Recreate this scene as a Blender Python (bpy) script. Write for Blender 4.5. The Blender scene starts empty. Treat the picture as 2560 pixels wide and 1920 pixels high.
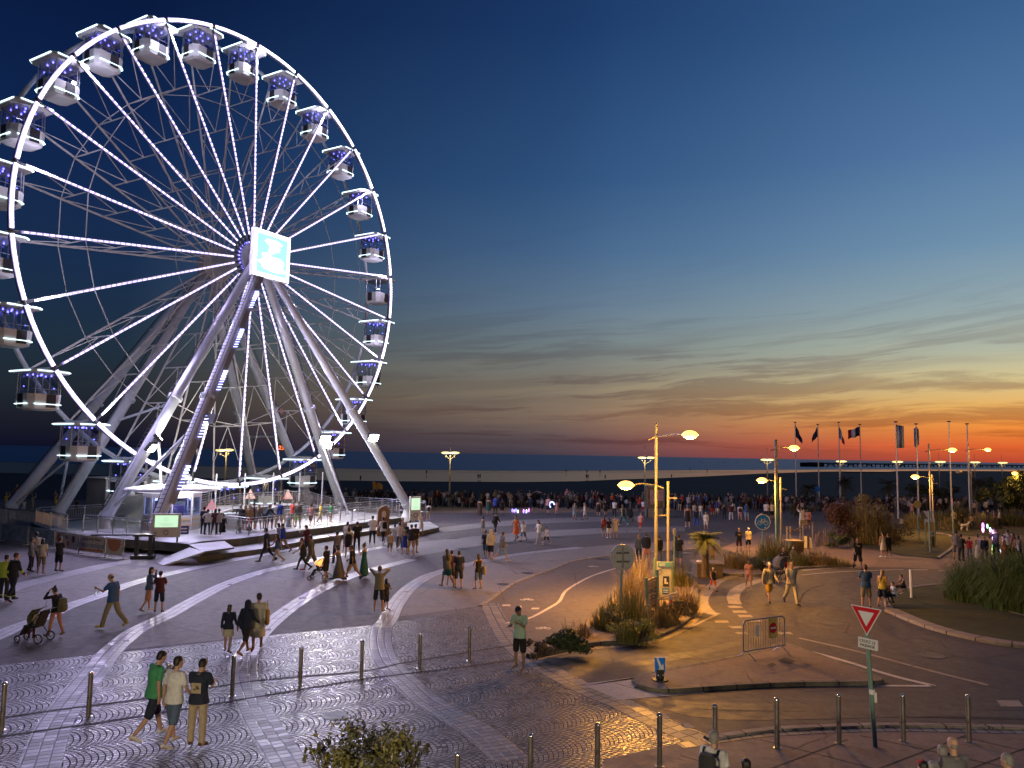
import bpy, math, random
from mathutils import Vector, Matrix, Euler
from mathutils.geometry import tessellate_polygon
PI = math.pi
rnd = random.Random(7)
scene = bpy.context.scene
col = scene.collection

# ------------------------------------------------------------------ camera and pixel -> place
PW, PH, FPX = 2560, 1920, 1923.0
PITCH, ROLL, CAMH = math.radians(5.2), math.radians(1.0), 6.2
FW = Vector((0, math.cos(PITCH), math.sin(PITCH)))
_r = Vector((1, 0, 0)); _u = _r.cross(FW)
RT = _r * math.cos(ROLL) + _u * math.sin(ROLL)
UP = -_r * math.sin(ROLL) + _u * math.cos(ROLL)
CAM = Vector((0, 0, CAMH))

def ray(px, py):
    return FW * FPX + RT * (px - PW / 2) + UP * (PH / 2 - py)
def G(px, py, z=0.0):
    """the place on the level z that the photograph shows at (px, py)"""
    d = ray(px, py)
    return CAM + d * ((z - CAMH) / d.z)
def AT(px, py, y):
    d = ray(px, py)
    return CAM + d * (y / d.y)
def ZAT(g, px, py):
    """height above the level ground of what is seen at (px, py) straight above the place g"""
    d = ray(px, py)
    s = math.hypot(g.x, g.y) / math.hypot(d.x, d.y)
    return CAMH + d.z * s

cam = bpy.data.objects.new("camera", bpy.data.cameras.new("camera"))
col.objects.link(cam)
cam.data.sensor_width = 36.0
cam.data.lens = 36.0 * FPX / PW
cam.data.clip_start = 0.1
cam.data.clip_end = 60000
m = Matrix.Identity(4)
for i, v in enumerate((RT, UP, -FW)):
    for j in range(3):
        m[j][i] = v[j]
m.translation = CAM
cam.matrix_world = m
scene.camera = cam

# ------------------------------------------------------------------ object helpers
ORIGIN = {}
def tag(o, label=None, cat=None, group=None, kind=None):
    if label: o["label"] = label
    if cat: o["category"] = cat
    if group: o["group"] = group
    if kind: o["kind"] = kind
    return o
def thing(name, label, cat, loc=(0, 0, 0), rz=0.0, group=None):
    o = bpy.data.objects.new(name, None)
    o.empty_display_size = 0.2
    col.objects.link(o)
    o.location = loc
    o.rotation_euler = (0, 0, rz)
    ORIGIN[o.name] = Vector(loc)
    return tag(o, label, cat, group)
def kids(o):
    return [c for c in bpy.data.objects if c.parent == o]
def copy_tree(o, parent=None, _idx=None):
    if _idx is None:
        _idx = {}
        for c in bpy.data.objects:
            if c.parent: _idx.setdefault(c.parent.name, []).append(c)
    c = o.copy(); col.objects.link(c); c.parent = parent
    for ch in _idx.get(o.name, []): copy_tree(ch, c, _idx)
    return c

def frame(d):
    d = d.normalized()
    a = Vector((0, 0, 1)) if abs(d.z) < 0.95 else Vector((1, 0, 0))
    x = a.cross(d).normalized()
    return x, d.cross(x), d

class MB:
    """collects shapes; build() links them as one mesh object"""
    def __init__(s):
        s.v, s.f, s.m, s.uv = [], [], [], {}
    def quad(s, a, b, c, d, m=0):
        i = len(s.v); s.v += [a, b, c, d]; s.f.append((i, i+1, i+2, i+3)); s.m.append(m)
    def poly(s, pts, m=0):
        i = len(s.v); s.v += [Vector(p) for p in pts]; s.f.append(tuple(range(i, i+len(pts)))); s.m.append(m)
    def box(s, c, size, m=0, rz=0.0, ax=None):
        c = Vector(c); hx, hy, hz = size[0]/2, size[1]/2, size[2]/2
        if ax: X, Y, Z = ax
        else:
            X = Vector((math.cos(rz), math.sin(rz), 0)); Y = Vector((-math.sin(rz), math.cos(rz), 0)); Z = Vector((0, 0, 1))
        i = len(s.v)
        for dz in (-hz, hz):
            for dx, dy in ((-hx, -hy), (hx, -hy), (hx, hy), (-hx, hy)):
                s.v.append(c + X*dx + Y*dy + Z*dz)
        for q in ((0,3,2,1),(4,5,6,7),(0,1,5,4),(1,2,6,5),(2,3,7,6),(3,0,4,7)):
            s.f.append(tuple(i+k for k in q)); s.m.append(m)
    def bar(s, p, q, w, h, m=0, up=None):
        p, q = Vector(p), Vector(q); d = q - p
        if d.length < 1e-6: return
        Z = d.normalized(); a = Vector(up) if up else (Vector((0,0,1)) if abs(Z.z) < .95 else Vector((0,1,0)))
        X = a.cross(Z).normalized(); Y = Z.cross(X)
        s.box((p+q)/2, (w, h, d.length), m, ax=(X, Y, Z))
    def ring(s, c, X, Y, rx, ry, n):
        i = len(s.v)
        for k in range(n):
            t = 2*PI*k/n
            s.v.append(c + X*(rx*math.cos(t)) + Y*(ry*math.sin(t)))
        return i
    def loft(s, rings, n, m=0, cap=True):
        """rings: (centre, X, Y, rx, ry)"""
        idx = [s.ring(Vector(c), X, Y, rx, ry, n) for c, X, Y, rx, ry in rings]
        for a, b in zip(idx, idx[1:]):
            for k in range(n):
                s.f.append((a+k, a+(k+1) % n, b+(k+1) % n, b+k)); s.m.append(m)
        if cap:
            s.f.append(tuple(idx[0]+k for k in reversed(range(n)))); s.m.append(m)
            s.f.append(tuple(idx[-1]+k for k in range(n))); s.m.append(m)
    def tube(s, p, q, r0, r1=None, n=8, m=0, cap=True):
        p, q = Vector(p), Vector(q)
        if (q-p).length < 1e-6: return
        X, Y, Z = frame(q - p)
        s.loft([(p, X, Y, r0, r0), (q, X, Y, r1 if r1 is not None else r0, r1 if r1 is not None else r0)], n, m, cap)
    def path(s, pts, r, n=6, m=0):
        pts = [Vector(p) for p in pts]; rr = []
        for i, p in enumerate(pts):
            d = pts[min(i+1, len(pts)-1)] - pts[max(i-1, 0)]
            X, Y, Z = frame(d)
            k = r[i] if isinstance(r, (list, tuple)) else r
            rr.append((p, X, Y, k, k))
        s.loft(rr, n, m)
    def ball(s, c, r, n=10, k=6, m=0):
        c = Vector(c); r = Vector((r, r, r)) if isinstance(r, (int, float)) else Vector(r)
        X, Y = Vector((1,0,0)), Vector((0,1,0)); rings = []
        for j in range(1, k):
            t = PI*j/k
            rings.append((c + Vector((0,0,-r.z*math.cos(t))), X, Y, r.x*math.sin(t), r.y*math.sin(t)))
        i0 = len(s.v); s.loft(rings, n, m, cap=False)
        b = len(s.v); s.v.append(c - Vector((0,0,r.z))); s.v.append(c + Vector((0,0,r.z)))
        last = i0 + (k-2)*n
        for q in range(n):
            s.f.append((b, i0+(q+1) % n, i0+q)); s.m.append(m)
            s.f.append((b+1, last+q, last+(q+1) % n)); s.m.append(m)
    def lathe(s, c, prof, n=12, m=0):
        X, Y = Vector((1,0,0)), Vector((0,1,0)); c = Vector(c)
        s.loft([(c+Vector((0,0,z)), X, Y, r, r) for r, z in prof], n, m)
    def prism(s, pts, d, m=0, side=None):
        """a flat outline pushed along d; the first face is the outline itself"""
        pts = [Vector(p) for p in pts]; d = Vector(d); n = len(pts); i = len(s.v)
        s.v += pts + [p + d for p in pts]
        s.f.append(tuple(range(i, i+n))); s.m.append(m)
        s.f.append(tuple(i+n+k for k in reversed(range(n)))); s.m.append(m)
        for k in range(n):
            s.f.append((i+k, i+n+k, i+n+(k+1) % n, i+(k+1) % n)); s.m.append(m if side is None else side)
    def build(s, name, mats, parent=None, smooth=False, origin=None):
        o0 = Vector(origin) if origin is not None else (ORIGIN.get(parent.name, Vector()) if parent else Vector())
        me = bpy.data.meshes.new(name)
        me.from_pydata([tuple(Vector(v) - o0) for v in s.v], [], s.f)
        if not isinstance(mats, (list, tuple)): mats = [mats]
        for mt in mats: me.materials.append(mt)
        if len(mats) > 1: me.polygons.foreach_set("material_index", s.m)
        if smooth: me.polygons.foreach_set("use_smooth", [True]*len(me.polygons))
        if s.uv:
            ul = me.uv_layers.new(name="uv")
            for p in me.polygons:
                for li in p.loop_indices:
                    ul.data[li].uv = s.uv.get(me.loops[li].vertex_index, (0, 0))
        o = bpy.data.objects.new(name, me); col.objects.link(o)
        if parent:
            o.parent = parent; ORIGIN[o.name] = o0
        elif origin is not None:
            o.location = o0; ORIGIN[o.name] = o0
        if smooth:
            me.set_sharp_from_angle(angle=math.radians(42))
        return o

def catmull(pts, k=8):
    pts = [Vector(p) for p in pts]
    if len(pts) < 3: return pts
    P = [pts[0]*2-pts[1]] + pts + [pts[-1]*2-pts[-2]]; out = []
    for i in range(1, len(P)-2):
        a, b, c, d = P[i-1:i+3]
        for j in range(k):
            t = j/k
            out.append(0.5*((2*b)+(c-a)*t+(2*a-5*b+4*c-d)*t*t+(3*b-a-3*c+d)*t**3))
    out.append(pts[-1]); return out

# ------------------------------------------------------------------ node helpers
class S:
    def __init__(s, nt, sock): s.nt, s.k = nt, sock
    def _m(s, op, *a):
        n = s.nt.nodes.new("ShaderNodeMath"); n.operation = op
        for i, x in enumerate((s,) + a):
            if isinstance(x, S): s.nt.links.new(x.k, n.inputs[i])
            else: n.inputs[i].default_value = x
        return S(s.nt, n.outputs[0])
    def __add__(s, o): return s._m("ADD", o)
    def __sub__(s, o): return s._m("SUBTRACT", o)
    def __mul__(s, o): return s._m("MULTIPLY", o)
    def __truediv__(s, o): return s._m("DIVIDE", o)
    __radd__ = __add__; __rmul__ = __mul__
    def __rsub__(s, o): return (s * -1.0) + o
    def fl(s): return s._m("FLOOR")
    def fr(s): return s._m("FRACT")
    def rnd(s): return s._m("ROUND")
    def sqrt(s): return s._m("SQRT")
    def abs(s): return s._m("ABSOLUTE")
    def asin(s): return s._m("ARCSINE")
    def min(s, o): return s._m("MINIMUM", o)
    def max(s, o): return s._m("MAXIMUM", o)
    def lt(s, o): return s._m("LESS_THAN", o)
    def pow(s, o): return s._m("POWER", o)
    def step(s, a, b, c=0.0, d=1.0):
        n = s.nt.nodes.new("ShaderNodeMapRange"); n.interpolation_type = "SMOOTHSTEP"
        s.nt.links.new(s.k, n.inputs[0])
        for i, x in enumerate((a, b, c, d)): n.inputs[1+i].default_value = x
        return S(s.nt, n.outputs[0])
    def lin(s, a, b, c=0.0, d=1.0):
        n = s.nt.nodes.new("ShaderNodeMapRange")
        s.nt.links.new(s.k, n.inputs[0])
        for i, x in enumerate((a, b, c, d)): n.inputs[1+i].default_value = x
        return S(s.nt, n.outputs[0])
def xyz(nt, sock):
    n = nt.nodes.new("ShaderNodeSeparateXYZ"); nt.links.new(sock, n.inputs[0])
    return [S(nt, n.outputs[i]) for i in range(3)]
def comb(nt, x, y, z=0.0):
    n = nt.nodes.new("ShaderNodeCombineXYZ")
    for i, a in enumerate((x, y, z)):
        if isinstance(a, S): nt.links.new(a.k, n.inputs[i])
        else: n.inputs[i].default_value = a
    return n.outputs[0]
def noise(nt, vec, scale, detail=3, rough=0.55, dist=0.0):
    n = nt.nodes.new("ShaderNodeTexNoise")
    n.inputs["Scale"].default_value = scale; n.inputs["Detail"].default_value = detail
    n.inputs["Roughness"].default_value = rough; n.inputs["Distortion"].default_value = dist
    if vec is not None: nt.links.new(vec, n.inputs["Vector"])
    return S(nt, n.outputs["Fac"])
def white(nt, vec):
    n = nt.nodes.new("ShaderNodeTexWhiteNoise"); n.noise_dimensions = "3D"; nt.links.new(vec, n.inputs["Vector"])
    return S(nt, n.outputs["Value"])
def mixc(nt, fac, a, b, mode="MIX"):
    n = nt.nodes.new("ShaderNodeMix"); n.data_type = "RGBA"; n.blend_type = mode; n.clamp_factor = True
    if isinstance(fac, S): nt.links.new(fac.k, n.inputs[0])
    else: n.inputs[0].default_value = fac
    for i, c in ((6, a), (7, b)):
        if isinstance(c, tuple): n.inputs[i].default_value = (*c[:3], 1)
        else: nt.links.new(c, n.inputs[i])
    return n.outputs[2]
def ramp(nt, fac, stops, mode="LINEAR"):
    n = nt.nodes.new("ShaderNodeValToRGB"); n.color_ramp.interpolation = mode
    e = n.color_ramp.elements
    for i, (p, c) in enumerate(stops):
        el = e[i] if i < 2 else e.new(p)
        el.position = p; el.color = (*c, 1)
    nt.links.new(fac.k, n.inputs[0]); return n.outputs[0]
def lin(r, g, b):
    f = lambda c: (c/255/12.92) if c/255 <= .04045 else ((c/255+.055)/1.055)**2.4
    return (f(r), f(g), f(b))

def newmat(name):
    mt = bpy.data.materials.new(name); mt.use_nodes = True
    nt = mt.node_tree; b = nt.nodes["Principled BSDF"]
    return mt, nt, b
_mats = {}
def mat(name, c=(.5,.5,.5), rough=.6, metal=0.0, var=.18, scale=9.0, bump=0.0, emit=None, es=0.0, spec=.5):
    if name in _mats: return _mats[name]
    mt, nt, b = newmat(name)
    b.inputs["Roughness"].default_value = rough; b.inputs["Metallic"].default_value = metal
    b.inputs["Specular IOR Level"].default_value = spec
    tc = nt.nodes.new("ShaderNodeTexCoord")
    if var > 0:
        nz = noise(nt, tc.outputs["Object"], scale, 4)
        nt.links.new(mixc(nt, nz.lin(.3, .7), tuple(x*(1-var) for x in c), tuple(min(1, x*(1+var)) for x in c)), b.inputs["Base Color"])
        nt.links.new(nz.lin(.3, .7, max(.04, rough-.08), min(1, rough+.08)).k, b.inputs["Roughness"])
    else: b.inputs["Base Color"].default_value = (*c, 1)
    if bump > 0:
        bn = nt.nodes.new("ShaderNodeBump"); bn.inputs["Strength"].default_value = bump; bn.inputs["Distance"].default_value = .02
        nt.links.new(noise(nt, tc.outputs["Object"], scale*6, 3).k, bn.inputs["Height"]); nt.links.new(bn.outputs[0], b.inputs["Normal"])
    if emit:
        b.inputs["Emission Color"].default_value = (*emit, 1); b.inputs["Emission Strength"].default_value = es
    _mats[name] = mt; return mt
def glow(name, c, s, sample=True):
    """a surface that gives off light"""
    if name in _mats: return _mats[name]
    mt, nt, b = newmat(name)
    b.inputs["Base Color"].default_value = (.6, .6, .6, 1); b.inputs["Roughness"].default_value = .4
    b.inputs["Emission Color"].default_value = (*c, 1); b.inputs["Emission Strength"].default_value = s
    if not sample: mt.cycles.emission_sampling = "NONE"
    _mats[name] = mt; return mt
def lamp(name, loc, energy, color, radius=.1, parent=None, kind="POINT", aim=None, spot=2.4, blend=.6):
    l = bpy.data.lights.new(name, kind); l.energy = energy; l.color = color
    l.shadow_soft_size = radius
    if kind == "SPOT": l.spot_size = spot; l.spot_blend = blend
    o = bpy.data.objects.new(name, l); col.objects.link(o)
    o.location = Vector(loc) - (ORIGIN.get(parent.name, Vector()) if parent else Vector())
    if aim is not None: o.rotation_euler = Vector(aim).to_track_quat("-Z", "Y").to_euler()
    if parent: o.parent = parent
    return o
# ------------------------------------------------------------------ render settings, dusk sky
scene.view_settings.view_transform = "Standard"; scene.view_settings.look = "None"
scene.view_settings.exposure = 0.0; scene.view_settings.gamma = 1.0
scene.render.engine = "CYCLES"
scene.cycles.use_denoising = True
scene.cycles.max_bounces = 6; scene.cycles.transparent_max_bounces = 12
scene.cycles.sample_clamp_indirect = 3.0
scene.cycles.caustics_reflective = False; scene.cycles.caustics_refractive = False
SUN_AZ = math.radians(43)
w = bpy.data.worlds.new("World"); scene.world = w; w.use_nodes = True
nt = w.node_tree
bg = nt.nodes["Background"]
tc = nt.nodes.new("ShaderNodeTexCoord")
dx, dy, dz = xyz(nt, tc.outputs["Generated"])
elev = dz.min(1.0).max(-1.0).asin() * (180/PI)
az = dx._m("ARCTAN2", dy)
da = (az - SUN_AZ)
da = (da._m("ADD", PI))._m("FLOORED_MODULO", 2*PI) - PI
ang = da.abs() * (180/PI)
EM = 60.0
def sky(stops):
    return ramp(nt, (elev / EM).max(0.0).min(1.0), [(e/EM, lin(*c)) for e, c in stops])
right = sky([(0,(184,72,48)),(1.0,(228,100,46)),(2.3,(243,146,60)),(3.6,(236,180,98)),(5.2,(214,196,142)),(7.2,(178,184,164)),(10,(148,168,172)),(14,(112,146,174)),(20,(82,119,162)),(28,(56,94,140)),(38,(38,72,118)),(60,(20,42,84))])
mid = sky([(0,(76,68,80)),(1.3,(98,84,87)),(3,(132,112,98)),(5,(136,126,110)),(8,(116,128,130)),(11,(98,121,143)),(15,(71,103,140)),(20,(48,84,128)),(30,(28,59,106)),(42,(15,38,82)),(60,(8,24,58))])
left = sky([(0,(14,16,36)),(1.5,(24,27,40)),(4,(30,40,50)),(7,(28,46,64)),(12,(22,44,76)),(20,(13,36,78)),(30,(4,21,58)),(40,(2,15,46)),(60,(2,12,38))])
base = mixc(nt, ang.step(5, 43), right, mid)
base = mixc(nt, ang.lin(35, 70), base, left)
# wisps of cirrus: long thin streaks that rise to the right, darker and browner low down
azr = az + 0.25
v = elev / (azr * 0.75 + 1.0).max(0.3)
warp = noise(nt, comb(nt, azr * 2.2, v * 0.22, 3.0), 1.6, 2) - 0.5
vv = v + warp * 1.5
n1 = noise(nt, comb(nt, azr * 2.6, vv * 0.95, 0.0), 1.0, 9, .66, .25)
n2 = noise(nt, comb(nt, azr * 1.5, vv * 0.55, 9.0), 1.0, 7, .62, .2)
low = elev.step(13.5, 4) * elev.step(0.0, 1.2)
hi = elev.step(20, 8)
c1 = n1.step(.46, .58) * low
c2 = n2.step(.50, .72) * hi * .55
dark = (c1.max(c2)).min(1.0)
cl = mixc(nt, dark * .82 * ang.step(62, 40), base, mixc(nt, 1.0, base, (.58, .50, .575), "MULTIPLY"))
lightw = noise(nt, comb(nt, azr * 3.4, vv * 1.1, 21.0), 1.0, 5, .6).step(.52, .72) * low * .3
cl = mixc(nt, lightw, cl, mixc(nt, 1.0, cl, (1.5, 1.35, 1.1), "MULTIPLY"))
# a Nishita dusk sky (sun just under the horizon) adds its own faint glow
st = nt.nodes.new("ShaderNodeTexSky"); st.sky_type = "NISHITA"; st.sun_disc = False
st.sun_elevation = math.radians(-4); st.sun_rotation = SUN_AZ
cl = mixc(nt, .05, cl, st.outputs[0], "ADD")
nt.links.new(cl, bg.inputs["Color"])
bg.inputs["Strength"].default_value = 1.0
# ------------------------------------------------------------------ ground: sheets, each 4 mm above the one below
def flat(name, pts, mt, z, parent=None, kind="structure", thick=0.0):
    """a level sheet with the outline pts (places)"""
    P = [Vector((p[0], p[1], z)) for p in pts]
    mb = MB(); mb.v = list(P)
    for t in tessellate_polygon([P]):
        a, b, c = (P[i] for i in t)
        if (b-a).cross(c-a).z < 0: t = (t[0], t[2], t[1])
        mb.f.append(tuple(t)); mb.m.append(0)
    o = mb.build(name, mt)
    if kind: o["kind"] = kind
    return o
def gl(pxs): return [G(x, y) for x, y in pxs]
def strip_mb(mb, pts, w, z, closed=False, m=0):
    """a ribbon of width w along pts, with metres along / across as UV"""
    s = 0.0; base = len(mb.v)
    for i, p in enumerate(pts):
        d = pts[min(i+1, len(pts)-1)] - pts[max(i-1, 0)]; d.z = 0; d.normalize()
        nrm = Vector((-d.y, d.x, 0))
        if i: s += (pts[i]-pts[i-1]).length
        ww = w[i]/2 if isinstance(w, (list, tuple)) else w/2
        for q, k in ((-ww, 0), (ww, 1)):
            mb.uv[len(mb.v)] = (s, q + ww); mb.v.append(Vector((p.x, p.y, z)) + nrm*q)
    for i in range(len(pts)-1):
        a = base + 2*i
        mb.f.append((a+1, a, a+2, a+3)); mb.m.append(m)
def strip(name, pxs, w, mt, z, k=8):
    mb = MB(); strip_mb(mb, catmull(gl(pxs), k), w, z)
    return tag(mb.build(name, mt), kind="structure")
def kerb(name, pxs, w, h, mt, k=8, closed=False, z0=0.0):
    pts = catmull(gl(pxs), k); mb = MB(); rows = []; sl = 0.0
    for i, p in enumerate(pts):
        if i: sl += (pts[i]-pts[i-1]).length
        d = pts[min(i+1, len(pts)-1)] - pts[max(i-1, 0)]; d.z = 0; d.normalize()
        nr = Vector((-d.y, d.x, 0)); b = len(mb.v)
        for q, zz in ((-w/2, z0-.05), (-w/2, z0+h-.02), (-w/2+.02, z0+h), (w/2-.02, z0+h), (w/2, z0+h-.02), (w/2, z0-.05)):
            mb.uv[len(mb.v)] = (sl, q); mb.v.append(Vector((p.x, p.y, zz)) + nr*q)
        rows.append(b)
    for a, b in zip(rows, rows[1:]):
        for j in range(5): mb.f.append((a+j, b+j, b+j+1, a+j+1)); mb.m.append(0)
    mb.f.append(tuple(rows[0]+j for j in range(6))); mb.f.append(tuple(rows[-1]+5-j for j in range(6))); mb.m += [0, 0]
    return tag(mb.build(name, mt), kind="structure")

def ground_mat(name, c1, c2, big=.25, rough=.75, speck=.6, bump=.5, fine=42, crack=.7):
    mt, nt, b = newmat(name); tc = nt.nodes.new("ShaderNodeTexCoord"); o = tc.outputs["Object"]
    a = noise(nt, o, big, 5, .6); f = noise(nt, o, fine, 2, .7); w_ = noise(nt, o, 2.7, 4, .65)
    base = mixc(nt, a.lin(.3, .7), c1, c2)
    md_ = noise(nt, o, 7.5, 4, .7); base = mixc(nt, md_.step(.35, .68) * .5, base, mixc(nt, 1.0, base, (.62, .61, .60), "MULTIPLY"))
    vo = nt.nodes.new("ShaderNodeTexVoronoi"); vo.feature = "DISTANCE_TO_EDGE"; vo.inputs["Scale"].default_value = .33; nt.links.new(mixc(nt, .12, o, S(nt, noise(nt, o, 1.6, 3).k).k), vo.inputs["Vector"])
    ck = S(nt, vo.outputs["Distance"]).step(.010, .002) * a.step(.46, .58) * crack
    base = mixc(nt, ck, base, (.012, .011, .011))
    base = mixc(nt, f.step(.45, .75) * speck, base, mixc(nt, 1.0, base, (2.0, 2.0, 2.0), "MULTIPLY"))
    base = mixc(nt, w_.step(.5, .75) * .35, base, mixc(nt, 1.0, base, (.55, .55, .55), "MULTIPLY"))
    nt.links.new(base, b.inputs["Base Color"])
    nt.links.new(w_.lin(.3, .7, rough-.1, rough+.1).k, b.inputs["Roughness"])
    bn = nt.nodes.new("ShaderNodeBump"); bn.inputs["Strength"].default_value = bump; bn.inputs["Distance"].default_value = .012
    nt.links.new((f + w_ * .5).k, bn.inputs["Height"]); nt.links.new(bn.outputs[0], b.inputs["Normal"])
    return mt
def jointed(mt):
    """dark joints between kerb stones, one metre apart along the ribbon"""
    nt = mt.node_tree; b = nt.nodes["Principled BSDF"]; tc = nt.nodes.new("ShaderNodeTexCoord"); u, v, _ = xyz(nt, tc.outputs["UV"])
    j = ((u - u.rnd()).abs()).step(.012, .03); src = b.inputs["Base Color"].links[0].from_socket
    st = white(nt, comb(nt, u.rnd() if False else (u + .5).fl(), 1.0, 1.0))
    nt.links.new(mixc(nt, j, (.02,.018,.016), mixc(nt, st * .35, src, mixc(nt, 1.0, src, (.6,.58,.56), "MULTIPLY"))), b.inputs["Base Color"]); return mt
M_dark = ground_mat("plaza_asphalt_dark", (.075,.066,.066), (.105,.092,.09), .22)
M_pale = ground_mat("plaza_concrete_pale", (.17,.155,.15), (.22,.20,.19), .3)
M_road = ground_mat("road_asphalt", (.066,.058,.054), (.10,.087,.08), .18, .7, .3)
M_lane = ground_mat("lane_asphalt", (.10,.085,.078), (.13,.11,.10), .2)
M_walk = ground_mat("walkway_resin", (.19,.14,.115), (.25,.185,.15), .4)
M_island = ground_mat("island_gravel_resin", (.17,.125,.10), (.23,.17,.135), .5, .8, .5)
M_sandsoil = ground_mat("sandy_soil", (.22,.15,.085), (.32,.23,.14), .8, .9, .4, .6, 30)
M_kerb = jointed(ground_mat("kerb_stone", (.24,.21,.18), (.34,.30,.26), .9, .7, .3))
M_kerbdark = jointed(ground_mat("kerb_stone_mossy", (.15,.135,.10), (.24,.21,.16), 1.2, .8, .3))
M_lawn = ground_mat("lawn_turf", (.035,.042,.012), (.07,.072,.022), .9, .9, .5, 1.0, 40)
M_white = ground_mat("road_paint", (.50,.46,.42), (.66,.62,.57), 1.5, .6, .15)
M_faded = ground_mat("road_paint_faded", (.26,.23,.20), (.36,.32,.28), 1.5, .7, .3)
M_gutter = ground_mat("gutter_concrete", (.26,.20,.12), (.36,.28,.17), .9, .7, .2)
M_seam = ground_mat("road_seam", (.025,.022,.02), (.04,.036,.03), 1.0, .8)

def cobble_mat(name, ox, oy, ang, c1, c2, W=1.35, R=.92, s=.125, rough=.42):
    """setts laid in segmental arcs: the courses of each lane W wide bulge the same way"""
    mt, nt, b = newmat(name); tc = nt.nodes.new("ShaderNodeTexCoord")
    x, y, z = xyz(nt, tc.outputs["Object"]); ca, sa = math.cos(ang), math.sin(ang)
    wob = noise(nt, tc.outputs["Object"], 1.1, 2) - .5
    v = (x - ox) * ca + (y - oy) * sa
    u = (y - oy) * ca - (x - ox) * sa + wob * .10
    lane = (u / W).rnd(); ul = u - lane * W
    vv = v - (R*R - (ul*ul).min(R*R*.98)).sqrt() + lane * .37 + wob * .06
    row = (vv / s).fl(); fv = (vv / s).fr()
    al = (ul / R).max(-.99).min(.99).asin() * R / s + white(nt, comb(nt, lane, row, 3.0)) * .8
    stn = al.fl(); fa = al.fr()
    e = (fv.min(1.0 - fv)).min(fa.min(1.0 - fa))
    joint = e.step(.035, .13)
    rn = white(nt, comb(nt, lane, row, stn)); r2 = white(nt, comb(nt, stn, lane, row)); r3 = white(nt, comb(nt, row, stn, lane))
    colr = mixc(nt, rn, c1, c2)
    dirt = noise(nt, tc.outputs["Object"], .45, 4, .6)
    colr = mixc(nt, dirt.step(.42, .7) * .45, colr, mixc(nt, 1.0, colr, (.6,.58,.58), "MULTIPLY"))
    colr = mixc(nt, joint, (.030,.028,.034), colr)
    nt.links.new(colr, b.inputs["Base Color"])
    nt.links.new(((r3 * .26 + (rough - .1)).max(.12) * joint + (joint * -1.0 + 1.0)).min(1.0).k, b.inputs["Roughness"])
    nt.links.new((joint * .45 + .05).k, b.inputs["Specular IOR Level"])
    hgt = joint * .7 + (fv - .5) * (rn - .5) * .8 + (fa - .5) * (r2 - .5) * .8 + noise(nt, tc.outputs["Object"], 70, 2) * .25
    bn = nt.nodes.new("ShaderNodeBump"); bn.inputs["Strength"].default_value = .85; bn.inputs["Distance"].default_value = .014
    nt.links.new(hgt.k, bn.inputs["Height"]); nt.links.new(bn.outputs[0], b.inputs["Normal"])
    return mt
def sett_mat(name, c1, c2, lx=.20, ly=.24, rough=.45):
    """paving stones in straight rows along the ribbon"""
    mt, nt, b = newmat(name); tc = nt.nodes.new("ShaderNodeTexCoord")
    u, v, _ = xyz(nt, tc.outputs["UV"])
    rv = v / ly; row = rv.fl(); fv = rv.fr()
    ru = u / lx + white(nt, comb(nt, row, 1.0, 2.0)); cl_ = ru.fl(); fu = ru.fr()
    joint = ((fu.min(1.0-fu)) * (lx/ly)).min(fv.min(1.0-fv)).step(.03, .10)
    rn = white(nt, comb(nt, row, cl_, 5.0)); r2 = white(nt, comb(nt, cl_, row, 8.0))
    c = mixc(nt, rn, c1, c2); c = mixc(nt, joint, (.03,.028,.033), c)
    nt.links.new(c, b.inputs["Base Color"]); nt.links.new((r2*.2 + (rough-.1)).k, b.inputs["Roughness"])
    bn = nt.nodes.new("ShaderNodeBump"); bn.inputs["Strength"].default_value = .6; bn.inputs["Distance"].default_value = .01
    nt.links.new((joint + (fu-.5)*(rn-.5)*.7 + (fv-.5)*(r2-.5)*.7).k, bn.inputs["Height"]); nt.links.new(bn.outputs[0], b.inputs["Normal"])
    return mt
B0, B1 = G(4, 1825), G(1173, 1651)
CA = math.atan2(B1.y-B0.y, B1.x-B0.x)
M_cob = cobble_mat("sett_arcs", B0.x, B0.y, CA, (.13,.127,.142), (.27,.262,.285), rough=.34)
M_band = sett_mat("pale_setts", (.36,.35,.37), (.50,.485,.50))
M_bandcob = sett_mat("grey_setts", (.18,.178,.20), (.28,.275,.30))
M_border = sett_mat("square_border_setts", (.20,.18,.16), (.30,.27,.235), .30, .34, .5)

# base sheet of the esplanade, up to the sea front
SEAF = [(-260, 84), (-120, 87), (-57, 89.5), (-16, 92.5), (10, 94), (40, 98), (80, 112), (150, 150), (320, 240)]
flat("plaza_ground", [(-260, -40)] + SEAF + [(320, -40)], M_dark, 0.0)
# pale sectors and stripes, and a lit sea-front strip painted as sandy ground
E_ = [(-60,1488),(0,1480),(39,1467),(108,1450),(195,1430),(260,1415),(336,1402),(420,1385)]
D_ = [(-80,1622),(0,1588),(43,1567),(108,1545),(174,1515),(250,1489),(312,1465),(390,1443),(480,1422),(567,1404),(660,1386),(760,1366)]
A_ = [(84,1960),(127,1831),(162,1773),(203,1718),(246,1666),(278,1628),(307,1602),(347,1573),(420,1538),(480,1504),(567,1460),(654,1430),(740,1410),(810,1395),(892,1380),(965,1367)]
B_ = [(760,1975),(727,1920),(698,1874),(654,1807),(623,1744),(607,1690),(612,1640),(645,1590),(698,1541),(760,1497),(834,1458),(900,1433),(960,1417),(1030,1399)]
C_ = [(1280,1903),(1233,1860),(1175,1816),(1114,1781),(1060,1747),(1022,1712),(987,1680),(960,1645),(949,1602),(953,1570),(972,1545),(990,1510),(1021,1473),(1065,1443),(1108,1428),(1160,1413),(1225,1400),(1290,1387),(1380,1376),(1450,1369)]
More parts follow.
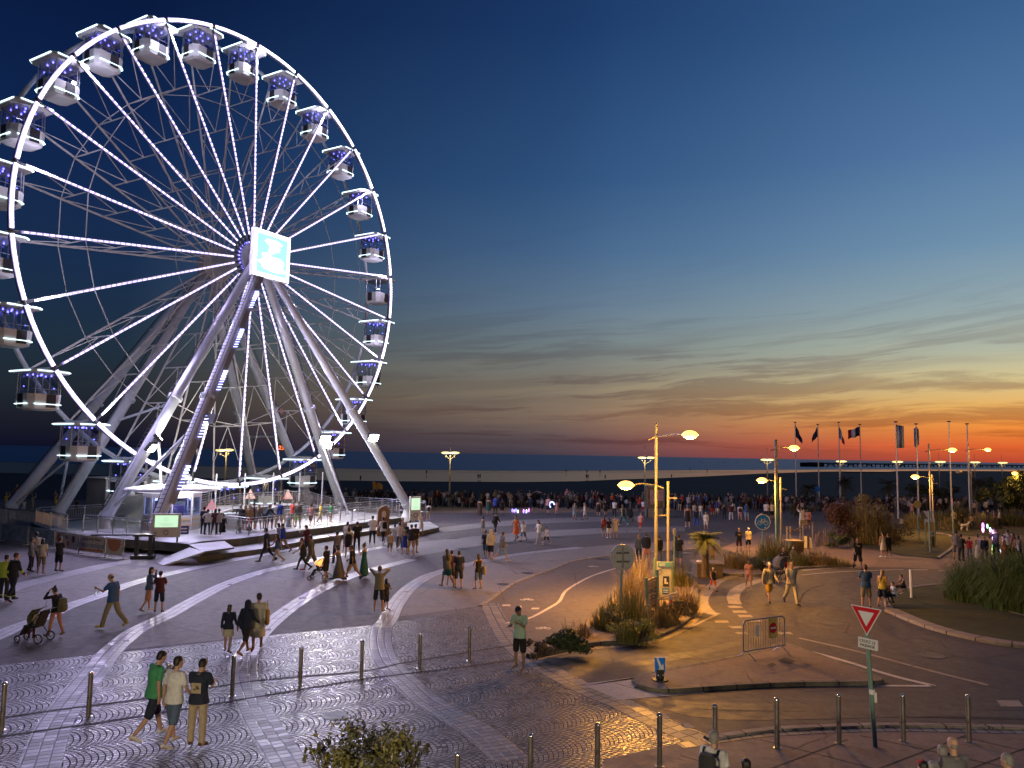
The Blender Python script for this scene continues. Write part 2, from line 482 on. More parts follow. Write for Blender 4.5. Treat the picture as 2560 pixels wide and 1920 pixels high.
ROADEDGE = [(1201,1515),(1239,1489),(1291,1456),(1380,1423),(1430,1404),(1495,1393),(1560,1386),(1650,1377),(1740,1372),(1800,1370)]
COBTOP = [(-80,1676),(0,1663),(246,1637),(463,1614),(663,1590),(932,1563),(1132,1533),(1201,1515)]
flat("plaza_paving_pale_west", gl(E_ + [(480,1372),(640,1375)] + D_[::-1]), M_pale, .004)
i0 = A_.index((278,1628)); j0 = B_.index((645,1590))
flat("plaza_paving_pale_middle", gl(A_[i0:] + [(1052,1355),(1225,1337),(1380,1326),(1500,1320),(1712,1316),(1712,1328),(1500,1334),(1380,1341),(1225,1360),(1052,1388)] + B_[j0:][::-1]), M_pale, .004)
ic = C_.index((972,1545))
flat("plaza_paving_pale_east", gl(C_[ic:] + [(1560,1360),(1700,1352),(1800,1350)] + ROADEDGE[::-1]), M_pale, .004)
flat("plaza_paving_pale_far", gl([(1000,1335),(1095,1320),(1225,1304),(1380,1296),(1500,1292),(1604,1290),(1604,1301),(1500,1304),(1380,1307),(1225,1317),(1095,1332)]), M_pale, .004)
flat("plaza_painted_lit_strip", gl([(560,1252),(930,1268),(1280,1269),(1700,1268),(1760,1275),(1500,1281),(1280,1282),(1000,1282),(560,1266)]), M_sandsoil, .004)  # light on the far ground, painted in as a sandy tone
# setts
COBR = [(1338,1651),(1459,1715),(1549,1751),(1656,1802),(1766,1848)]
flat("sett_paving", gl(COBTOP + [(1236,1530),(1262,1580),(1300,1625),(1338,1651)] + COBR[1:] + [(1656,1868),(1511,1900),(1500,1990),(1400,2600),(-900,2600),(-700,1800)]), M_cob, .008)
def band(name, pxs, w, mt=None, z=.012): return strip(name, pxs, w, mt or M_band, z)
band("stone_band", D_, .72); band("stone_band", E_, 1.1, ground_mat("pale_concrete_band", (.27,.26,.27), (.34,.33,.34), .6))
band("stone_band", A_[i0-1:], .72); band("stone_band", B_[j0-1:], .72)
band("stone_band", C_[ic-1:], [.75]*200)
band("sett_band", A_[:i0], .78, M_bandcob, .0122); band("sett_band", B_[:j0], .78, M_bandcob, .0122); band("sett_band", C_[:ic], .8, M_bandcob, .0122)
band("sett_band", [(1222,1508),(1240,1545),(1264,1588),(1300,1630),(1345,1660),(1459,1722),(1549,1759),(1656,1811),(1750,1850)], .75, M_border, .0124)
strip("paving_joint", [(-60,1806),(0,1797),(145,1776),(367,1747),(640,1703),(900,1680),(1016,1657),(1190,1628),(1290,1612)], .10, M_seam, .0165)
strip("paving_joint", [(-60,1853),(0,1843),(300,1800),(640,1744),(900,1700),(987,1689),(1132,1671),(1290,1650)], .10, M_seam, .0165)
# the road: roundabout, cycle lane, crossing
flat("road_surface", gl(ROADEDGE + [(1900,1372),(2004,1424),(2134,1417),(2250,1418),(2400,1425),(2700,1440),(3300,1560),(3300,1835),(2560,1820),(2253,1813),(2094,1816),(1920,1825),(1766,1848)] + COBR[::-1][1:] + [(1300,1625),(1262,1580),(1236,1530)]), M_road, .006)
flat("cycle_lane_surface", gl(ROADEDGE[:8] + [(1660,1392),(1600,1430),(1540,1500),(1440,1570),(1338,1648),(1300,1622),(1262,1580),(1236,1530)]), M_lane, .0095)
kerb("road_edge_kerb", ROADEDGE, .22, .035, M_kerb)
flat("walkway_ground", gl([(1800,1372),(1900,1330),(2040,1345),(2140,1368),(2250,1390),(2345,1398),(2390,1395),(2420,1412),(2400,1426),(2250,1419),(2134,1418),(2010,1424)]), M_walk, .0135)
flat("sidewalk", gl([(1511,1900),(1656,1868),(1766,1848),(1920,1828),(2094,1819),(2253,1816),(2560,1822),(3300,1838),(4000,2600),(1400,2600),(1500,1960)]), None or cobble_mat and ground_mat("sidewalk_slabs", (.17,.125,.11), (.25,.185,.16), .6, .7, .25), .010)
kerb("sidewalk_kerb", [(1766,1850),(1920,1828),(2094,1819),(2253,1816),(2560,1822),(2900,1829)], .22, .06, M_kerb)
strip("sett_band", [(1700,1866),(1790,1852),(1920,1836),(2094,1827),(2253,1824),(2560,1830),(2900,1838)], .34, M_border, .0145)
for a, b in (((1870,1945),(2120,1850)),((2060,1975),(2420,1838)),((2330,1960),(2620,1850)),((1700,1890),(2050,1990)),((1900,1850),(2330,1960)),((2150,1840),(2560,1930)),((2400,1842),(2700,1910))):
    strip("slab_joint", [a, b], .035, M_seam, .0145)
strip("road_seam", [(2099,1792),(2253,1793),(2400,1796),(2560,1800),(2800,1806)], .06, M_seam, .0105)
strip("road_seam", [(1998,1508),(2004,1494),(2015,1480),(2047,1466),(2112,1456),(2200,1450)], .10, M_seam, .0105)
# painted lines
def line(pxs, w=.13, m=None, z=.0145, k=8): return strip("painted_line", pxs, w, m or M_white, z, k)
line([(1262,1559),(1280,1556),(1326,1545),(1372,1521),(1398,1504),(1411,1482),(1430,1467),(1474,1443),(1517,1428),(1547,1420),(1580,1415)], .14)
line([(1338,1650),(1483,1621),(1569,1614),(1656,1597),(1714,1574),(1792,1537)], .14, M_faded)
line([(1792,1537),(1772,1530),(1757,1511),(1759,1492),(1778,1469),(1800,1452),(1850,1437)], .5, M_faded, .0142)
line([(1838,1511),(1833,1492),(1847,1472),(1882,1457),(1930,1447)], .55, M_faded, .0142)
line([(2004,1426),(2070,1421),(2140,1418)], .35); line([(2004,1438),(2070,1432),(2147,1428),(2260,1424)], .12)
line([(1998,1596),(2150,1631),(2300,1671),(2470,1714)], .18, M_faded)
line([(1587,1719),(1650,1731),(1780,1724),(1920,1716),(2120,1715),(2335,1716)], .15)
line([(1466,1713),(1642,1687),(1859,1644),(1958,1613)], .15)
line([(1956,1612),(2100,1650),(2230,1690),(2337,1716)], .2)
flat("painted_apron", gl([(1462,1715),(1600,1692),(1640,1690),(1600,1700),(1590,1712),(1620,1727),(1660,1732),(1760,1730),(1760,1733),(1549,1751)]), ground_mat("painted_apron_coating", (.46,.41,.36), (.58,.52,.46), .7, .7, .3), .0145)
def dash(cx, cy, wpx, lpx, sk, m=M_white):
    """a painted block: width along x and depth along y, in metres of the road"""
    g = G(cx, cy); a = G(cx+sk, cy-lpx/2); b = G(cx-sk, cy+lpx/2)
    hx = (G(cx+wpx/2, cy) - G(cx-wpx/2, cy))/2
    flat("painted_block", [a-hx, a+hx, b+hx, b-hx], m, .0148)
for q in ((1838,1518,34,6,-3),(1849,1530,34,6,-3),(1863,1541,34,6,-3),(1804,1555,34,6,-2),(1888,1553,34,5,-2),(1841,1569,30,6,-5),(1856,1584,30,5,-5),(1963,1584,34,6,-4)): dash(*q, m=M_faded)
for q in ((1404,1681,22,11,-7),(1451,1705,24,12,-8),(1577,1760,26,13,-8),(1656,1791,26,13,-8),(1717,1815,26,12,-8),(2525,1760,56,16,-6)): dash(*q, m=M_faded)
for q in ((1266,1514,20,4,0),(1300,1517,8,4,0),(1338,1522,19,4,1)): dash(*q)
for q in ((1648,1652,30,3,0),(2300,1425,40,3,0),(2360,1427,30,3,0)): dash(*q, m=M_faded)
def painted_bike(px, py, wpx):
    c = G(px, py); X = (G(px+wpx/2, py)-c); L = X.length; X = X/L; Y = Vector((-X.y, X.x, 0)); mb = MB(); z = .0149
    P = lambda a, b: Vector((c.x, c.y, z)) + X*a*L + Y*b*L
    for s_ in (-.55, .55):
        n = 20
        for k in range(n):
            t0, t1 = 2*PI*k/n, 2*PI*(k+1)/n
            mb.quad(P(s_+.42*math.cos(t0), .42*math.sin(t0)*1.3), P(s_+.42*math.cos(t1), .42*math.sin(t1)*1.3), P(s_+.24*math.cos(t1), .24*math.sin(t1)*1.3), P(s_+.24*math.cos(t0), .24*math.sin(t0)*1.3))
    for a, b, c2, d in ((-.55,0,-.15,.85),(-.15,.85,.35,.85),(.35,.85,.55,0),(-.15,.85,.05,0),(-.55,0,.05,0),(.05,0,.35,.85)):
        p, q = P(a, b), P(c2, d); n = (q-p).normalized(); n = Vector((-n.y, n.x, 0))*.09*L
        mb.quad(p-n, q-n, q+n, p+n)
    tag(mb.build("painted_bicycle", M_white), kind="structure")
for q in ((1317,1500,36),(1358,1572,40),(1483,1417,26),(1620,1434,22),(1722,1433,26),(1718,1383,26)): painted_bike(*q)
# traffic island, planted islands
isl = [(1587,1709),(1600,1699),(1621,1692),(1656,1686),(1760,1665),(1859,1645),(1940,1620),(1958,1615),(1985,1624),(2060,1650),(2130,1676),(2190,1700),(2198,1705),(2180,1711),(2050,1713),(1920,1716),(1780,1724),(1680,1731),(1642,1730),(1605,1721)]
kerb("traffic_island_kerb", isl + [isl[0]], .2, .115, M_kerbdark, 4)
flat("traffic_island_top", gl(isl), M_island, .11)
flat("paving_patch", gl([(1943,1661),(1962,1653),(1990,1661),(1975,1671)]), M_seam, .1145); flat("paving_patch", gl([(1919,1671),(1930,1666),(1942,1671),(1930,1677)]), M_seam, .1145)
LI = [(1320,1646),(1400,1630),(1483,1614),(1569,1608),(1656,1590),(1714,1556),(1738,1521),(1741,1483),(1740,1463),(1712,1441),(1660,1426),(1610,1432),(1560,1474),(1500,1535),(1440,1580),(1375,1618)]
flat("planted_island_soil", gl(LI), M_sandsoil, .10)
kerb("planted_island_kerb", LI[:9], .2, .13, M_kerbdark, 4)
strip("gutter", [(1483,1619),(1569,1612),(1656,1594),(1716,1561),(1746,1524),(1752,1484),(1750,1462)], .5, M_gutter, .0138)
LM = [(1793,1437),(1810,1420),(1850,1408),(1920,1395),(1990,1393),(2060,1400),(2110,1411),(2134,1416),(2060,1420),(2000,1423),(1960,1432),(1900,1440),(1840,1440)]
flat("planted_bed_soil", gl(LM), M_sandsoil, .10); kerb("planted_bed_kerb", LM + [LM[0]], .2, .13, M_kerb, 4)
RI = [(2227,1529),(2311,1564),(2412,1593),(2560,1618),(2900,1650),(3300,1600),(2900,1480),(2560,1455),(2384,1463),(2284,1472),(2240,1486),(2218,1508)]
kerb("roundabout_kerb", RI[:5], .55, .12, M_kerb, 6); kerb("roundabout_kerb", RI[6:] + [RI[0]], .25, .12, M_kerb, 6)
flat("roundabout_lawn", gl(RI), M_lawn, .10)
strip("bed_edging", [(2385,1500),(2438,1512),(2490,1526),(2540,1541),(2620,1560)], .12, M_white, .13)
flat("lawn", gl([(2160,1366),(2250,1388),(2345,1397),(2384,1366),(2380,1340),(2330,1330),(2240,1316),(2150,1330)]), M_lawn, .03)
kerb("lawn_kerb", [(2345,1398),(2384,1367),(2378,1342),(2330,1332)], .2, .12, M_kerb, 6)
flat("lawn", gl([(2270,1325),(2420,1340),(2700,1335),(2700,1290),(2400,1285),(2230,1285)]), M_lawn, .02)
flat("service_road", gl([(2150,1262),(2400,1278),(2700,1285),(2700,1268),(2400,1258),(2200,1250)]), M_dark, .012)
# beach, wet sand, sea
def far(px, py, z): return G(px, py, z)
mb = MB()
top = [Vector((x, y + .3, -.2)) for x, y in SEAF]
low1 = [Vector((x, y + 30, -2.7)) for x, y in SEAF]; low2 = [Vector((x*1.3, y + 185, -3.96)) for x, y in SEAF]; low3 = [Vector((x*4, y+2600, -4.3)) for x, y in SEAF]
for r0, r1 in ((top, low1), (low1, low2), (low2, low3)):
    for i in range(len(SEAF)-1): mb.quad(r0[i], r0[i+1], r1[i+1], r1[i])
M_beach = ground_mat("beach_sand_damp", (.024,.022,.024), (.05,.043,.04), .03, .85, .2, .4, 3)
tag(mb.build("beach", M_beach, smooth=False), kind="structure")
mt, nt, b = newmat("wet_sand_film"); b.inputs["Base Color"].default_value = (.05,.045,.045,1); b.inputs["Roughness"].default_value = .16
tc = nt.nodes.new("ShaderNodeTexCoord"); bn = nt.nodes.new("ShaderNodeBump"); bn.inputs["Strength"].default_value = .25; bn.inputs["Distance"].default_value = .05
nt.links.new(noise(nt, tc.outputs["Object"], .35, 3).k, bn.inputs["Height"]); nt.links.new(bn.outputs[0], b.inputs["Normal"]); M_wet = mt
flat("wet_sand", [far(x, y, -3.9) for x, y in ((-300,1178),(0,1182),(400,1192),(700,1200),(1000,1203),(1300,1205),(1450,1203),(1560,1198),(1640,1196),(1780,1190),(1900,1184),(2050,1179),(2300,1177),(2560,1178),(2800,1178),(2800,1173),(2560,1172),(2300,1170),(2000,1172),(1700,1173),(1500,1174),(1280,1174),(1000,1172),(600,1167),(300,1161),(0,1154),(-300,1147))], M_wet, -3.9)
pool = [(2090,1177.4),(2160,1177),(2240,1178),(2225,1179.4),(2120,1179)]
flat("wet_sand", [far(x, y, -3.2) for x, y in pool], M_wet, -3.2)
mt, nt, b = newmat("sea_water"); b.inputs["Base Color"].default_value = (.004,.012,.022,1); b.inputs["Roughness"].default_value = .3
tc = nt.nodes.new("ShaderNodeTexCoord"); mp = nt.nodes.new("ShaderNodeMapping"); mp.inputs["Scale"].default_value = (.02, .12, 1); nt.links.new(tc.outputs["Object"], mp.inputs[0])
bn = nt.nodes.new("ShaderNodeBump"); bn.inputs["Strength"].default_value = .5; bn.inputs["Distance"].default_value = 1.2
nt.links.new(noise(nt, mp.outputs[0], 1.4, 5, .65).k, bn.inputs["Height"]); nt.links.new(bn.outputs[0], b.inputs["Normal"]); M_sea = mt
gl_ = nt.nodes.new("ShaderNodeBsdfGlossy"); gl_.inputs["Color"].default_value = (.36,.53,.70,1); gl_.inputs["Roughness"].default_value = .55; nt.links.new(bn.outputs[0], gl_.inputs["Normal"])
mx = nt.nodes.new("ShaderNodeMixShader"); mx.inputs[0].default_value = .62; nt.links.new(b.outputs[0], mx.inputs[1]); nt.links.new(gl_.outputs[0], mx.inputs[2]); nt.links.new(mx.outputs[0], nt.nodes["Material Output"].inputs[0])
shore = [far(x, y, -3.8) for x, y in ((-300,1146),(0,1154),(300,1161),(600,1167),(1000,1173),(1280,1176),(1500,1176),(1700,1175),(2000,1174),(2300,1173),(2560,1174),(2800,1175))]
flat("sea", shore + [(30000, 40000), (-40000, 40000)], M_sea, -3.8)
mb = MB()
for ys, wd in ((1177.5, 3.0), (1181, 2.0)):
    strip_mb(mb, catmull([far(x, ys - (1280-x)*.0085*(1 if x < 1280 else .1) + rnd.uniform(-.5, .5), -3.7) for x in range(700, 1900, 90)], 6), [wd*(.4+.9*rnd.random()) for _ in range(100)], -3.7)
tag(mb.build("surf_line", mat("sea_foam", (.35,.37,.4), .7)), kind="structure")

# drain and inspection covers
M_iron = ground_mat("cast_iron", (.03,.03,.032), (.06,.058,.06), 3.0, .5, .2)
for x, y, w_, h_ in ((315,1603,16,4),(575,1462,11,3),(714,1525,13,3.5),(756,1496,18,3),(1016,1480,12,2.5),(978,1528,12,3),(668,1575,18,5)): dash(x, y, w_, h_, 0, M_iron)
def cover(x, y, r):
    c = G(x, y); pts = [c+Vector((r*math.cos(2*PI*k/18), r*math.sin(2*PI*k/18), 0)) for k in range(18)]
    tag(flat("manhole_cover", pts, M_iron, .0165), kind="structure")
for x, y, r in ((1133,1346,.42),(1278,1357,.42),(1391,1344,.42),(1504,1398,.4),(1160,1372,.42),(1318,1433,.3),(1258,1461,.3),(1700,1640,.35),(2080,1560,.38),(2330,1640,.38),(840,1790,.32)): cover(x, y, r)
strip("oil_track", [(1400,1690),(1600,1660),(1800,1620),(1990,1560),(2150,1480)], .5, ground_mat("road_worn_track", (.055,.046,.04), (.085,.07,.06), .5, .6, .3), .0108)
strip("oil_track", [(1500,1725),(1700,1760),(2000,1770),(2300,1765),(2700,1770)], .55, bpy.data.materials["road_worn_track"], .0108)
strip("oil_track", [(1560,1730),(1750,1785),(2000,1790),(2300,1783),(2700,1790)], .55, bpy.data.materials["road_worn_track"], .0109)
strip("oil_track", [(2700,1700),(2450,1650),(2280,1600),(2150,1540),(2080,1480),(2100,1445),(2200,1432)], .6, bpy.data.materials["road_worn_track"], .0109)
# ------------------------------------------------------------------ the big wheel
WR, WN, WPH = 18.5, 26, 2.06369
WY = math.radians(59.9147)
WU = Vector((math.cos(WY), math.sin(WY), 0)); WNR = Vector((math.sin(WY), -math.cos(WY), 0)); ZV = Vector((0, 0, 1))
WC = Vector((-1.19608*WR, 3.38626*WR, CAMH + .84672*WR))
def LW(a, b, z): return Vector((WC.x, WC.y, 0)) + WU*a + WNR*b + ZV*z      # along the wheel, in front of it, height
def RIM(k, r, b):
    t = WPH - 2*PI*k/WN
    return WC + WU*(r*math.cos(t)) + ZV*(r*math.sin(t)) + WNR*b
RB = -3.0
M_steel = mat("white_painted_steel", (.49,.51,.57), .38, 0, .08, 3)
M_steel2 = mat("white_steel_weathered", (.56,.56,.56), .45, 0, .16, 1.5, .1)
M_galv = mat("galvanised_steel", (.42,.43,.44), .38, .7, .15, 4)
M_blacksteel = mat("black_steel", (.02,.02,.022), .5, 0, .2)
M_led = glow("led_white_lilac", (.87,.79,1.0), 1.9); M_ledrim = glow("led_rim_white", (.95,.90,1.0), 4.5)
M_ledfringe = glow("led_fringe_lilac", (.38,.27,.95), .7, False)  # dim lilac bar behind the LEDs, added to imitate their purple fringe
M_ledice = glow("led_ice_white", (.66,.90,1.0), 2.6)
M_ledblue = glow("led_blue", (.16,.14,1.0), 7.0)
M_tub = mat("gondola_white_paint", (.66,.655,.65), .35, 0, .06, 2)
M_dk = mat("dark_interior", (.03,.03,.035), .6)
mt, nt, b = newmat("gondola_glass"); nt.nodes.remove(b)
tr = nt.nodes.new("ShaderNodeBsdfTransparent"); tr.inputs[0].default_value = (.72,.78,.9,1)
gs = nt.nodes.new("ShaderNodeBsdfGlossy"); gs.inputs["Roughness"].default_value = .05
mx = nt.nodes.new("ShaderNodeMixShader"); mx.inputs[0].default_value = .1
nt.links.new(tr.outputs[0], mx.inputs[1]); nt.links.new(gs.outputs[0], mx.inputs[2]); nt.links.new(mx.outputs[0], nt.nodes["Material Output"].inputs[0]); M_glass = mt

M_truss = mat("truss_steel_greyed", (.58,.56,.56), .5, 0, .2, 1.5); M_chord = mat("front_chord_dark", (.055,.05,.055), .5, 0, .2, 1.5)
wheel = thing("ferris_wheel", "giant white ferris wheel lit with lilac LED spokes and a glowing square hub screen", "ferris wheel", LW(0, -1.5, 0))
HB0, HB1 = .6, -3.6
def dashes(mb, p, q, n, w, h, gap, off, out, ends=(0, 0), m=0):
    p, q = Vector(p), Vector(q); d = q - p; L = d.length; d /= L
    a0, a1 = ends; st = (L-a0-a1)/n
    for i in range(n):
        s0 = p + d*(a0+st*i+gap/2) + out*off; s1 = p + d*(a0+st*(i+1)-gap/2) + out*off
        mb.bar(s0, s1, w, h, m, up=out)
# rims
for nm, bb in (("front_rim", 0.0), ("rear_rim", RB)):
    mb = MB()
    for k in range(WN):
        p = RIM(k, WR, bb)
        for j in range(4): mb.tube(RIM(k+j/4, WR, bb), RIM(k+(j+1)/4, WR, bb), .16, n=8)
        mb.ball(p, .2, 8, 5)
        if bb == RB: mb.tube(RIM(k, WR, 0), RIM(k, WR, RB), .10, n=6)
    rim = mb.build(nm, M_chord if bb == 0.0 else M_steel, wheel, True)
    if bb == 0.0:
        for k in range(WN):
            mb = md = MB()
            for j in range(4):
                p, q = RIM(k+.035+.93*j/4, WR, 0), RIM(k+.035+.93*(j+1)/4, WR, 0)
                dashes(mb, p, q, 4, .17, .07, .06, .22, WNR); md.bar(p+WNR*.17, q+WNR*.17, .30, .05, 1, up=WNR)
            mb.build("rim_light_strip", [M_ledrim, M_ledfringe], rim)
# spokes: each a ladder of two chords
for k in range(WN):
    mb = MB(); f0, f1 = RIM(k, 1.1, HB0), RIM(k, WR, 0); r0, r1 = RIM(k, 1.1, HB1), RIM(k, WR, RB)
    mf = MB(); mf.tube(f0, f1, .085, n=6); mb.tube(r0, r1, .075, n=6)
    Fp = lambda r: f0.lerp(f1, (r-1.1)/(WR-1.1)); Rp = lambda r: r0.lerp(r1, (r-1.1)/(WR-1.1))
    rs = (4.2, 7.4, 10.6, 13.8)
    for i, r in enumerate(rs):
        mb.tube(Fp(r), Rp(r), .05, n=5)
        mid = Fp(r).lerp(Rp(r), .5); rn = r + 3.1 if i < 3 else r + 3.0
        mb.tube(mid, Rp(rn), .035, n=5); mb.tube(mid, Fp(rn), .035, n=5)
    sp = mb.build("spoke", M_truss, wheel, True); mf.build("front_chord", M_chord, sp, True)
    mb = MB(); nd = 40; d = (f1-f0).normalized(); L = (f1-f0).length
    for i in range(nd):
        s = .9 + (L-1.5)*i/nd; ln = (L-1.5)/nd
        wv = .6 + .4*abs(math.sin(i*.31 + k*1.7)) ** .5
        mb.bar(f0+d*s+WNR*.14, f0+d*(s+ln*.62)+WNR*.14, .105*wv, .05, up=WNR)
    mb.bar(f0+d*.9+WNR*.09, f1-d*.6+WNR*.09, .165, .03, 1, up=WNR); mb.build("spoke_light_strip", [M_led, M_ledfringe], sp)
# ties between the spokes
for r, bb in ((13.8, .13), (13.8, -3.13), (4.2, .5), (4.2, -3.5)):
    mb = MB()
    for k in range(WN): mb.tube(RIM(k, r, bb), RIM(k+1, r, bb), .035, n=5)
    mb.build("tie_rod_ring", M_truss, wheel, True)
# hub and screen
mb = MB()
mb.tube(LW(0, 2.2, WC.z), LW(0, -5.2, WC.z), .75, n=24)
for bb, r in ((.55, 1.5), (.85, 1.3), (-3.55, 1.5), (-3.9, 1.3), (2.0, .95), (-5.0, .95)): mb.tube(LW(0, bb, WC.z), LW(0, bb-.16, WC.z), r, n=26)
hub = mb.build("hub", M_steel2, wheel, True)
mb = MB()
for k in range(30):
    t = 2*PI*k/30; mb.ball(LW(1.38*math.cos(t), .62, WC.z+1.38*math.sin(t)), .06, 6, 4)
mb.build("hub_light_ring", M_ledblue, hub)
SB = 2.9; SH = 1.88
mb = MB(); mb.box(LW(0, SB-.2, WC.z), (2*SH+.1, .36, 2*SH+.1), ax=(WU, WNR, ZV)); scr = mb.build("hub_screen", mat("screen_frame_white", (.7,.7,.72), .4), wheel)
mb = MB(); P = lambda x, z, o=.0: LW(x, SB+o, WC.z+z)
mb.quad(P(-SH,-SH), P(SH,-SH), P(SH,SH), P(-SH,SH)); mb.build("screen_border", glow("screen_white", (.92,1,1), 4.5), scr)
mb = MB(); k_ = SH*.84; mb.quad(P(-k_,-k_,.006), P(k_,-k_,.006), P(k_,k_,.006), P(-k_,k_,.006)); mb.build("screen_field", glow("screen_aqua", (.40,1.0,.95), 1.05), scr)
mb = MB()
def blob(cx, cz, rx, rz, n=22, seed=0):
    q = random.Random(seed); mb.poly([P(cx+rx*math.cos(2*PI*i/n)*(1+.14*q.uniform(-1,1)), cz+rz*math.sin(2*PI*i/n)*(1+.2*q.uniform(-1,1)), .012+.003*seed) for i in range(n)])
for i, q in enumerate(((.1,1.05,.85,.24),(.25,.62,.55,.3),(-.1,.35,.3,.2),(-.55,-.1,.5,.2),(.15,-.35,1.05,.26),(-.1,-.7,1.25,.26),(.25,-1.05,1.2,.24),(.9,-.5,.35,.3))): blob(*q, seed=i)
mb.build("screen_picture", glow("screen_white", (1,1,1), 4), scr)
# supports
def leg(foot, top, r, ladder=True, lights=False, thick=.0, flip=1):
    foot, top = Vector(foot), Vector(top); mb = MB(); d = (top-foot).normalized(); L = (top-foot).length
    cut = foot + d*L*.42
    mb.tube(foot, cut, r*1.08, n=18); mb.tube(cut, top, r, r*.86, n=18); mb.tube(cut-d*.12, cut+d*.12, r*1.45, n=18); mb.tube(foot-d*.05, foot+d*.3, r*1.3, n=18)
    mb.tube(foot+d*L*.72, foot+d*L*.725, r*1.15, n=18)
    o = mb.build("support_leg", M_steel, wheel, True)
    X = d.cross(ZV).normalized(); Y = X.cross(d)
    if ladder:
        mb = MB(); c = Y*(r*1.1+.12)
        for s_ in (-.2, .2): mb.tube(foot+c+X*s_+d*.6, foot+c+X*s_+d*(L*.93), .025, n=5)
        n = int(L/.35)
        for i in range(n): p = foot+c+d*(.6+i*(L*.93-.6)/n); mb.tube(p-X*.2, p+X*.2, .018, n=4)
        mb.build("ladder", M_blacksteel, o)
    if lights:
        mb = MB(); side = X*flip; q = MB()
        q.bar(foot+side*(r+.12)+d*1.5, foot+side*(r+.12)+d*(L*.95), .45, .03, up=WNR); q.build("light_rail", mat("light_rail_grille", (.22,.2,.2), .6, .2), o)
        s = 2.6
        while s < L*.92:
            mb = MB()
            for j in range(8):
                p = foot + side*(r+.14) + d*(s+j*.24) + WNR*.1
                mb.bar(p-side*.17, p+side*.17, .13 if j > 3 else .04, .07, up=WNR)
            s += 4.05
            mb.build("light_bar", M_ledblue2, o)
    return o
M_ledblue2 = glow("led_blue_white", (.36,.40,1.0), 6.0)
TOPF, TOPP = LW(0, 1.35, WC.z), LW(0, 2.0, WC.z)
FZ = 1.45
legs_def = [
    (LW(-11.4, .75, FZ), LW(-.35, 1.3, WC.z-.3), .37, True, False, 1), (LW(11.4, .75, FZ), LW(.35, 1.3, WC.z-.3), .37, True, False, 1),
    (LW(-12.3, 7.4, FZ), LW(-.3, 2.0, WC.z-.6), .36, True, True, 1), (LW(12.9, 7.4, FZ), LW(.3, 2.0, WC.z-.6), .36, False, True, 1),
    (LW(-12.0, -3.9, FZ), LW(-.35, -4.4, WC.z-.3), .37, True, False, 1), (LW(12.6, -4.4, FZ), LW(.35, -4.4, WC.z-.3), .37, True, False, 1),
    (LW(-10.6, -12.6, FZ), LW(-.3, -5.0, WC.z-.6), .37, True, False, 1), (LW(12.6, -11.6, FZ), LW(.3, -5.0, WC.z-.6), .37, False, False, 1)]
LEGS = [leg(f_, t_, r_, la, li, flip=fl) for f_, t_, r_, la, li, fl in legs_def]
# cross bracing between the legs
def onleg(i, t): return Vector(legs_def[i][0]).lerp(Vector(legs_def[i][1]), t)
for i, j, a, b_ in ((0, 2, .02, .32), (4, 0, .33, .40), (6, 4, .0, .33), (4, 6, .0, .3), (5, 7, .3, .3)): 
    mb = MB(); mb.tube(onleg(i, a), onleg(j, b_), .13 if i == 0 else .09, n=8); mb.build("brace", M_steel, wheel, True)
for i, sgn in ((0, -1), (1, 1)):
    mb = MB(); p = onleg(i, .31); mb.tube(p, LW(sgn*-1*0 + (-9.0 if i == 0 else 8.6), 4.4 if i else 3.6, .7), .09, n=8); mb.build("brace", M_steel, wheel, True)
for f_, *_ in legs_def:
    mb = MB(); f_ = Vector(f_); mb.lathe((f_.x, f_.y, 0), [(.75,0),(.75,.15),(.42,.6),(.3,1.0),(.34,1.38)], 14); mb.ball(f_, .4, 10, 6)
    mb.build("foot_bearing", M_steel2, wheel, True)
mb = MB()
for a, b_ in ((0, 1), (4, 5)): mb.bar(Vector(legs_def[a][0])-ZV*1.1, Vector(legs_def[b_][0])-ZV*1.1, .4, .5)
for a, b_ in ((2, 0), (0, 4), (4, 6), (3, 1), (1, 5), (5, 7)): mb.bar(Vector(legs_def[a][0])-ZV*1.05, Vector(legs_def[b_][0])-ZV*1.05, .4, .5)
mb.build("base_frame", mat("base_frame_grey", (.2,.2,.21), .5), wheel)
# floodlights on the legs
M_flood = glow("floodlight_lens", (1.0,.97,.78), 30.0)
def floodlight(p, aim, energy, w=.95):
    p = Vector(p); aim = Vector(aim).normalized(); X, Y, Z = frame(aim); mb = MB()
    mb.box(p - Z*.14, (w, w*.7, .26), ax=(X, Y, Z)); mb.tube(p-Z*.2, p-Z*.2-WNR*.35, .05)
    o = mb.build("floodlight", M_blacksteel, wheel)
    mb = MB(); mb.box(p + Z*.02, (w*.9, w*.62, .04), ax=(X, Y, Z)); mb.build("lens", M_flood, o)
    lamp("floodlight_beam", p + Z*.12, energy, (1, .96, .80), .18, o, "SPOT", aim, math.radians(150), .5)
down = lambda a, b_, z: Vector(WU*a + WNR*b_ + ZV*z)
floodlight(onleg(0, .235) + WNR*.75, down(.4, .7, -.6), 2600)
floodlight(onleg(0, .275) + WNR*.75, down(.3, .2, .3), 1200)
floodlight(onleg(1, .29) + WNR*.75, down(-.4, .8, -.6), 2600)
floodlight(onleg(1, .26) + WNR*.75, down(-.7, .1, .2), 1200)
floodlight(onleg(3, .30) + WNR*.65, down(-.3, .9, -.5), 2000)
floodlight(onleg(2, .34) + WNR*.6 + WU*.5, down(.9, -.3, -.5), 2500)
